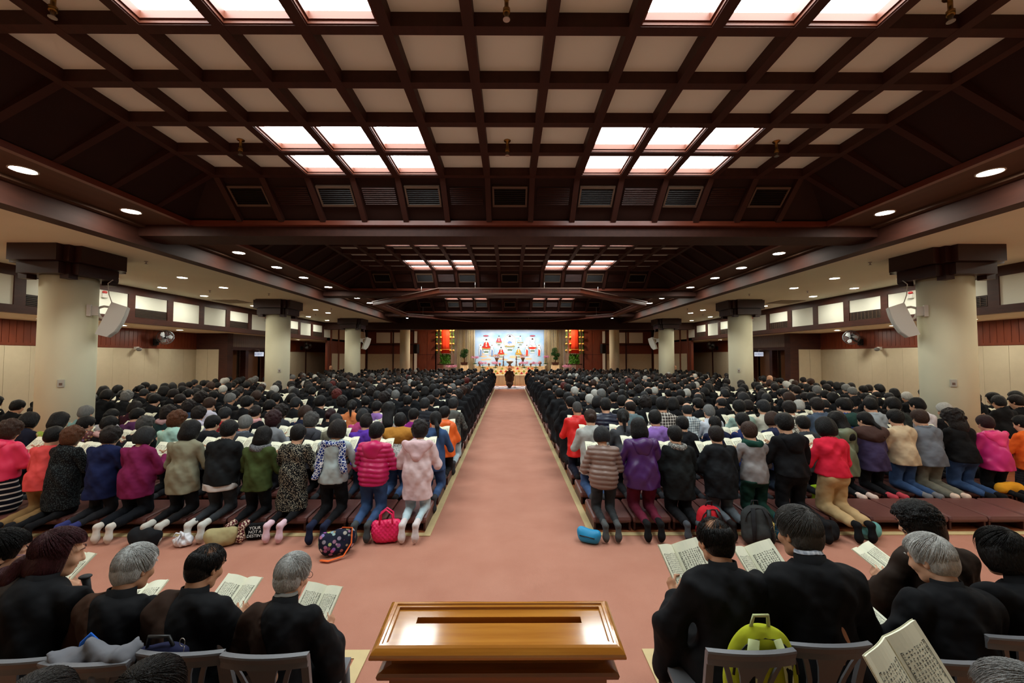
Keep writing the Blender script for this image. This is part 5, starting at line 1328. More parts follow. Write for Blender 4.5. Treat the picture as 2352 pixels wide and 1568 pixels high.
person(0, 533, 963, 'person in loose black cape top over white hem kneeling in front row', 'short', 'black', 'loose', cloth((26, 28, 30)), 0.58, 1.16, 'slim', (52, 54, 58), (206, 204, 198), [], 0.2, under=(210, 204, 200))
person(0, 447, 963, 'person in khaki grey long sleeved top kneeling in front row', 'longbob', 'black', 'loose', cloth((136, 132, 110)), 0.48, 1.0, 'slim', K, (196, 192, 184), [], 0.0)
person(0, 345, 982, 'person in plum long sleeved top kneeling in front row', 'bob', 'ash', 'loose', cloth((122, 32, 78)), 0.46, 1.16, 'wide', (20, 22, 28), (214, 206, 196), [], 0.0)
person(0, 268, 977, 'person in navy top with curly dark hair kneeling in front row', 'curlyshort', 'dark', 'loose', cloth((26, 34, 72)), 0.44, 1.0, 'slim', (36, 36, 40), (52, 56, 110), [], 0.2)
person(0, 181, 988, 'person in black lace dress with curly auburn hair kneeling in front row', 'curly', 'auburn', 'dress', LACE, 0.30, 1.0, 'slim', K, K, [], 0.2)
person(0, 140, 980, 'person in coral top and khaki trousers kneeling in front row', 'short', 'black', 'tee', cloth((230, 84, 84)), 0.55, 1.16, 'wide', (138, 108, 70), (30, 30, 34), [], 0.2, sleeve=0.7)
person(0, 38, 963, 'person in hot pink hooded jacket and striped skirt kneeling in front row', 'curly', 'brown', 'jacket', NYPK, 0.62, 1.16, 'skirt', STRIPE, K, [('hood', NYPK)], 0.2)
# front row, right of the aisle
person(0, 1380, 978, 'person in taupe puffer jacket kneeling by the aisle, right front row', 'bowl', 'ash', 'puffer', PUFB, 0.56, 1.0, 'slim', (46, 48, 50), (76, 78, 78), [('collar', PUFB)], 0.0)
person(0, 1465, 960, 'person in purple nylon jacket and maroon trousers kneeling in front row', 'longbob', 'black', 'jacket', NYP, 0.52, 1.16, 'jeans', (96, 28, 48), (22, 22, 24), [('hood', NYP)], 0.0)
person(0, 1548, 980, 'person in black vest with floral sleeves kneeling in front row', 'short', 'black', 'jacket', cloth((24, 27, 28)), 0.42, 1.16, 'wide', K, (70, 74, 80), [('scarf', cloth((40, 40, 44), kind='cells', rgb2=(190, 188, 180), nscale=60))], 0.0)
person(0, 1642, 993, 'person in black coat and grey jeans kneeling beside the red backpack', 'short', 'dark', 'jacket', cloth((25, 27, 30)), 0.44, 1.16, 'jeans', (84, 90, 96), (30, 28, 28), [('collar', (22, 22, 24))], -0.2)
person(0, 1718, 968, 'person in grey sweater with dark green scarf kneeling in front row', 'short', 'brown', 'tee', cloth((140, 136, 136)), 0.60, 1.0, 'jeans', (28, 58, 48), (226, 206, 120), [('scarf', (24, 62, 52))], -0.2)
person(0, 1800, 948, 'person in black hooded top with white stripes kneeling in front row', 'short', 'black', 'loose', cloth((20, 20, 23)), 0.64, 1.0, 'jeans', K, (24, 24, 26), [('hood', (22, 22, 25))], -0.2)
person(0, 1893, 958, 'person in bright red sweater and khaki trousers kneeling in front row', 'bob', 'black', 'loose', cloth((222, 40, 66)), 0.66, 1.0, 'wide', (190, 160, 116), (20, 20, 22), [], 0.0)
# second row
NR = 'kneeling in the second row'
for a in (
    (1, 1002, 943, 'person in blue denim shirt with ponytail %s by aisle' % NR, 'lowtail', 'black', 'tee', DENIM, 0.5, 1.0, 'jeans', DENIM),
    (1, 921, 947, 'person in white lace top with mustard shawl %s' % NR, 'short', 'black', 'loose', WLACE, 0.55, 1.16, 'jeans', DENIM, (40, 40, 44), [('shawl', cloth((176, 120, 48)))]),
    (1, 844, 950, 'person in violet jacket %s' % NR, 'tuft', 'dark', 'jacket', cloth((92, 52, 160)), 0.6, 1.0, 'jeans', DDENIM, (50, 40, 40), [('collar', (92, 52, 160))]),
    (1, 775, 949, 'person in grey-green hooded top %s' % NR, 'short', 'ash', 'jacket', cloth((116, 114, 98)), 0.55, 1.0, 'slim', K, (60, 60, 64), [('hood', (116, 114, 98))]),
    (1, 719, 945, 'person in dark grey hooded top with greying tousled hair %s' % NR, 'curlyshort', 'salt', 'jacket', cloth((66, 66, 72)), 0.55, 1.0, 'slim', K, (60, 60, 64), [('hood', (66, 66, 72))]),
    (1, 633, 942, 'person in mid grey top with curly plum hair %s' % NR, 'curly', 'plum', 'tee', cloth((128, 130, 134)), 0.55, 1.0),
    (1, 570, 952, 'person in slate grey shirt with short grey hair %s' % NR, 'short', 'grey', 'tee', cloth((64, 68, 74)), 0.55, 1.0, 'slim', K, (60, 60, 64), [('collar', (110, 116, 128))]),
    (1, 496, 952, 'person in black hooded sweatshirt %s on the left' % NR, 'short', 'black', 'jacket', cloth((30, 32, 36)), 0.55, 1.0, 'slim', K, (60, 60, 64), [('hood', (30, 32, 36))]),
    (1, 416, 942, 'person in mint green top with curly auburn hair %s' % NR, 'curly', 'auburn', 'tee', cloth((168, 206, 192)), 0.55, 1.0),
    (1, 345, 955, 'person in black top with curly grey hair %s' % NR, 'curlyshort', 'salt', 'tee', cloth((26, 28, 32)), 0.5, 1.0),
    (1, 262, 962, 'person in black top with pale pink scarf %s' % NR, 'short', 'black', 'tee', cloth((24, 25, 28)), 0.5, 1.0, 'slim', K, (60, 60, 64), [('scarf', cloth((188, 150, 146)))]),
    (1, 210, 959, 'person in teal top with red patterned scarf %s' % NR, 'short', 'black', 'tee', cloth((58, 110, 108)), 0.5, 1.0, 'slim', K, (60, 60, 64), [('shawl', cloth((96, 60, 60), kind='print', rgb2=(190, 120, 90), nscale=24))]),
    (1, 150, 945, 'person in lime green floral top %s' % NR, 'longbob', 'black', 'tee', LIMEF, 0.5, 1.16),
    (1, 82, 945, 'person in dark navy top wearing a face mask %s' % NR, 'bob', 'black', 'tee', cloth((28, 30, 46)), 0.5, 1.16),
    (1, 1355, 938, 'person in pale grey cardigan with brown bun %s by the aisle' % NR, 'bun', 'brown', 'loose', cloth((172, 174, 170)), 0.44, 0.95, 'jeans', DENIM),
    (1, 1430, 938, 'person in charcoal wool jacket with long black ponytail %s' % NR, 'ponytail', 'black', 'tee', cloth((74, 76, 80)), 0.5, 1.0),
    (1, 1503, 941, 'person in lilac jacket %s' % NR, 'short', 'black', 'jacket', cloth((140, 104, 178)), 0.55, 1.0, 'slim', K, (60, 60, 64), [('collar', (170, 140, 200))]),
    (1, 1565, 957, 'person in black tracksuit top with white piping %s' % NR, 'short', 'black', 'jacket', cloth((24, 24, 28)), 0.5, 1.0, 'slim', K, (60, 60, 64), [('collar', (24, 24, 28))]),
    (1, 1640, 957, 'person in navy fleece jacket %s behind the black coat' % NR, 'crop', 'black', 'jacket', cloth((30, 34, 60)), 0.5, 1.0, 'jeans', DDENIM, (60, 60, 64), [('collar', (30, 34, 60))]),
    (1, 1703, 947, 'person in dark blue sweatshirt %s behind the grey sweater' % NR, 'short', 'black', 'tee', cloth((36, 46, 90)), 0.5, 1.0, 'jeans', DDENIM),
    (1, 1772, 945, 'person in navy windbreaker with brown hair %s' % NR, 'bowl', 'brown', 'jacket', cloth((38, 42, 68)), 0.5, 1.0, 'jeans', DDENIM, (60, 60, 64), [('hood', (38, 42, 68))]),
    (1, 1842, 955, 'person in charcoal pullover %s left of the red sweater' % NR, 'short', 'black', 'tee', cloth((58, 62, 66)), 0.5, 1.0),
    (1, 1920, 945, 'person in olive rain jacket with long black hair %s' % NR, 'long', 'black', 'jacket', NYO, 0.42, 1.0, 'slim', K, (226, 200, 186), [('hood', NYO)]),
    (1, 1985, 945, 'person in brown shawl over purple cardigan %s' % NR, 'lowtail', 'black', 'loose', cloth((66, 56, 88)), 0.5, 1.16, 'slim', K, (190, 70, 80), [('shawl', cloth((74, 54, 50)))]),
    (1, 2056, 940, 'person in beige blazer and jeans %s' % NR, 'short', 'black', 'jacket', cloth((206, 184, 152)), 0.56, 1.0, 'jeans', DENIM, (120, 118, 120)),
    (1, 2112, 940, 'person in blue grey padded jacket with brown hair %s' % NR, 'short', 'brown', 'jacket', cloth((112, 118, 128)), 0.55, 1.16, 'wide', (112, 108, 96), (226, 196, 176), [('collar', (98, 104, 112))]),
    (1, 2188, 940, 'person in black sweater with long curly dark hair and jeans %s' % NR, 'curlylong', 'dark', 'loose', cloth((20, 20, 22)), 0.6, 1.16, 'jeans', DENIM, (24, 24, 26)),
    (1, 2262, 953, 'person in bright pink rain jacket with plum hair %s' % NR, 'short', 'plum', 'jacket', mat('pink_nylon', (214, 44, 128), 0.4, 0.45, noise=0.3, nscale=5), 0.52, 1.16, 'slim', K, (24, 24, 26), [('pointed_hood', mat('pink_nylon_hood', (236, 60, 130), 0.4, 0.45))]),
    (1, 2346, 980, 'person in orange sweater %s at the right picture edge' % NR, 'short', 'black', 'loose', cloth((234, 106, 40)), 0.5, 1.16, 'wide', cloth((30, 32, 40), kind='plaid', rgb2=(60, 60, 66), nscale=8)),
): person(*a)
NR = 'kneeling in the third row'
for a in (
    (2, 1022, 932, 'person in bright orange hooded jacket %s' % NR, 'short', 'black', 'jacket', mat('orange_nylon', (240, 106, 38), 0.45, 0.4, noise=0.25, nscale=5), 0.5, 1.16, 'slim', K, (60, 60, 64), [('hood', MATS['orange_nylon'])]),
    (2, 952, 938, 'person in magenta purple top %s' % NR, 'short', 'black', 'tee', cloth((142, 40, 124)), 0.5, 1.0),
    (2, 895, 923, 'person in colourful geometric print top %s' % NR, 'long', 'black', 'tee', GEO, 0.5, 1.0),
    (2, 836, 940, 'person in rose pink top %s' % NR, 'bob', 'ash', 'tee', cloth((186, 70, 126)), 0.5, 1.16),
    (2, 763, 936, 'person in black top with plum hair bun %s' % NR, 'bun', 'plum', 'tee', cloth((22, 22, 25)), 0.5, 1.0),
    (2, 706, 930, 'person in navy cardigan with brown bowl cut %s' % NR, 'bowl', 'brown', 'tee', cloth((30, 36, 58)), 0.5, 1.0),
    (2, 650, 928, 'person in charcoal top with wavy brown hair %s' % NR, 'curly', 'dark', 'tee', cloth((52, 54, 60)), 0.5, 1.0),
    (2, 592, 929, 'person in black cardigan over pink with brown bun %s' % NR, 'bun', 'dark', 'tee', cloth((28, 28, 34)), 0.5, 1.0, 'slim', K, (60, 60, 64), [('scarf', cloth((220, 160, 160)))]),
    (2, 523, 934, 'person in red plaid shirt with greying hair %s' % NR, 'short', 'ash', 'tee', RPLAID, 0.5, 1.0),
    (2, 464, 932, 'person in pale lavender top with tousled hair %s' % NR, 'curlyshort', 'dark', 'tee', cloth((196, 192, 210)), 0.5, 1.0),
    (2, 395, 930, 'person in dark teal top with striped scarf %s' % NR, 'curly', 'dark', 'tee', cloth((38, 58, 60)), 0.5, 1.0, 'slim', K, (60, 60, 64), [('scarf', cloth((190, 150, 150), kind='stripes', rgb2=(60, 40, 50), nscale=22))]),
    (2, 325, 936, 'person in purple cardigan %s' % NR, 'short', 'black', 'tee', cloth((84, 44, 84)), 0.5, 1.0),
    (2, 268, 941, 'person in pale grey top with pinned black hair %s' % NR, 'bun', 'black', 'tee', cloth((178, 178, 184)), 0.5, 1.0),
    (2, 208, 930, 'person in pale teal shirt with grey hair %s' % NR, 'short', 'grey', 'tee', cloth((120, 160, 160)), 0.5, 1.0),
    (2, 1325, 920, 'person in red sports jacket with shaved grey head %s' % NR, 'buzz', 'salt', 'jacket', NYR, 0.46, 1.0, 'jeans', (22, 24, 40), (24, 24, 26), [('collar', NYR)], 0.0, None, None, True),
    (2, 1390, 912, 'person in navy quilted vest %s' % NR, 'crop', 'black', 'puffer', PUFN, 0.52, 1.16, 'slim', K, (60, 60, 64), [('collar', PUFN)]),
    (2, 1446, 915, 'person in teal grey shirt with balding head %s' % NR, 'bald', 'dark', 'tee', cloth((96, 116, 120)), 0.5, 1.0, 'slim', K, (60, 60, 64), [('collar', (120, 138, 142))]),
    (2, 1520, 912, 'person in dark plaid shirt %s' % NR, 'tuft', 'black', 'tee', PLAID, 0.5, 1.16),
    (2, 1577, 923, 'person in pale checked shirt with thinning hair %s' % NR, 'bald', 'ash', 'tee', LPLAID, 0.5, 1.0),
    (2, 1627, 928, 'person in white shirt with cropped grey hair %s' % NR, 'crop', 'grey', 'tee', cloth((206, 212, 222)), 0.5, 1.0, 'slim', K, (60, 60, 64), [('collar', (214, 218, 226))]),
    (2, 1697, 918, 'person in pale green shirt raising a book %s' % NR, 'short', 'black', 'tee', cloth((150, 176, 164)), 0.5, 1.0),
    (2, 1753, 918, 'person in cream shirt with greying hair %s' % NR, 'short', 'ash', 'tee', cloth((196, 192, 176)), 0.5, 1.16, 'slim', K, (60, 60, 64), [('collar', (204, 200, 186))]),
    (2, 1812, 920, 'person in white top with scribble print %s' % NR, 'short', 'dark', 'tee', cloth((214, 208, 192), kind='cells', rgb2=(70, 70, 66), nscale=20), 0.5, 1.0),
    (2, 1876, 908, 'person in blue grey work jacket %s' % NR, 'short', 'dark', 'jacket', cloth((78, 90, 108)), 0.5, 1.16, 'slim', K, (60, 60, 64), [('collar', (78, 90, 108))]),
    (2, 1937, 914, 'person in blue and green hooded jacket %s' % NR, 'short', 'black', 'jacket', cloth((36, 66, 140)), 0.5, 1.0, 'slim', K, (60, 60, 64), [('hood', (44, 72, 66))]),
    (2, 1999, 909, 'person in pale grey shirt %s near the right column' % NR, 'crop', 'black', 'tee', cloth((164, 172, 178)), 0.5, 1.16, 'slim', K, (60, 60, 64), [('collar', (170, 178, 184))]),
    (2, 2052, 908, 'person in dark green tee shirt %s near the right column' % NR, 'short', 'black', 'tee', cloth((48, 54, 52)), 0.5, 1.16),
    (2, 2107, 905, 'person in white tee shirt %s in front of the right column' % NR, 'crop', 'black', 'tee', cloth((224, 222, 228)), 0.5, 1.16, 'slim', K, (60, 60, 64), [], None, None, None, False, 0.45),
): person(*a)
NR = 'kneeling in the fourth row'
for a in (
    (3, 1042, 913, 'person in grey camouflage vest %s' % NR, 'short', 'ash', 'tee', cloth((70, 72, 70), kind='cells', rgb2=(104, 106, 100), nscale=18), 0.5, 1.0, 'jeans', LDENIM, (60, 60, 64), [('hood', (96, 100, 96))]),
    (3, 977, 913, 'person in dark padded vest with greying hair %s' % NR, 'short', 'ash', 'puffer', cloth((44, 46, 52)), 0.5, 1.16),
    (3, 868, 920, 'person in lilac collared shirt %s' % NR, 'short', 'black', 'tee', cloth((150, 110, 180)), 0.5, 1.0),
    (3, 811, 917, 'person in light orange top with black ponytail %s' % NR, 'ponytail', 'black', 'tee', cloth((226, 136, 84)), 0.5, 1.0),
    (3, 441, 918, 'person in dark blue top with wavy brown hair %s' % NR, 'curly', 'dark', 'tee', cloth((44, 62, 88)), 0.5, 1.0),
    (3, 487, 912, 'person in white shirt with short brown hair %s' % NR, 'short', 'brown', 'tee', cloth((206, 204, 220)), 0.5, 1.0),
    (3, 320, 920, 'person in maroon top with brown hair %s' % NR, 'bob', 'dark', 'tee', cloth((60, 26, 40)), 0.5, 1.0),
): person(*a)

# ------------------------------------------------------------------ the robed congregation
HKINDS = [('short', 'black', 'short black hair', 26), ('bob', 'black', 'black bobbed hair', 18), ('short', 'dark', 'short dark brown hair', 10), ('crop', 'black', 'cropped black hair', 8), ('bun', 'black', 'black hair in a bun', 6),
          ('short', 'grey', 'short grey hair', 5), ('curly', 'dark', 'curly dark hair', 8), ('longbob', 'black', 'long black hair', 8), ('crop', 'ash', 'cropped greying hair', 5), ('curlyshort', 'brown', 'curly brown hair', 5),
          ('short', 'white', 'short white hair', 4), ('curly', 'grey', 'curly grey hair', 2), ('bowl', 'brown', 'brown bowl-cut hair', 4), ('ponytail', 'black', 'black ponytail', 4), ('bald', 'ash', 'balding grey head', 3), ('curly', 'red', 'curly reddish hair', 1), ('bowl', 'ash', 'greying bowl-cut hair', 2)]
HW = [h[3] for h in HKINDS]
ROBES = [((20, 20, 23), 'black'), ((24, 25, 28), 'black'), ((18, 19, 22), 'black')]
seats = []
for r in range(1, NROW):
    y = ROWY[r]
    for sg in (-1, 1):
        k = 0
        while True:
            x = sg*(SX0-0.02+SXP*k); k += 1
            if abs(x) > 11.4 or abs(x) > 1.30*y+0.3: break
            if r < 3 and abs(x) > 1.27*y: break
            if any(abs(abs(x)-8.5) < 0.78 and -0.95 < y-cy < 1.15 for cy in CY): continue
            if any(o[0] == sg and o[1] == r and abs(o[2]-x) < 0.40 for o in OCC): continue
            if r <= 1 and sg > 0 and abs(x) > 7.6: continue
            if abs(x) > 10.6 and (y > 16.2): continue
            if random.random() < 0.05 and k > 2: continue
            seats.append((r, sg, k, x+random.uniform(-0.06, 0.06), y+random.uniform(-0.06, 0.06)))
N_OTHER = 16
N_IND = 300-len(OCC)-N_OTHER
seats.sort(key=lambda s_: s_[4])
ind, rest = seats[:N_IND], seats[N_IND:]
for (r, sg, k, x, y) in ind:
    hk = random.choices(HKINDS, HW)[0]; rc = random.choice(ROBES)
    b = random.choice((1.0, 1.0, 1.16)); yaw = random.choice((-0.2, 0.0, 0.2)); R = head_rot(yaw, 0.42)
    sd = 'left' if sg < 0 else 'right'
    lab = 'black-robed person, %s, %s row %s, %s from aisle' % (hk[2], ORD[r], sd, NTH[k-1])
    s = random.uniform(0.95, 1.04)
    t = thing('person', lab, 'person', (x, y, 0), random.uniform(-0.08, 0.08), 'people kneeling in black robes'); t.scale = (s, s, s)
    put('body', body_mesh(b, yaw, 0.42), SKIN if random.random() < 0.7 else SKIN2, t)
    put('hair', hair_mesh(hk[0]), hairm(HC[hk[1]]), t, mx=head_mx(HEADC, R))
    put('robe', robe_mesh(b, k % 2), cloth(rc[0], rough=0.8), t)
    if abs(x) > 1.6 and random.random() < 0.45:
        book('open sutra book held in the %s row %s, %s from the aisle' % (ORD[r], sd, NTH[min(k, 30)-1]), (x+random.uniform(-0.04, 0.04), y+0.43*s, 0.955*s), (0.75, 0, random.uniform(-0.2, 0.2)), 0, 'open sutra books')

# everyone farther away, one uncountable mass
def arr(me):
    n = len(me.vertices); P = np.empty(n*3, np.float32); me.vertices.foreach_get('co', P); F = np.empty(len(me.polygons)*4, np.int32); me.loops.foreach_get('vertex_index', F)
    return P.reshape(-1, 3).astype(float), F.reshape(-1, 4)
def head_lod():
    D = Sdf((-0.13, -0.15, -0.18), (0.13, 0.16, 0.16), 0.024); add_head(D, (0, 0, 0), np.eye(3)); D.cap((0, -0.03, -0.06), (0, -0.06, -0.16), 0.052, 0.055); return D.surf()
CH = head_lod()
def hair_lod(kind):
    me = hair_mesh(kind, 0.021); return arr(me)
HL = {h[0]: hair_lod(h[0]) for h in HKINDS}
def robe_lod(cutz):
    me = robe_mesh(1.0, 0, 0.042); P, F = arr(me)
    if cutz: F = F[(P[F][:, :, 2] > cutz).all(1)]
    use = np.unique(F); mp_ = -np.ones(len(P), int); mp_[use] = np.arange(len(use)); return P[use], mp_[F]
RL, RLF = robe_lod(0.72), robe_lod(0)
pieces = {}
VP_, FP_, MP_ = [], [], []; off = 0
mats_ = [SKIN, cloth(ROBES[0][0], rough=0.8), cloth(ROBES[1][0], rough=0.8), M_page]
hidx = {}
for h in HKINDS:
    if h[1] not in hidx: hidx[h[1]] = len(mats_); mats_.append(hairm(HC[h[1]]))
hidx['brownrobe'] = len(mats_); mats_.append(cloth((52, 36, 30), rough=0.8))
def addp(P, F, m):
    global off
    VP_.append(P); FP_.append(F+off); MP_.append(np.full(len(F), m)); off += len(P)
bkm = MB(); bkm.quad((-0.15, -0.1, 0.03), (0, -0.1, 0), (0, 0.1, 0), (-0.15, 0.1, 0.03)); bkm.quad((0, -0.1, 0), (0.15, -0.1, 0.03), (0.15, 0.1, 0.03), (0, 0.1, 0))
BP, BF = np.array(bkm.v), np.array(bkm.f)
for (r, sg, k, x, y) in rest:
    hk = random.choices(HKINDS, HW)[0]; s = random.uniform(0.95, 1.05); yaw = random.uniform(-0.3, 0.3)
    R = head_rot(yaw, random.uniform(0.3, 0.5)); T = np.array((x, y, 0.0)); C = np.array(HEADC)
    addp((CH[0] @ R.T+C)*s+T, CH[1], 0)
    h = HL[hk[0]]; addp((h[0] @ R.T+C)*s+T, h[1], hidx[hk[1]])
    rb = RLF if k <= 2 else RL
    rm = random.choice((1, 2)) if not (r > 19 and random.random() < 0.35) else hidx['brownrobe']
    addp(rb[0]*s+T, rb[1], rm)
    if abs(x) > 2 and random.random() < 0.3: addp((BP @ rotx(0.75).T)*s+T+np.array((0, 0.41*s, 0.985*s)), BF, 3)
P = np.concatenate(VP_); F = np.concatenate(FP_); MI = np.concatenate(MP_)
me = np_mesh('crowd', P, F, mats_)
me.polygons.foreach_set('material_index', MI.astype(np.int32)); me.update()
cr = link('crowd', me); tag(cr, 'far rows of kneeling people in black robes, heads bowed toward the altar', 'crowd', kind='stuff')

# monk before the altar and a few robed figures apart from the rows
def robed(label, x, y, s, hair, hc, robe_c, skin=SKIN, yaw=0.0, sash=None, z=0.0):
    R = head_rot(yaw, 0.2)
    t = thing('person', label, 'person', (x, y, z), 0); t.scale = (s, s, s)
    put('body', body_mesh(1.0, yaw, 0.2), skin, t)
    if hair: put('hair', hair_mesh(hair), hairm(HC[hc]), t, mx=head_mx(HEADC, R))
    put('robe', robe_mesh(1.16, 1), cloth(robe_c), t)
    return t
robed('bald person in dark brown robe kneeling alone on the rug before the altar', -0.02, 28.2, 1.07, None, None, (88, 60, 46), yaw=0.0, z=0.013)
robed('shaven person in brown robe near the door surround on the right', (1772-1171)*14.3/FPX, 14.3, 1.12, None, None, (58, 42, 34), SKIN, 0.2)
robed('shaven person in dark brown robe beyond the far left column', (760-1171)*24.2/FPX, 24.2, 1.22, None, None, (48, 34, 28), SKIN2)
robed('shaven person in dark brown robe beyond the far right column', (1552-1171)*24.2/FPX, 24.2, 1.22, None, None, (48, 34, 28), SKIN2)

# ------------------------------------------------------------------ bags beside the front rows
def soft(name, lo, hi, h, fn, m):
    D = Sdf(lo, hi, h); fn(D); return D.mesh(name, m, 1)
def floor_at(u, v): y = EYE*FPX/(v-819); return ((u-1171)*y/FPX, y)
def handbag(label, loc, rz, w_, d_, h_, m, handle=None, cat='bag', quilt=False, seed=1, name='bag', hh=0.13):
    t = thing(name, label, cat, (loc[0], loc[1], 0.0), rz)
    def fn(D):
        D.cap((-w_/2+d_/2, 0, d_*0.45), (w_/2-d_/2, 0, d_*0.45), d_*0.45, k=0); D.cap((-w_/2+d_*0.45, 0, h_*0.55), (w_/2-d_*0.45, 0, h_*0.55), d_*0.42, k=0.05); D.cap((-w_*0.36, 0, h_*0.86), (w_*0.36, 0, h_*0.86), d_*0.26, k=0.06)
        if quilt: D.disp(lambda x, y, z: -0.010*np.minimum(np.abs(np.sin((x+z)*math.pi/0.05)), np.abs(np.sin((x-z)*math.pi/0.05)))+0.004)
        D.disp(folds(0.008, 26, 30, seed)); D.plane((0, 0, 0.012), (0, 0, -1))
    put('bag_body', soft('bag_body', (-w_/2-0.06, -d_/2-0.08, 0), (w_/2+0.06, d_/2+0.08, h_+0.08), 0.010, fn, m), None, t)
    if handle:
        for sy in (-1, 1):
            q = MB(); q.tube([(-w_*0.22, sy*d_*0.24, h_*0.80), (-w_*0.2, sy*d_*0.25, h_+hh*0.6), (0, sy*d_*0.22, h_+hh), (w_*0.2, sy*d_*0.25, h_+hh*0.6), (w_*0.22, sy*d_*0.24, h_*0.80)], 0.011, 8); q.build('handle', handle, t)
    return t
pk = mat('pink_quilted_leather', (226, 34, 92), 0.4, 0.4)
handbag('bright pink quilted handbag beside the magenta puffer jacket', floor_at(893, 1236), 0.1, 0.34, 0.16, 0.25, pk, pk, quilt=True)
t = handbag('dark patterned shoulder bag with orange strap lying on the carpet', floor_at(782, 1262), 0.5, 0.36, 0.20, 0.24, cloth((30, 34, 52), kind='print', rgb2=(150, 46, 60), nscale=20))
q = MB(); q.tube([(-0.17, -0.11, 0.02), (-0.1, -0.17, 0.02), (0.05, -0.15, 0.03), (0.13, -0.13, 0.14), (0.15, -0.03, 0.26), (0.05, 0.0, 0.27)], [0.02]*6, 8, flat=0.3); q.build('strap', mat('orange_webbing', (232, 104, 48), 0.7, 0.2), t)
t = handbag('bright blue zipped pouch on the carpet by the right aisle edge', floor_at(1350, 1238), -0.5, 0.26, 0.13, 0.14, mat('bright_blue_nylon', (32, 140, 190), 0.45, 0.4, noise=0.2, nscale=6))
q = MB(); q.tube([(-0.09, -0.073, 0.09), (0.0, -0.083, 0.095), (0.09, -0.073, 0.085)], 0.006, 6); q.build('zip', M_black, t)
handbag('beige cloth bag lying behind the front row kneelers', floor_at(523, 1243), 0.3, 0.32, 0.18, 0.17, cloth((166, 154, 112)), name='bag')
WPF = mat('white_plastic_film', (222, 222, 228), 0.35, 0.5, bump=0.8, bscale=30)
FX, FY = floor_at(438, 1243)
t = thing('plastic_bag', 'white plastic carrier bag on the carpet between two pairs of feet', 'bag', (FX, FY, 0.0))
def pbag(D):
    D.ell((0, 0, 0.055), (0.105, 0.075, 0.06), 0); D.ell((0.03, 0.01, 0.09), (0.06, 0.05, 0.055), 0.03); D.cap((0.0, -0.01, 0.10), (-0.01, -0.02, 0.145), 0.035, 0.014, 0.03)
    D.disp(folds(0.013, 60, 48, 8, 55)); D.disp(folds(0.006, 120, 90, 9, 110)); D.plane((0, 0, 0.011), (0, 0, -1))
bo_ = put('bag_body', soft('bag_body', (-0.17, -0.15, 0), (0.17, 0.15, 0.2), 0.007, pbag, WPF), None, t)
q = MB()
for pts in ([(-0.01, -0.02, 0.14), (-0.05, -0.05, 0.165), (-0.075, -0.055, 0.13), (-0.04, -0.05, 0.12)], [(-0.01, -0.02, 0.14), (0.03, -0.05, 0.16), (0.045, -0.06, 0.12), (0.01, -0.05, 0.115)], [(-0.01, -0.03, 0.14), (-0.02, -0.075, 0.10), (-0.015, -0.085, 0.06)]): q.tube(pts, [0.012, 0.014, 0.013, 0.008][:len(pts)], 8, flat=0.4)
q.build('knot', WPF, bo_)
handbag('black rucksack lying flat behind the plum top', floor_at(352, 1243), -0.2, 0.36, 0.2, 0.16, cloth((26, 28, 32)))
t = handbag('black tote bag with white lettering behind the olive top', floor_at(603, 1228), 0.2, 0.26, 0.10, 0.19, cloth((20, 20, 22)))
wh = mat('white_print', (226, 224, 220), 0.8, 0.1)
for i, k_ in enumerate(('t1', 't2', 't3')):
    if not LETTER[k_].materials: LETTER[k_].materials.append(wh)
    o = link('lettering', LETTER[k_], t, (0.0, -0.075, 0.155-0.045*i), (math.pi/2-0.35, 0, 0)); o.scale = (0.8, 0.8, 0.8)
def backpack(label, loc, rz, w_, h_, m, m2, lean=0.0, detail=True, scale=1.0):
    t = thing('backpack', label, 'backpack', (loc[0], loc[1], loc[2] if len(loc) > 2 else 0.0), rz); t.rotation_euler = (lean, 0, rz)
    def fn(D):
        D.cap((-w_*0.30, 0, w_*0.3), (w_*0.30, 0, w_*0.3), w_*0.24, k=0); D.ell((0, 0, h_*0.5), (w_*0.5, w_*0.34, h_*0.42), 0.06); D.ell((0, 0, h_*0.78), (w_*0.42, w_*0.27, h_*0.22), 0.06); D.ell((0, -w_*0.26, h_*0.33), (w_*0.36, w_*0.16, h_*0.2), 0.03)
        D.disp(folds(0.007, 26, 22, int(h_*1000))); D.plane((0, 0, 0.012), (0, 0, -1))
    put('bag_body', soft('bag_body', (-w_/2-0.07, -w_/2-0.08, 0), (w_/2+0.07, w_/2+0.06, h_+0.08), 0.011, fn, m), None, t)
    for sx in (-1, 1):
        q = MB(); q.tube([(sx*w_*0.16, -w_*0.24, h_*0.93), (sx*w_*0.24, -w_*0.37, h_*0.72), (sx*w_*0.28, -w_*0.41, h_*0.45), (sx*w_*0.30, -w_*0.34, h_*0.12)], [0.024, 0.026, 0.024, 0.016], 8, flat=0.35); q.build('strap', m2, t)
    q = MB(); q.tube([(-0.04, 0, h_*0.97), (-0.03, -0.02, h_+0.05), (0.03, -0.02, h_+0.05), (0.04, 0, h_*0.97)], 0.009, 6); q.build('top_loop', m2, t)
    q = MB(); q.tube([(w_*0.44*math.cos(a), -w_*0.22, h_*0.6+h_*0.33*math.sin(a)) for a in [math.pi*i/10 for i in range(11)]], 0.006, 6); q.build('zip', M_black, t)
    return t
backpack('red backpack standing behind the black coat', floor_at(1622, 1232), 0.15, 0.30, 0.40, cloth((196, 36, 48)), M_black)
backpack('charcoal backpack leaning on the kneelers in front row', floor_at(1737, 1248), -0.1, 0.34, 0.44, cloth((52, 54, 54)), cloth((34, 34, 36)), -0.25)
backpack('teal blue backpack beside the charcoal backpack', floor_at(1795, 1236), 0.3, 0.26, 0.36, cloth((22, 84, 112)), M_black)
handbag('black bag behind the black hooded top', floor_at(1882, 1234), 0.2, 0.36, 0.2, 0.2, cloth((24, 26, 30)), seed=4)
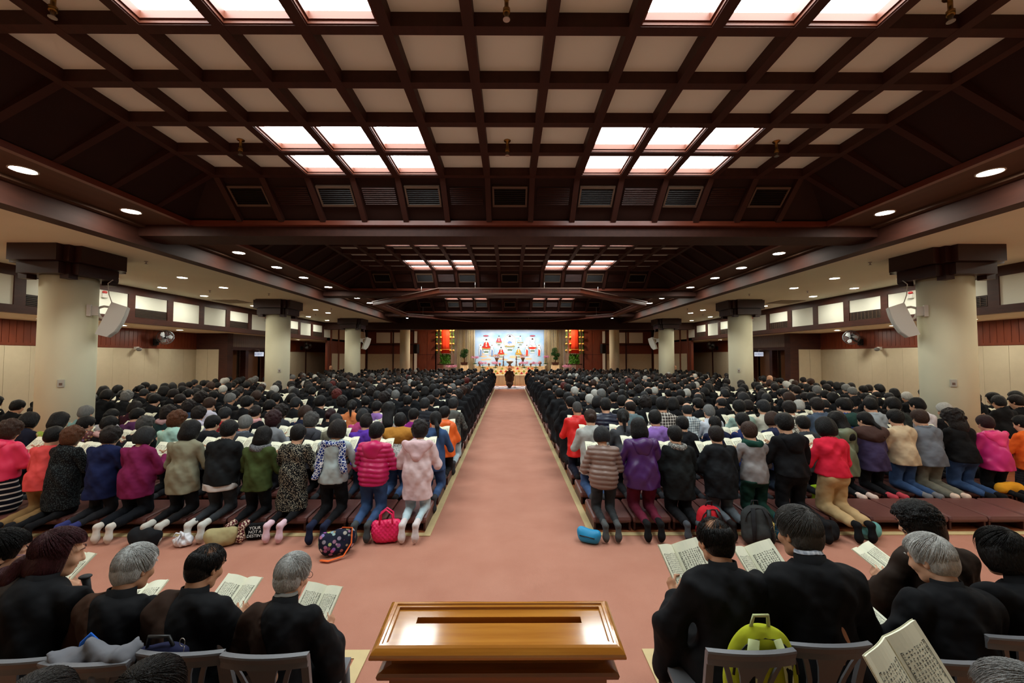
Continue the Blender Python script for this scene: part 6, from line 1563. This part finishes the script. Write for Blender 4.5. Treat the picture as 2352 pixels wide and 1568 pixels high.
t = handbag('turquoise drawstring shoe bag beside the khaki trousers', floor_at(1988, 1230), 0.4, 0.26, 0.16, 0.15, cloth((104, 166, 164)), seed=7)
handbag('yellow cloth bag on the second row kneelers at the right', ((2310-1171)*5.9/FPX, 5.9), 0.0, 0.34, 0.14, 0.12, cloth((226, 156, 40)), seed=8).location.z = 0.18
handbag('lime green bag behind the black hooded top, second row', ((1857-1171)*6.05/FPX, 5.95), 0.0, 0.16, 0.12, 0.3, cloth((150, 190, 40)), seed=9)

# ------------------------------------------------------------------ donation box in the foreground
WOODB = mat('varnished_honey_wood', (198, 132, 52), 0.16, 0.55, noise=0.75, nscale=3.2, rgb2=(160, 92, 26), stretch=(0.7, 9.0, 9.0), coat=0.7)
WOODD = mat('varnished_brown_wood', (142, 84, 36), 0.22, 0.5, noise=0.7, nscale=3.2, rgb2=(104, 56, 22), stretch=(0.7, 9.0, 9.0), coat=0.5)
db = thing('donation_box', 'varnished honey wood donation box with a long slot in its lid', 'donation box', (-0.045, 1.712, 0))
def frame_ring(q, x, y, prof):
    """mitred moulding: prof is (inset, z) round a rectangle of half sizes x, y"""
    rings = []
    for i, z in prof: rings.append([(-x+i, -y+i, z), (x-i, -y+i, z), (x-i, y-i, z), (-x+i, y-i, z)])
    n = 4
    vs = [p for r in rings for p in r]; fs = []
    for a in range(len(rings)-1):
        for j in range(n): k = (j+1) % n; fs.append((a*n+j, a*n+k, (a+1)*n+k, (a+1)*n+j))
    q.add(vs, fs, False)
BX, BY, BT = 0.485, 0.150, 1.058
LT = math.radians(4.5); LIDR = (LT, 0, 0); LIDL = (0, BT*math.sin(LT), BT-BT*math.cos(LT))     # lid tilt added so the lit ceiling panels reflect in it
q = MB(); frame_ring(q, BX, BY, [(0.02, BT-0.042), (0.004, BT-0.04), (0.0, BT-0.035), (0.0, BT-0.027), (0.003, BT-0.019), (0.010, BT-0.012), (0.020, BT-0.004), (0.030, BT), (0.038, BT), (0.040, BT-0.006), (0.052, BT-0.006), (0.054, BT-0.020)]); q.build('lid_moulding', WOODB, db, LIDL, LIDR)
q = MB(); px_, py_ = BX-0.05, BY-0.05; sx_, sy0, sy1 = 0.345, 0.014, 0.050; zt = BT-0.016
for (a, b, c, d) in ((-px_, px_, -py_, sy0), (-px_, px_, sy1, py_), (-px_, -sx_, sy0, sy1), (sx_, px_, sy0, sy1)): q.box(a, b, c, d, zt-0.03, zt)
q.build('lid_panel', WOODB, db, LIDL, LIDR)
q = MB(); q.box(-sx_, sx_, sy0, sy1, zt-0.16, zt-0.15); q.build('slot_floor', M_dark, db, LIDL, LIDR)
q = MB(); frame_ring(q, BX-0.02, BY-0.02, [(0.0, BT-0.042), (0.02, BT-0.07), (0.045, BT-0.078), (0.05, BT-0.115)]); q.build('neck', WOODD, db)
q = MB(); frame_ring(q, BX-0.022, BY-0.02, [(0.06, BT-0.105), (0.02, BT-0.108), (0.006, BT-0.112), (0.0, BT-0.122), (0.004, BT-0.136), (0.03, BT-0.142), (0.06, BT-0.142)]); q.build('lower_moulding', WOODD, db)
q = MB(); bx, by = BX-0.065, BY-0.05; q.box(-bx, bx, -by, by, 0.06, BT-0.135)
for x0, x1 in ((-bx+0.02, -0.15), (-0.14, 0.14), (0.15, bx-0.02)):
    for a in ((x0, x1, BT-0.20, BT-0.19), (x0, x1, 0.12, 0.13), (x0, x0+0.012, 0.13, BT-0.2), (x1-0.012, x1, 0.13, BT-0.2)): q.box(a[0], a[1], -by-0.008, -by, a[2], a[3])
q.build('body', WOODD, db)
q = MB(); q.box(-bx-0.02, bx+0.02, -by-0.02, by+0.02, 0.0, 0.06); q.build('plinth', WOODD, db)

# ------------------------------------------------------------------ plastic chairs
M_ch = mat('grey_chair_plastic', (104, 104, 108), 0.4, 0.4, bump=0.05, bscale=300)
def chair_parts():
    parts = []
    zt, w_ = 0.83, 0.195
    def yb(z): return -0.20-0.10*(z-0.44)/0.4
    q = MB()   # top rail with its thin flared edge
    n = 12; rings = []
    for i in range(n+1):
        x = -w_+2*w_*i/n; bow = 0.035*(1-(x/w_)**2); z = zt-0.012*(x/w_)**2*1.0
        y = yb(z)-bow
        rings.append([(x, y-0.016, z-0.004), (x, y-0.014, z+0.004), (x, y+0.012, z+0.004), (x, y+0.006, z-0.03), (x, y+0.004, z-0.055), (x, y-0.008, z-0.055), (x, y-0.006, z-0.03)])
    q.loft(rings, smooth=False); parts.append(('top_rail', q))
    for s_ in (-1, 1):
        q = MB(); pts = [(s_*(w_-0.016), yb(zt-0.02), zt-0.02), (s_*(w_-0.022), yb(0.65), 0.65), (s_*(w_-0.02), yb(0.44)+0.0, 0.44)]
        q.loft([[(x-0.017, y-0.011, z), (x+0.017, y-0.011, z), (x+0.017, y+0.011, z), (x-0.017, y+0.011, z)] for x, y, z in pts], smooth=False); parts.append(('side_post', q))
    q = MB()   # central splat, wide at the top and waisted
    prof = [(zt-0.05, 0.075), (0.72, 0.055), (0.64, 0.040), (0.56, 0.036), (0.44, 0.042)]
    q.loft([[(-x, yb(z)-0.032-0.006, z), (x, yb(z)-0.032-0.006, z), (x, yb(z)-0.032+0.004, z), (-x, yb(z)-0.032+0.004, z)] for z, x in prof], smooth=False); parts.append(('splat', q))
    for s_ in (-1, 1):
        q = MB(); pts = [(s_*0.125, zt-0.05), (s_*0.105, 0.73), (s_*0.08, 0.65), (s_*0.068, 0.57), (s_*0.066, 0.44)]
        q.loft([[(x-0.011, yb(z)-0.026-0.006, z), (x+0.011, yb(z)-0.026-0.006, z), (x+0.011, yb(z)-0.026+0.004, z), (x-0.011, yb(z)-0.026+0.004, z)] for x, z in pts], smooth=False); parts.append(('back_slat', q))
    q = MB(); q.loft([[(-0.20, -0.22, z), (0.20, -0.22, z), (0.215, 0.0, z), (0.20, 0.20, z-dz), (-0.20, 0.20, z-dz), (-0.215, 0.0, z)] for z, dz in ((0.415, 0.0), (0.44, 0.0))], smooth=False); parts.append(('seat', q))
    for sx in (-1, 1):
        for y0, y1 in ((-0.20, -0.24), (0.17, 0.20)):
            q = MB(); q.tube([(sx*0.185, y0, 0.42), (sx*0.20, y1, 0.0)], [0.018, 0.013], 8); parts.append(('leg', q))
    return [(n_, q.mesh(n_, M_ch)) for n_, q in parts]
CHP = chair_parts()
def chair(x, y, rz, label):
    t = thing('plastic_chair', label, 'chair', (x, y, 0.011), rz, 'grey plastic chairs')
    for n_, me in CHP: link(n_, me, t)
    return t

# ------------------------------------------------------------------ the seated people, modelled finely
def strands(q, n, rad, c, d0, hem, n_seg=7, r0=0.0019, lift=0.004, seed=0, t0=0.0, skip=None, wave=0.0, frm=-3.14, to=3.14):
    """locks of hair combed from the whorl d0 over an ellipsoid down to the hairline hem(azimuth) -> direction"""
    r = random.Random(seed); d0 = Vector(d0).normalized()
    for i in range(n):
        a = r.uniform(frm, to); d1 = Vector(hem(a)).normalized()
        ang = max(0.2, d0.angle(d1)); pts = []; rs = []
        st_ = t0+r.random()**1.3*0.55*(1-t0); en = min(1.0, st_+r.uniform(0.35, 0.6)) if r.random() < 0.6 else 1.0+r.uniform(-0.04, 0.06)
        sw = r.uniform(-0.12, 0.12); ph = r.uniform(0, 6)
        axis = d0.cross(d1).normalized()
        for k in range(n_seg+1):
            t = st_+(en-st_)*k/n_seg; th = ang*t
            d = Matrix.Rotation(th, 3, axis) @ d0
            d = Matrix.Rotation(sw*t+wave*math.sin(ph+7*t), 3, d0) @ d
            f = 1.0+lift/0.1*(0.6+0.8*math.sin(math.pi*k/n_seg))*r.uniform(0.6, 1.2)
            pts.append((c[0]+d.x*rad[0]*f, c[1]+d.y*rad[1]*f, c[2]+d.z*rad[2]*f)); rs.append(r0*(1.15-0.95*(k/n_seg)))
        if skip and skip(pts): continue
        q.tube(pts, rs, 4, flat=0.55)
def hem_short(a):      # azimuth 0 = face
    b = abs(a); z = 0.45 if b < 0.7 else (0.45-0.8*(b-0.7)/0.7 if b < 1.4 else (-0.35-1.05*(b-1.4)/0.5 if b < 1.9 else -1.55))
    return (math.sin(a), math.cos(a), z)
def hem_bob(a):
    b = abs(a); z = 0.6 if b < 0.75 else (0.6-1.85*(b-0.75)/0.6 if b < 1.35 else -1.35)
    return (math.sin(a), math.cos(a), z)

def join_np(parts):
    off = 0; VV, FF = [], []
    for P_, F_ in parts: VV.append(P_); FF.append(F_+off); off += len(P_)
    return np.concatenate(VV), np.concatenate(FF)
def fine_hair(kind, hc, seed=0, n=1150):
    base = hair_mesh(kind, 0.0065); P_, F_ = arr(base)
    q = MB(); wh_ = (0.10, -0.62, 0.78)
    if kind in ('short', 'crop'): strands(q, n, (0.098, 0.117, 0.110), (0, -0.014, 0.033), wh_, hem_short, seed=seed)
    elif kind == 'bald': strands(q, n, (0.092, 0.111, 0.098), (0, -0.014, 0.022), (0.02, -0.25, 1.0), hem_short, seed=seed, t0=0.34, lift=0.004); strands(q, 220, (0.082, 0.101, 0.094), (0, -0.012, 0.034), (0.03, -0.45, 0.9), hem_short, seed=seed+1, lift=0.002, r0=0.0018)
    elif kind in ('bob', 'longbob', 'bowl'): strands(q, n, (0.104, 0.121, 0.114), (0, -0.016, 0.03), wh_, hem_bob, seed=seed)
    elif kind.startswith('curly'):
        r = random.Random(seed)
        for i in range(520):
            v = Vector((r.gauss(0, 1), r.gauss(0, 1), r.gauss(0, 1))).normalized()
            if (v.y > 0.5 and v.z < 0.45) or v.z < -0.75: continue
            c = Vector((v.x*0.113, -0.016+v.y*0.13, 0.025+v.z*0.118)); s_ = r.uniform(0.007, 0.013); ax = Vector((r.gauss(0, 1), r.gauss(0, 1), r.gauss(0, 1))).normalized(); b1 = v.cross(ax).normalized(); b2 = v.cross(b1)
            q.tube([tuple(c+b1*s_*math.cos(t_)+b2*s_*math.sin(t_)+v*(0.002*t_)) for t_ in [0.9*k for k in range(8)]], [0.0035]*8, 4)
    if q.v:
        V2 = np.array(q.v); F4 = [f for f in q.f if len(f) == 4]; P_, F_ = join_np([(P_, F_), (V2, np.array(F4))])
    return np_mesh('hair', P_, F_, hairm(hc))

def seated(label, x, y, top, hair, hc, yaw=0.0, pitch=0.45, lean=0.10, b=1.0, robe=(17, 17, 20), skin=SKIN, book_at=None, sash=None, collar=None, mouth=False, glasses=None, rz=0.0, hands=True, roll=0.0, book_kw=None, book_rot=None, earring=False, hf=0.0075, bk_label=None, hand_sides=(-1, 1), grip_dx=0.0, tail=False):
    """person on a chair facing +y; origin on the floor below the hips"""
    R = head_rot(yaw, pitch, roll)
    sh_y, sh_z = lean*0.9, 0.968
    C = np.array((0.0, sh_y+0.105, 1.158))
    t = thing('person', label, 'person', (x, y, 0.0), rz, 'people sitting on the grey chairs')
    crown = 1.286
    s = top/crown; t.scale = (s, s, s)
    if book_at is not None:
        M = Matrix.Translation((x, y, 0)) @ Matrix.Rotation(rz, 4, 'Z') @ Matrix.Scale(s, 4); bl = M.inverted() @ Vector(book_at); B = np.array(bl)
    else: B = np.array((0, 0.42, 0.72))
    sw = 0.172*(0.6+0.4*b)
    pw_, ph_, op_ = (book_kw or {}).get('pw', 0.125)*1.15, (book_kw or {}).get('ph', 0.20)*1.15, (book_kw or {}).get('open_', 0.30)
    RB = np.array(Euler(book_rot or (0.8, 0, 0)).to_matrix())
    W = {sx: B+RB @ np.array((sx*(pw_*1.0+0.012), -ph_*0.40-0.055, math.tan(op_)*pw_*0.9-0.030)) for sx in (-1, 1)}
    EL = {sx: np.array((sx*(sw+0.10), sh_y+0.06, 0.70)) for sx in (-1, 1)}
    lo, hi = (-0.46, -0.30, 0.0), (0.46, 0.66, 1.34)
    # body: head, neck, trunk, arms with hands
    D = Sdf((-0.42, -0.2, 0.36), (0.42, 0.70, 1.32), hf)
    add_head(D, C, R, True, 1.0, mouth)
    D.cap((0, sh_y-0.01, 0.99), C+R @ np.array((0, -0.035, -0.05)), 0.058, 0.050, 0.02)
    D.cap((-sw*0.75, sh_y, sh_z), (sw*0.75, sh_y, sh_z), 0.04, k=0.04); D.cap((0, sh_y*0.9, 0.9), (0, 0.0, 0.55), 0.10*b, 0.11*b, 0.05)
    for sx in (-1, 1):
        D.cap((sx*sw, sh_y, sh_z), EL[sx], 0.042, 0.036, 0.02); D.cap(EL[sx], W[sx], 0.036, 0.026, 0.015)
        hand(D, W[sx], RB @ np.array((-sx*0.15, 1.0, 0.0)), sx, RB @ np.array((-sx*1.0, 0.0, -0.1)))
    put('body', D.mesh('body', SKIN, 1), skin, t)
    # robe with collar and wide sleeves
    def robe_sdf(g, hh):
        E = Sdf(lo, hi, hh)
        E.ell((0, 0.03, 0.54), (0.20*b+g, 0.165+g, 0.16), 0)
        E.cap((0, 0.03, 0.55), (0, sh_y*0.9, 0.88), 0.150*b+g, 0.155*b+g, 0.06, sy=0.80); E.ell((0, sh_y-0.01, 0.91), (0.175*b+g, 0.125+g, 0.13), 0.05)
        E.cap((-sw, sh_y-0.012, sh_z), (sw, sh_y-0.012, sh_z), 0.064+g, k=0.045); E.cap((0, sh_y-0.03, 0.985), (0, sh_y+0.01, 1.02), 0.085+g, 0.060+g, 0.04)
        for sx in (-1, 1):
            E.cap((sx*sw, sh_y-0.005, sh_z-0.01), EL[sx], 0.074+g, 0.082+g, 0.03); E.cap(EL[sx], EL[sx]+(W[sx]-EL[sx])*0.80, 0.080+g, 0.064+g, 0.03)
            E.cap(EL[sx]+np.array((0, 0.02, -0.02)), EL[sx]+np.array((sx*0.02, 0.05, -0.28)), 0.07+g, 0.055+g, 0.05, sy=1.3)
            E.cap((sx*0.10, 0.02, 0.53), (sx*0.13, 0.42, 0.51), 0.105*b+g, 0.085+g, 0.05); E.cap((sx*0.13, 0.42, 0.51), (sx*0.13, 0.44, 0.14), 0.095+g, 0.11+g, 0.05)
        E.cap((0, 0.4, 0.48), (0, 0.42, 0.14), 0.1, 0.13, 0.08)
        E.disp(folds(0.017, 24, 12, int(abs(x)*100), 16)); E.disp(folds(0.007, 60, 26, int(abs(x)*170), 40)); E.cut(np.array((0, sh_y+0.04, 1.06)), (0.066, 0.078, 0.062)); E.plane((0, 0, 0.03), (0, 0, -1))
        return E
    E = robe_sdf(0.0, 0.011); put('robe', E.mesh('robe', cloth(robe, rough=0.8), 1), None, t)
    # standing collar
    q = MB()
    ring = lambda r_, z, dy: [(r_*math.sin(a_), sh_y+0.0+dy-0.85*r_*math.cos(a_), z-0.012*abs(a_)) for a_ in [-2.0+4.0*i/20 for i in range(21)]]
    for z0, z1, r0_, r1_ in ((1.005, 1.102, 0.086, 0.074),):
        A_, B_, C_, D_ = ring(r0_, z0, 0.0), ring(r1_, z1, 0.02), ring(r1_-0.008, z1, 0.02), ring(r0_-0.008, z0, 0.0)
        n_ = len(A_); vs = A_+B_+C_+D_; fs = []
        for i in range(n_-1): fs += [(i, i+1, n_+i+1, n_+i), (n_+i, n_+i+1, 2*n_+i+1, 2*n_+i), (2*n_+i, 2*n_+i+1, 3*n_+i+1, 3*n_+i)]
        q.add(vs, fs, True)
    q.build('collar', cloth(robe, rough=0.8), t)
    if collar:
        q = MB(); A_, B_ = ring(0.066, 1.05, 0.02), ring(0.063, 1.122, 0.03); C_ = ring(0.070, 1.105, 0.026); n_ = len(A_)
        q.add(A_+B_+C_, [(i, i+1, n_+i+1, n_+i) for i in range(n_-1)]+[(n_+i, n_+i+1, 2*n_+i+1, 2*n_+i) for i in range(n_-1)], True); q.build('shirt_collar', collar if isinstance(collar, bpy.types.Material) else cloth(collar), t)
    if sash:
        E = robe_sdf(0.010, 0.011); E.plane((-0.075, 0, 1.0), (1.0, -0.15, 0.42)); E.plane((0, 0, 0.36), (0, 0, -1)); E.plane((0, sh_y+0.16, 0.9), (0, 1, 0.25))
        put('sash', E.mesh('sash', cloth(sash, rough=0.85), 1), None, t)
        q = MB(); q.tube([(-0.075+0.018, sh_y-0.10, 1.0), (-0.028, sh_y-0.15, 0.93), (0.03, -0.11, 0.78), (0.09, -0.15, 0.62)], 0.004, 5)
    if hair: put('hair', fine_hair(hair, HC[hc] if isinstance(hc, str) else hc, int(abs(x)*50)), None, t, mx=head_mx(C, R))
    hm = head_mx(C, R)
    if tail:
        Q = Sdf((-0.2, -0.34, -0.42), (0.2, 0.0, 0.06), 0.009); Q.cap((0, -0.10, -0.03), (-0.05, -0.16, -0.16), 0.045, 0.07, 0.02); Q.cap((-0.05, -0.16, -0.16), (-0.10, -0.15, -0.34), 0.07, 0.035, 0.03); Q.disp(folds(0.012, 70, 30, 4, 60)); put('ponytail', Q.mesh('ponytail', hairm(hc), 1), None, t, mx=hm)
    for sx in (-1, 1):
        q = MB(); q.ell((0, 0, 0), (0.011, 0.011, 0.011), 12, 8); q.cm = 1; q.ell((0, 0.0068, 0), (0.0052, 0.0052, 0.0052), 10, 6)
        put('eye', q.mesh('eye', [mat('eye_white', (228, 222, 214), 0.2, 0.5), mat('iris', (30, 20, 16), 0.1, 0.6)]), None, t, mx=hm @ Matrix.Translation((sx*0.033, 0.059, 0.008)) @ Matrix.Rotation(-0.35, 4, 'X'))
        q = MB(); q.tube([(sx*0.016, 0.0985, 0.034), (sx*0.034, 0.095, 0.040), (sx*0.052, 0.080, 0.034)], [0.003, 0.004, 0.002], 6, flat=0.7); put('eyebrow', q.mesh('eyebrow', hairm(HC[hc] if isinstance(hc, str) else hc)), None, t, mx=hm)
    if glasses:
        q = MB()
        for sx in (-1, 1):
            q.tube([(sx*0.034+0.024*math.cos(a_), 0.108-0.15*abs(sx*0.034+0.024*math.cos(a_))**1.0*0.6+0.012, 0.004+0.019*math.sin(a_)) for a_ in [2*math.pi*i/18 for i in range(19)]], 0.0018, 6)
            q.tube([(sx*0.058, 0.088, 0.008), (sx*0.082, 0.04, 0.01), (sx*0.086, -0.02, 0.004)], 0.0018, 6)
        q.tube([(-0.01, 0.117, 0.006), (0.01, 0.117, 0.006)], 0.0018, 6)
        put('glasses', q.mesh('glasses', glasses), None, t, mx=hm)
    if earring:
        q = MB(); q.ell((0, 0, 0), (0.004, 0.004, 0.004)); put('earring', q.mesh('earring', M_metal), None, t, mx=hm @ Matrix.Translation((0.09, -0.006, -0.045)))
    # slippers below the hem
    for sx in (-1, 1):
        q = MB(); q.ell((sx*0.11, 0.48, 0.035), (0.045, 0.11, 0.035), 14, 8); q.build('shoe', M_black, t)
    if book_at is not None and bk_label:
        book(bk_label, book_at, book_rot or (0.8, 0, 0), 1, 'open sutra books', scale=1.15*s, **(book_kw or {}))
    return t
DG = mat('dark_red_frame', (70, 26, 24), 0.3, 0.5)
BR = (50, 34, 26)
def at(u, v, y):     # a point of the photograph at a depth
    return ((u-1171)*y/FPX, y, EYE-(v-819)*y/FPX)
def sit(u, v, yh, label, **k):
    X, _, Z = at(u, v, yh)
    rz = k.pop('rz', 0.0); lean = k.get('lean', 0.10); s = Z/1.286
    off = (lean*0.9+0.095)*s
    return seated(label, X+off*math.sin(rz), yh-off*math.cos(rz), Z, rz=rz, **k)
# left of the box, from the aisle outwards
sit(683, 1268, 2.24, 'grey-haired person with glasses in black robe, nearest the box on the left', hair='short', hc=(192, 192, 190), yaw=-0.28, pitch=0.40, lean=0.14, sash=BR, collar=cloth((130, 126, 120)), glasses=DG, book_at=at(745, 1372, 2.55), bk_label='open sutra book held by the grey-haired person with glasses', book_rot=(0.75, 0.0, -0.25), book_kw=dict(pw=0.13, ph=0.21, open_=0.28), hf=0.007)
sit(488, 1244, 2.26, 'balding dark-haired person in black robe reading with right hand on the page', hair='bald', hc=(22, 19, 19), yaw=-0.30, pitch=0.45, lean=0.15, b=1.05, sash=BR, skin=SKIN2, book_at=at(560, 1352, 2.55), bk_label='open sutra book held by the balding dark-haired person', book_rot=(0.6, 0.0, -0.2), hf=0.007)
sit(330, 1247, 2.26, 'silver-haired person in black robe and brown sash looking down, left side', hair='short', hc=(194, 194, 192), yaw=-0.25, pitch=0.35, lean=0.14, b=1.05, sash=(62, 40, 28), skin=SKIN2, book_at=at(338, 1362, 2.5), bk_label='open sutra book in the lap of the silver-haired person', book_rot=(0.45, 0.0, 0.05))
sit(160, 1212, 2.28, 'maroon-haired person with long ponytail in black robe chanting, left side', hair='longbob', hc=(62, 26, 32), yaw=-0.85, pitch=0.30, lean=0.14, b=1.2, sash=(46, 36, 30), mouth=True, tail=True, book_at=at(190, 1296, 2.72), bk_label='open sutra book in front of the chanting maroon-haired person', book_rot=(0.7, 0.0, -0.3))
sit(30, 1214, 2.3, 'black-haired person with purple glasses in black robe at the left picture edge', hair='short', hc='black', yaw=-0.55, pitch=0.40, lean=0.13, b=1.1, collar=(214, 208, 204), glasses=mat('purple_frame', (92, 70, 150), 0.3, 0.5), book_at=at(70, 1330, 2.7), bk_label=None)
# right of the box
sit(1636, 1186, 2.32, 'balding black-haired person in black robe, nearest the box on the right', hair='bald', hc=(18, 16, 16), yaw=0.18, pitch=0.30, lean=0.08, b=1.15, skin=SKIN2, book_at=at(1556, 1290, 2.68), bk_label='open sutra book held up by the balding black-haired person', book_rot=(0.85, 0.0, 0.35), book_kw=dict(pw=0.14, ph=0.23, open_=0.5))
sit(1826, 1166, 2.28, 'greying person with glasses and checked collar in black robe', hair='short', hc=(74, 72, 70), yaw=0.30, pitch=0.28, lean=0.08, b=1.15, skin=SKIN2, collar=cloth((150, 156, 170), kind='plaid', rgb2=(210, 212, 218), nscale=14), glasses=M_black, book_at=at(1728, 1298, 2.66), bk_label='open sutra book held by the person with the checked collar', book_rot=(0.8, 0.0, 0.35), book_kw=dict(pw=0.14, ph=0.23, open_=0.5))
sit(2098, 1156, 2.66, 'person with big curly black hair in dark brown robe, front right', hair='curlybig', hc=(16, 14, 14), yaw=0.45, pitch=0.42, lean=0.12, b=1.2, robe=(40, 29, 23), book_at=at(1992, 1280, 3.08), bk_label='open sutra book held out by the curly black-haired person', book_rot=(0.5, 0.0, 0.5), hand_sides=(-1,), grip_dx=-0.02)
sit(2126, 1229, 2.22, 'silver-haired person in black robe behind the curly black hair', hair='short', hc=(198, 196, 192), yaw=0.42, pitch=0.42, lean=0.12, b=1.2, book_at=at(1968, 1420, 2.5), bk_label='open sutra book low in the lap of the silver-haired person, right side', book_rot=(0.4, 0.0, 0.3))
sit(2290, 1216, 2.26, 'person with glossy black bowl cut and grey scarf in black robe', hair='bob', hc=(16, 13, 12), yaw=-0.1, pitch=0.35, lean=0.10, b=1.15, collar=cloth((96, 100, 106)), book_at=at(2300, 1400, 2.6), bk_label=None)
# heads cut by the lower picture edge
sit(364, 1512, 1.28, 'dark-haired person cut off at the bottom edge, behind the silver-haired person', hair='short', hc=(30, 26, 24), yaw=0.0, pitch=0.2, book_at=None)
sit(118, 1538, 1.28, 'greying person cut off at the bottom left corner', hair='short', hc=(58, 54, 52), yaw=0.2, pitch=0.2, book_at=None)
bb_ = at(2068, 1548, 1.50)
sit(2330, 1533, 1.16, 'silver-haired person cut off at the bottom right, holding up a large open book', hair='short', hc=(136, 134, 132), yaw=0.35, pitch=0.15, lean=0.05, book_at=bb_, bk_label='large open sutra book held up at the bottom right corner', book_rot=(1.05, -0.10, 0.42), book_kw=dict(pw=0.155, ph=0.25, open_=0.14, bulge=0.007), hand_sides=(-1, 1))

# chairs behind the seated people
for u, v, y, lab in ((617, 1483, 1.85, 'grey plastic chair of the grey-haired person with glasses'), (428, 1477, 1.87, 'grey plastic chair with a navy bag, behind the balding reader'), (212, 1499, 1.83, 'grey plastic chair with a grey jacket hung over it'), (40, 1491, 1.85, 'grey plastic chair of the chanting maroon-haired person'),
        (1720, 1478, 1.80, 'grey plastic chair holding the lime green backpack'), (1897, 1464, 1.88, 'grey plastic chair right of the lime green backpack'), (2212, 1502, 1.82, 'grey plastic chair of the silver-haired person, mostly hidden by the large book'), (2352, 1449, 1.94, 'grey plastic chair at the right edge, nearer one'), (2385, 1424, 2.35, 'grey plastic chair at the right edge, farther one'),):
    X, _, Z = at(u, v, y); c_ = chair(X, y+0.325, 0.0, lab); c_.scale = (1.0, 1.0, (Z-0.011)/0.834)
# things on and by the chairs
X, Y, Z = at(1722, 1560, 1.95)
LIME = cloth((172, 178, 40)); 
t = backpack('lime green backpack hanging inside the back of a grey chair', (X-0.01, 1.90, 0.45), 0.0, 0.31, 0.45, LIME, cloth((196, 204, 150)))
t.scale = (1.06, 0.6, 1.04)
for sx in (-1, 1):
    q = MB(); q.tube([(sx*0.045, -0.085, 0.40), (sx*0.085, -0.118, 0.30), (sx*0.08, -0.13, 0.14)], [0.014, 0.026, 0.02], 8, flat=0.3); q.build('side_panel', cloth((24, 26, 26)), t)
X, Y, Z = at(235, 1488, 1.86)
def jfn(D):
    D.cap((-0.13, 0, 0.0), (0.13, 0, 0.0), 0.055, k=0); D.cap((-0.08, -0.03, -0.05), (-0.02, -0.05, -0.28), 0.05, 0.04, 0.05); D.cap((0.06, -0.03, -0.05), (0.10, -0.05, -0.3), 0.045, 0.04, 0.05); D.ell((0, 0, -0.12), (0.15, 0.05, 0.13), 0.05); D.disp(folds(0.024, 40, 34, 3, 30)); D.disp(folds(0.008, 90, 70, 5, 60))
jk = link('jacket', soft('jacket', (-0.24, -0.14, -0.38), (0.24, 0.12, 0.1), 0.011, jfn, cloth((112, 112, 118))), None, (X, 1.90, Z-0.03)); tag(jk, 'crumpled grey jacket hung over a chair back on the left', 'jacket')
X, Y, Z = at(243, 1470, 1.95)
q = MB(); q.tube([(-0.035, 0, -0.06), (-0.02, 0, 0.01), (0.015, 0, 0.045), (0.04, 0, 0.02), (0.036, 0, -0.07)], [0.02]*5, 8, flat=0.3); tag(q.build('bag_strap', mat('bright_blue_webbing', (24, 92, 190), 0.6, 0.2), None, (X, 1.93, Z+0.03)), 'bright blue strap loop standing up behind the grey jacket', 'strap')
X, Y, Z = at(405, 1492, 1.95)
def nfn(D): D.ell((0, 0, 0), (0.12, 0.045, 0.12), 0); D.cap((-0.09, 0, 0.09), (0.09, 0, 0.09), 0.03, k=0.03); D.disp(folds(0.008, 30, 20, 2))
nb = thing('bag', 'navy bag on the chair behind the balding reader', 'bag', (X, 1.94, Z-0.05))
put('bag_body', soft('bag_body', (-0.18, -0.1, -0.16), (0.18, 0.1, 0.16), 0.010, nfn, cloth((28, 30, 58))), None, nb)
q = MB(); q.tube([(-0.08, 0, 0.09), (-0.06, -0.01, 0.17), (0.03, -0.01, 0.17), (0.06, 0, 0.09)], 0.008, 6); q.build('handle', M_black, nb)
X, Y, Z = at(412, 1475, 1.83)
q = MB(); q.tube([(0.012*math.cos(a_), 0, 0.018*math.sin(a_)) for a_ in [2*math.pi*i/14 for i in range(15)]], 0.0018, 6); q.tube([(0.01, 0, -0.018), (0.004, 0, -0.06), (0, 0, -0.085)], 0.0016, 5); tag(q.build('key_ring', M_metal, None, (X, 1.905, Z-0.01)), 'small metal ring and chain hooked on a chair rail', 'key ring')
# walking pole standing by the chanting person
X, Y, Z = at(220, 1312, 2.5)
wp = thing('walking_pole', 'black walking pole grip standing before the maroon-haired person', 'walking pole', (X+0.05, 2.5, 0.0))
q = MB(); q.tube([(0, 0, 0.0), (-0.02, 0, Z-0.12)], 0.009, 8); q.build('shaft', M_black, wp)
q = MB(); q.tube([(-0.02, 0, Z-0.14), (-0.03, 0, Z-0.06), (-0.045, 0, Z)], [0.02, 0.017, 0.021], 12); q.ell((-0.046, 0, Z+0.005), (0.034, 0.028, 0.012), 14, 8); q.build('grip', mat('black_rubber', (30, 30, 33), 0.6, 0.3), wp)
# clear plastic wrapper on the low book
X, Y, Z = at(1962, 1412, 2.48)
q = MB(); q.ell((0, 0, 0), (0.05, 0.035, 0.012), 12, 6, ); wr = q.mesh('wrapper', mat('clear_wrapper', (232, 236, 232), 0.15, 0.5, trans=0.7, bump=1.0, bscale=60)); tag(link('candy_wrapper', wr, None, (X-0.02, 2.47, Z+0.035)), 'clear plastic wrapper lying on the low open book', 'wrapper')
